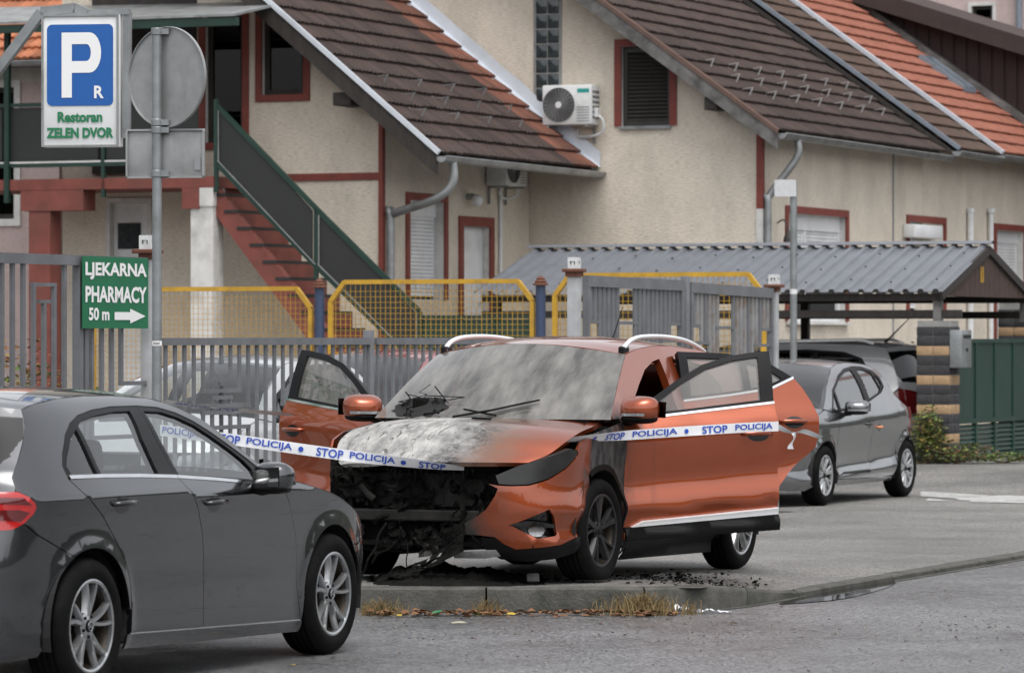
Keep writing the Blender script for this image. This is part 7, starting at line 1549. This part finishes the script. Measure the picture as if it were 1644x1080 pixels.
tape('police tape from the sign pole to the white bonnet edge', [at(256, 690, 26.08), at(372, 705, 25.97), at(500, 723, 25.95), at(560, 731, 25.93), at(660, 743, 25.93), at(745, 752, 25.93)], .070,
 [('POLICIJA', .02, .26), ('o', .31, 0), ('STOP', .365, .53), ('POLICIJA', .57, .857), ('o', .912, 0), ('STOP', 1.01, 1.18), ('POLICIJA', 1.22, 1.505), ('o', 1.556, 0), ('STOP', 1.653, 1.82)], [(0, 0), (.6, 0), (.85, 38), (1, 72)])
tape('police tape stretched across the open driver door', [at(915, 705, 26.42), at(1000, 699, 26.9), at(1100, 692, 27.15), at(1200, 686, 27.38), at(1250, 684, 27.5)], .064,
 [('o', .29, 0), ('STOP', .416, .606), ('POLICIJA', .675, 1.017), ('o', 1.086, 0), ('STOP', 1.207, 1.40), ('POLICIJA', 1.46, 1.75)], [(0, 60), (.22, 35), (.40, 8), (.8, 0), (1, 6)])
tape('thin twisted tape strand tied from the driver door to the rear door', [at(1249, 685, 27.5), at(1270, 694, 27.7), at(1290, 692, 27.9), at(1318, 702, 28.25)], .034, [], [(0, 20), (.3, 75), (.6, 30), (1, 60)])
tape('twisted police tape strand running behind the passenger door', [at(262, 645, 26.3), at(350, 655, 27.2), at(470, 666, 28.3)], .05, [('STOP POLICIJA', .2, .8), ('STOP', .95, 1.25)], [(0, 55), (.4, 80), (.7, 60), (1, 75)])
t_ = thing('tape_end', 'knotted loose end of police tape hanging from the rear door', 'tape', at(1272, 694, 27.8)); m_ = MB()
V = []; 
for i in range(13): f = i/12; V += [(-.012+.02*math.sin(f*5), .0, -.11*f), (.014+.012*math.sin(f*5+1), .004*math.cos(f*9), -.11*f)]
m_.add(V, [(2*i, 2*i+1, 2*i+3, 2*i+2) for i in range(12)]); m_.build('ribbon', 'tape_white', t_, True)
# ---------------------------------------------------------------- small things on the ground
mat('leaf_brown', (.15, .07, .028), .8, var=.35, vscale=30); mat('leaf_yellow', (.42, .30, .04), .7, var=.25, vscale=30); mat('leaf_green', (.16, .20, .04), .7, var=.3, vscale=30); mat('leaf_pale', (.33, .31, .22), .8, var=.2, vscale=30)
mat('dry_grass', (.20, .145, .065), .9, var=.4, vscale=20); mat('green_grass', (.05, .085, .02), .85, var=.4, vscale=9); mat('foliage', (.06, .085, .022), .75, var=.5, vscale=6); mat('foliage_autumn', (.22, .14, .03), .8, var=.4, vscale=6); mat('stalk', (.10, .07, .04), .9)
mat('green_scrap', (.0, .16, .06), .5); mat('dull_metal', (.06, .06, .06), .5, .5, var=.3, vscale=20)
def leaf_mesh(m, seed):
    rnd = random.Random(seed); pts = [(-.5, 0), (-.25, .16), (.05, .20), (.3, .12), (.5, 0), (.3, -.12), (.05, -.19), (-.25, -.15)]; V = [(x, y*rnd.uniform(.8, 1.2), .10*rnd.uniform(0, 1)*(abs(y)*4)) for x, y in pts]+[(0, 0, 0)]
    me = bpy.data.meshes.new('leaf'); me.from_pydata(V, [], [(i, (i+1) % 8, 8) for i in range(8)]); me.materials.append(MATS[m]); return me
LM = {m: [leaf_mesh(m, s) for s in range(3)] for m in ('leaf_brown', 'leaf_yellow', 'leaf_green', 'leaf_pale')}
rnd = random.Random(21)
nleaf = {}
def leaf(px, py, size, m, z=0., label=None, tilt=.3):
    x, y = ground_at(px, py, z); o = bpy.data.objects.new('fallen_leaf', LM[m][rnd.randrange(3)]); COL.objects.link(o); o.location = (x, y, z+.012); o.scale = (size, size, size); o.rotation_euler = (rnd.uniform(-tilt, tilt), rnd.uniform(-tilt, tilt), rnd.uniform(0, 6.28))
    tag(o, label, 'leaf', 'leaves lying along the kerb and road')
for px, py, s, m, lb in ((641, 990, .10, 'leaf_yellow', 'yellow leaf on the road near the kerb'), (736, 1002, .10, 'leaf_pale', 'pale long leaf on the asphalt below the kerb'), (705, 987, .14, 'leaf_green', 'large pale green leaf against the kerb'), (820, 988, .10, 'leaf_yellow', 'bright yellow leaf under the burnt wheel kerb'), (770, 989, .11, 'leaf_green', 'yellow green leaf below the middle of the kerb'), (760, 1028, .06, 'leaf_brown', 'small brown leaf alone on the open road'), (1400, 936, .06, 'leaf_green', 'green leaf in the gutter of the lowered kerb'), (1178, 1003, .06, 'leaf_yellow', 'ochre leaf on the road right of the paper'), (470, 1070, .06, 'leaf_yellow', 'yellow leaf beside the grey hatchback wheel'), (668, 936, .09, 'leaf_green', 'green leaf lying on the kerb edge')):
    leaf(px, py, s, m, .155 if 'edge' in lb else 0., lb)
lit = MB()
for i in range(240):
    px = rnd.uniform(592, 1090); py = 986.5+abs(rnd.gauss(0, 2.2)); x, y = ground_at(px, py); s = rnd.uniform(.018, .05); a = rnd.uniform(0, 6.28); z = rnd.uniform(.006, .03); c, d = math.cos(a)*s, math.sin(a)*s
    lit.add([(x+c, y+d, z), (x-d*.5, y+c*.5, z+rnd.uniform(0, .02)), (x-c, y-d, z), (x+d*.5, y-c*.5, z+rnd.uniform(0, .02))], [(0, 1, 2, 3)])
tag(lit.build('leaf_litter', 'leaf_brown'), 'brown leaf litter gathered at the foot of the kerb', 'litter', kind='stuff')
spk = [MB() for _ in range(3)]
for i in range(420):
    px = rnd.uniform(560, 1644); py = rnd.uniform(940, 1080) if i % 2 else rnd.uniform(988, 1030); 
    x, y = ground_at(px, py)
    if ab(x, y)[1] < -9.15 and y > 25.8: continue
    s = rnd.uniform(.003, .012); a = rnd.uniform(0, 6.28); c, d = math.cos(a)*s, math.sin(a)*s; spk[i % 3].add([(x+c, y+d, .003), (x-d, y+c, .003+s*.5), (x-c, y-d, .003), (x+d, y-c, .003+s*.4)], [(0, 1, 2, 3)])
for mbx, m, lb in zip(spk, ('leaf_pale', 'leaf_brown', 'char'), ('pale specks of grit scattered over the road', 'brown crumbs scattered over the road', 'black crumbs scattered over the road')): tag(mbx.build('road_grit', m), lb, 'grit', kind='stuff')
# charred debris round the burnt car
mb2 = MB()
for i in range(900):
    u = rnd.random()
    if u < .55: px, py = rnd.gauss(690, 75), 935+rnd.gauss(0, 3)
    elif u < .85: px, py = rnd.gauss(1090, 60), 926+rnd.gauss(0, 6)
    else: px, py = rnd.uniform(600, 1250), 930+rnd.gauss(0, 9)
    if px < 585 or py > 942: continue
    x, y = ground_at(px, py, .12); z = gz(*ab(x, y)) if y > 25.99 else .152; s = rnd.uniform(.006, .03)*(1.4 if u < .55 else 1); V = [(x+rnd.uniform(-s, s), y+rnd.uniform(-s, s), z+rnd.uniform(-.002, s*.8)) for _ in range(5)]; mb2.add(V, [(0, 1, 2), (0, 2, 3), (0, 3, 4), (1, 2, 4)])
tag(mb2.build('charred_debris', 'char'), 'black charred crumbs strewn round the burnt car', 'debris', kind='stuff')
for k, (px0, px1, py, am, lb) in enumerate(((600, 905, 931, .20, 'heap of ash and melted plastic under the burnt nose'), (1010, 1130, 928, .02, 'flat patch of ash beside the burnt front wheel'))):
    V = []; nx, ny = 60, 26; x0, y0 = ground_at(px0, py, .12); x1, _ = ground_at(px1, py, .12)
    for j in range(ny+1):
        for i in range(nx+1):
            x = x0+(x1-x0)*i/nx; y = 26.02+(1.9 if k == 0 else .85)*j/ny; e = max(0., math.sin(math.pi*i/nx))**.6*max(0., math.sin(math.pi*j/ny))**.6; fa = 1.0 if k else (1.25-.9*i/nx)
            V.append((x, y+.05*noise.noise(Vector((x*4, j*.3, 9))), gz(*ab(x, y))-.024+e*fa*am*(.35+.7*abs(noise.noise(Vector((x*3.5, y*3.5, k))))+.22*abs(noise.noise(Vector((x*14, y*14, k))))+.30*abs(noise.noise(Vector((x*40, y*40, k)))))))
    tag(mesh('ash_heap', V, [q_ for q_ in [(j*(nx+1)+i, j*(nx+1)+i+1, (j+1)*(nx+1)+i+1, (j+1)*(nx+1)+i) for j in range(ny) for i in range(nx)] if max(V[w_][2]-gz(*ab(V[w_][0], V[w_][1])) for w_ in q_) > .002], 'char', None, False), lb, 'ash', 'ash patches')
o = thing('burnt_disc', 'small rounded metal cap lying on the kerb before the wheel', 'debris', (*ground_at(856, 934, .156)[:2], .156)); m_ = MB(); m_.bbox(-.042, .042, -.010, .010, 0, .06, .010); m_.build('cap', 'dull_metal', o, 'auto'); o.rotation_euler = (R(-20), 0, R(10))
# crumpled tape / paper on the road
x, y = ground_at(1125, 984.5); o = thing('crumpled_tape', 'crumpled white and blue plastic tape lying by the kerb', 'litter', (x, y, 0)); V = []; n = 26
for i in range(n+1):
    f = i/n
    for j in range(5): g = j/4-.5; V.append((-.17+.36*f, .05*g*(1.3-f)+.02*noise.noise(Vector((f*6, g*3, 1))), .008+.045*(1-f)*abs(noise.noise(Vector((f*7, g*5, 4))))*2+.006*math.sin(f*30+g*5)**2))
Fc = [(i*5+j, i*5+j+1, (i+1)*5+j+1, (i+1)*5+j) for i in range(n) for j in range(4)]
me_ = mesh('sheet', V, Fc, 'tape_white', o, False, mats=['tape_white', 'tape_blue'], mi=[1 if (f//4) in (3, 4, 9, 14) and f % 4 in (1, 2) else 0 for f in range(len(Fc))])
o = thing('green_scrap', 'scrap of bright green plastic at the kerb foot', 'litter', (*ground_at(700, 989), 0)); m_ = MB(); m_.add([(-.03, 0, .01), (.03, .005, .012), (.035, .01, .04), (-.02, .012, .03)], [(0, 1, 2, 3)]); m_.build('scrap', 'green_scrap', o)
o = thing('barrier_tape_scrap', 'yellow and blue scrap seen under the burnt car', 'litter', (*ground_at(1095, 873, .08), .06)); m_ = MB(); m_.bbox(-.18, .02, -.02, .02, .0, .035, .008); m_.build('yellow_scrap', 'yellow_steel', o); m_ = MB(); m_.bbox(.03, .12, -.02, .02, 0, .05, .008); m_.build('blue_scrap', 'blue_steel', o)
# tufts of dry grass at the kerb, weeds by the pillar
def tuft(label, px, py, z, n, h, spread, m, name='grass_tuft'):
    x, y = ground_at(px, py, z); mb = MB()
    for i in range(n):
        a = rnd.uniform(0, 6.28); r0 = abs(rnd.gauss(0, spread)); bx, by = r0*math.cos(a), r0*math.sin(a)*.35; L = h*rnd.uniform(.4, 1.1); dx, dy = rnd.uniform(-.6, .6)*L, rnd.uniform(-.4, .2)*L; w = rnd.uniform(.002, .0042)
        p = [(bx, by, 0), (bx+dx*.35, by+dy*.35, L*.6), (bx+dx, by+dy, L*rnd.uniform(.55, 1.0))]
        V = []
        for q, ww in zip(p, (w, w*.8, w*.2)): V += [(q[0]-ww, q[1], q[2]), (q[0]+ww, q[1], q[2])]
        mb.add(V, [(0, 1, 3, 2), (2, 3, 5, 4)])
    return tag(mb.build(name, m, loc=(x, y, z)), label, 'grass', kind='stuff')
tuft('thick dry grass tuft at the kerb below the front wheel', 1032, 987, 0, 520, .15, .13, 'dry_grass'); tuft('thin dry grass tuft below the middle of the kerb', 782, 987, 0, 110, .12, .05, 'dry_grass'); tuft('brown grass tuft beside the grey hatchback nose', 612, 987, 0, 220, .12, .09, 'dry_grass'); tuft('few dry stems at the kerb right of the thick tuft', 1110, 986, 0, 30, .10, .03, 'dry_grass')
def bush(label, c, r, n, mats, leafs=.05, name='shrub'):
    t = thing(name, label, 'shrub', c); st = MB()
    for i in range(9): a = rnd.uniform(0, 6.28); st.tube([(0, 0, 0), (.3*r[0]*math.cos(a), .3*r[1]*math.sin(a), r[2]*.9), (.8*r[0]*math.cos(a), .8*r[1]*math.sin(a), r[2]*rnd.uniform(1.2, 1.9))], [.012, .008, .004], 5)
    st.build('stems', 'stalk', t); parts = [MB() for _ in mats]
    for i in range(n):
        d = Vector((rnd.gauss(0, 1), rnd.gauss(0, 1), rnd.gauss(0, 1))).normalized()*rnd.random()**.4; lump = 1+.45*noise.noise(d*2.3+Vector(c)); p = Vector((d.x*r[0]*lump, d.y*r[1]*lump, max(.02, r[2]+d.z*r[2]*lump))); q = Matrix.Rotation(rnd.uniform(0, 6.28), 3, 'Z') @ Matrix.Rotation(rnd.uniform(-1.2, 1.2), 3, 'X'); s = leafs*rnd.uniform(.5, 1.2)
        parts[min(len(mats)-1, int(rnd.random()**1.6*len(mats)))].add([(p+q @ Vector(v)*s)[:] for v in ((-.5, 0, 0), (0, .28, .06), (.5, 0, 0), (0, -.28, .06))], [(0, 1, 2, 3)])
    for mb, m in zip(parts, mats):
        if mb.V: o = mb.build('leaves', m, t); o['kind'] = 'stuff'
    return t
def gp(px, a): b = b_at(px, a); x, y, _ = fr(a, b); return (x, y, gz(a, b))
bush('weedy green shrub at the foot of the striped pillar', gp(1490, PA-.5), (.24, .22, .34), 1300, ['foliage', 'leaf_green', 'foliage_autumn'], .06); bush('low creeping weeds along the foot of the green gate', gp(1535, PA-.45), (.55, .25, .14), 900, ['foliage', 'leaf_green', 'leaf_brown'], .05); bush('leafy branch showing between the estate car and pillar', gp(1468, PA+1.4), (.25, .25, .75), 500, ['foliage', 'leaf_green'], .07)
bush('green garden plants behind the driveway gate', gp(8, 33.0), (.5, .4, .72), 1600, ['leaf_green', 'foliage'], .10); bush('reddish autumn shrub behind the driveway gate', gp(40, 34.5), (.5, .4, .85), 1300, ['leaf_brown', 'foliage_autumn', 'foliage'], .08); bush('yellow flowering plant behind the pharmacy panel', gp(150, 33.5), (.35, .3, .6), 900, ['leaf_yellow', 'leaf_green', 'foliage'], .07); bush('small green bush behind the low fence by the white car', gp(345, 36.5), (.3, .3, .62), 700, ['foliage', 'leaf_green'], .06)
bush('low grass and weeds beside the gate at the right edge', gp(1610, PA+.2), (.9, .2, .07), 700, ['green_grass', 'leaf_green'], .05)
tp = thing('flower_pot', 'terracotta bowl planter beside the clean gate post', 'planter', (*fr(39.5, b_at(891, 39.5))[:2], gz(39.5, -16)+1.02)); m_ = MB(); m_.lathe([(.001, 0), (.08, 0), (.17, .10), (.18, .13), (.15, .13), (.12, .09), (.001, .09)], 20, 'z'); m_.build('bowl', 'tile_terracotta', tp, 'auto'); m_ = MB(); m_.lathe([(.001, -1.02), (.10, -1.02), (.08, -.95), (.05, -.5), (.08, -.03), (.10, -.001), (.001, -.001)], 16, 'z'); m_.build('stand', 'post_white', tp, 'auto')
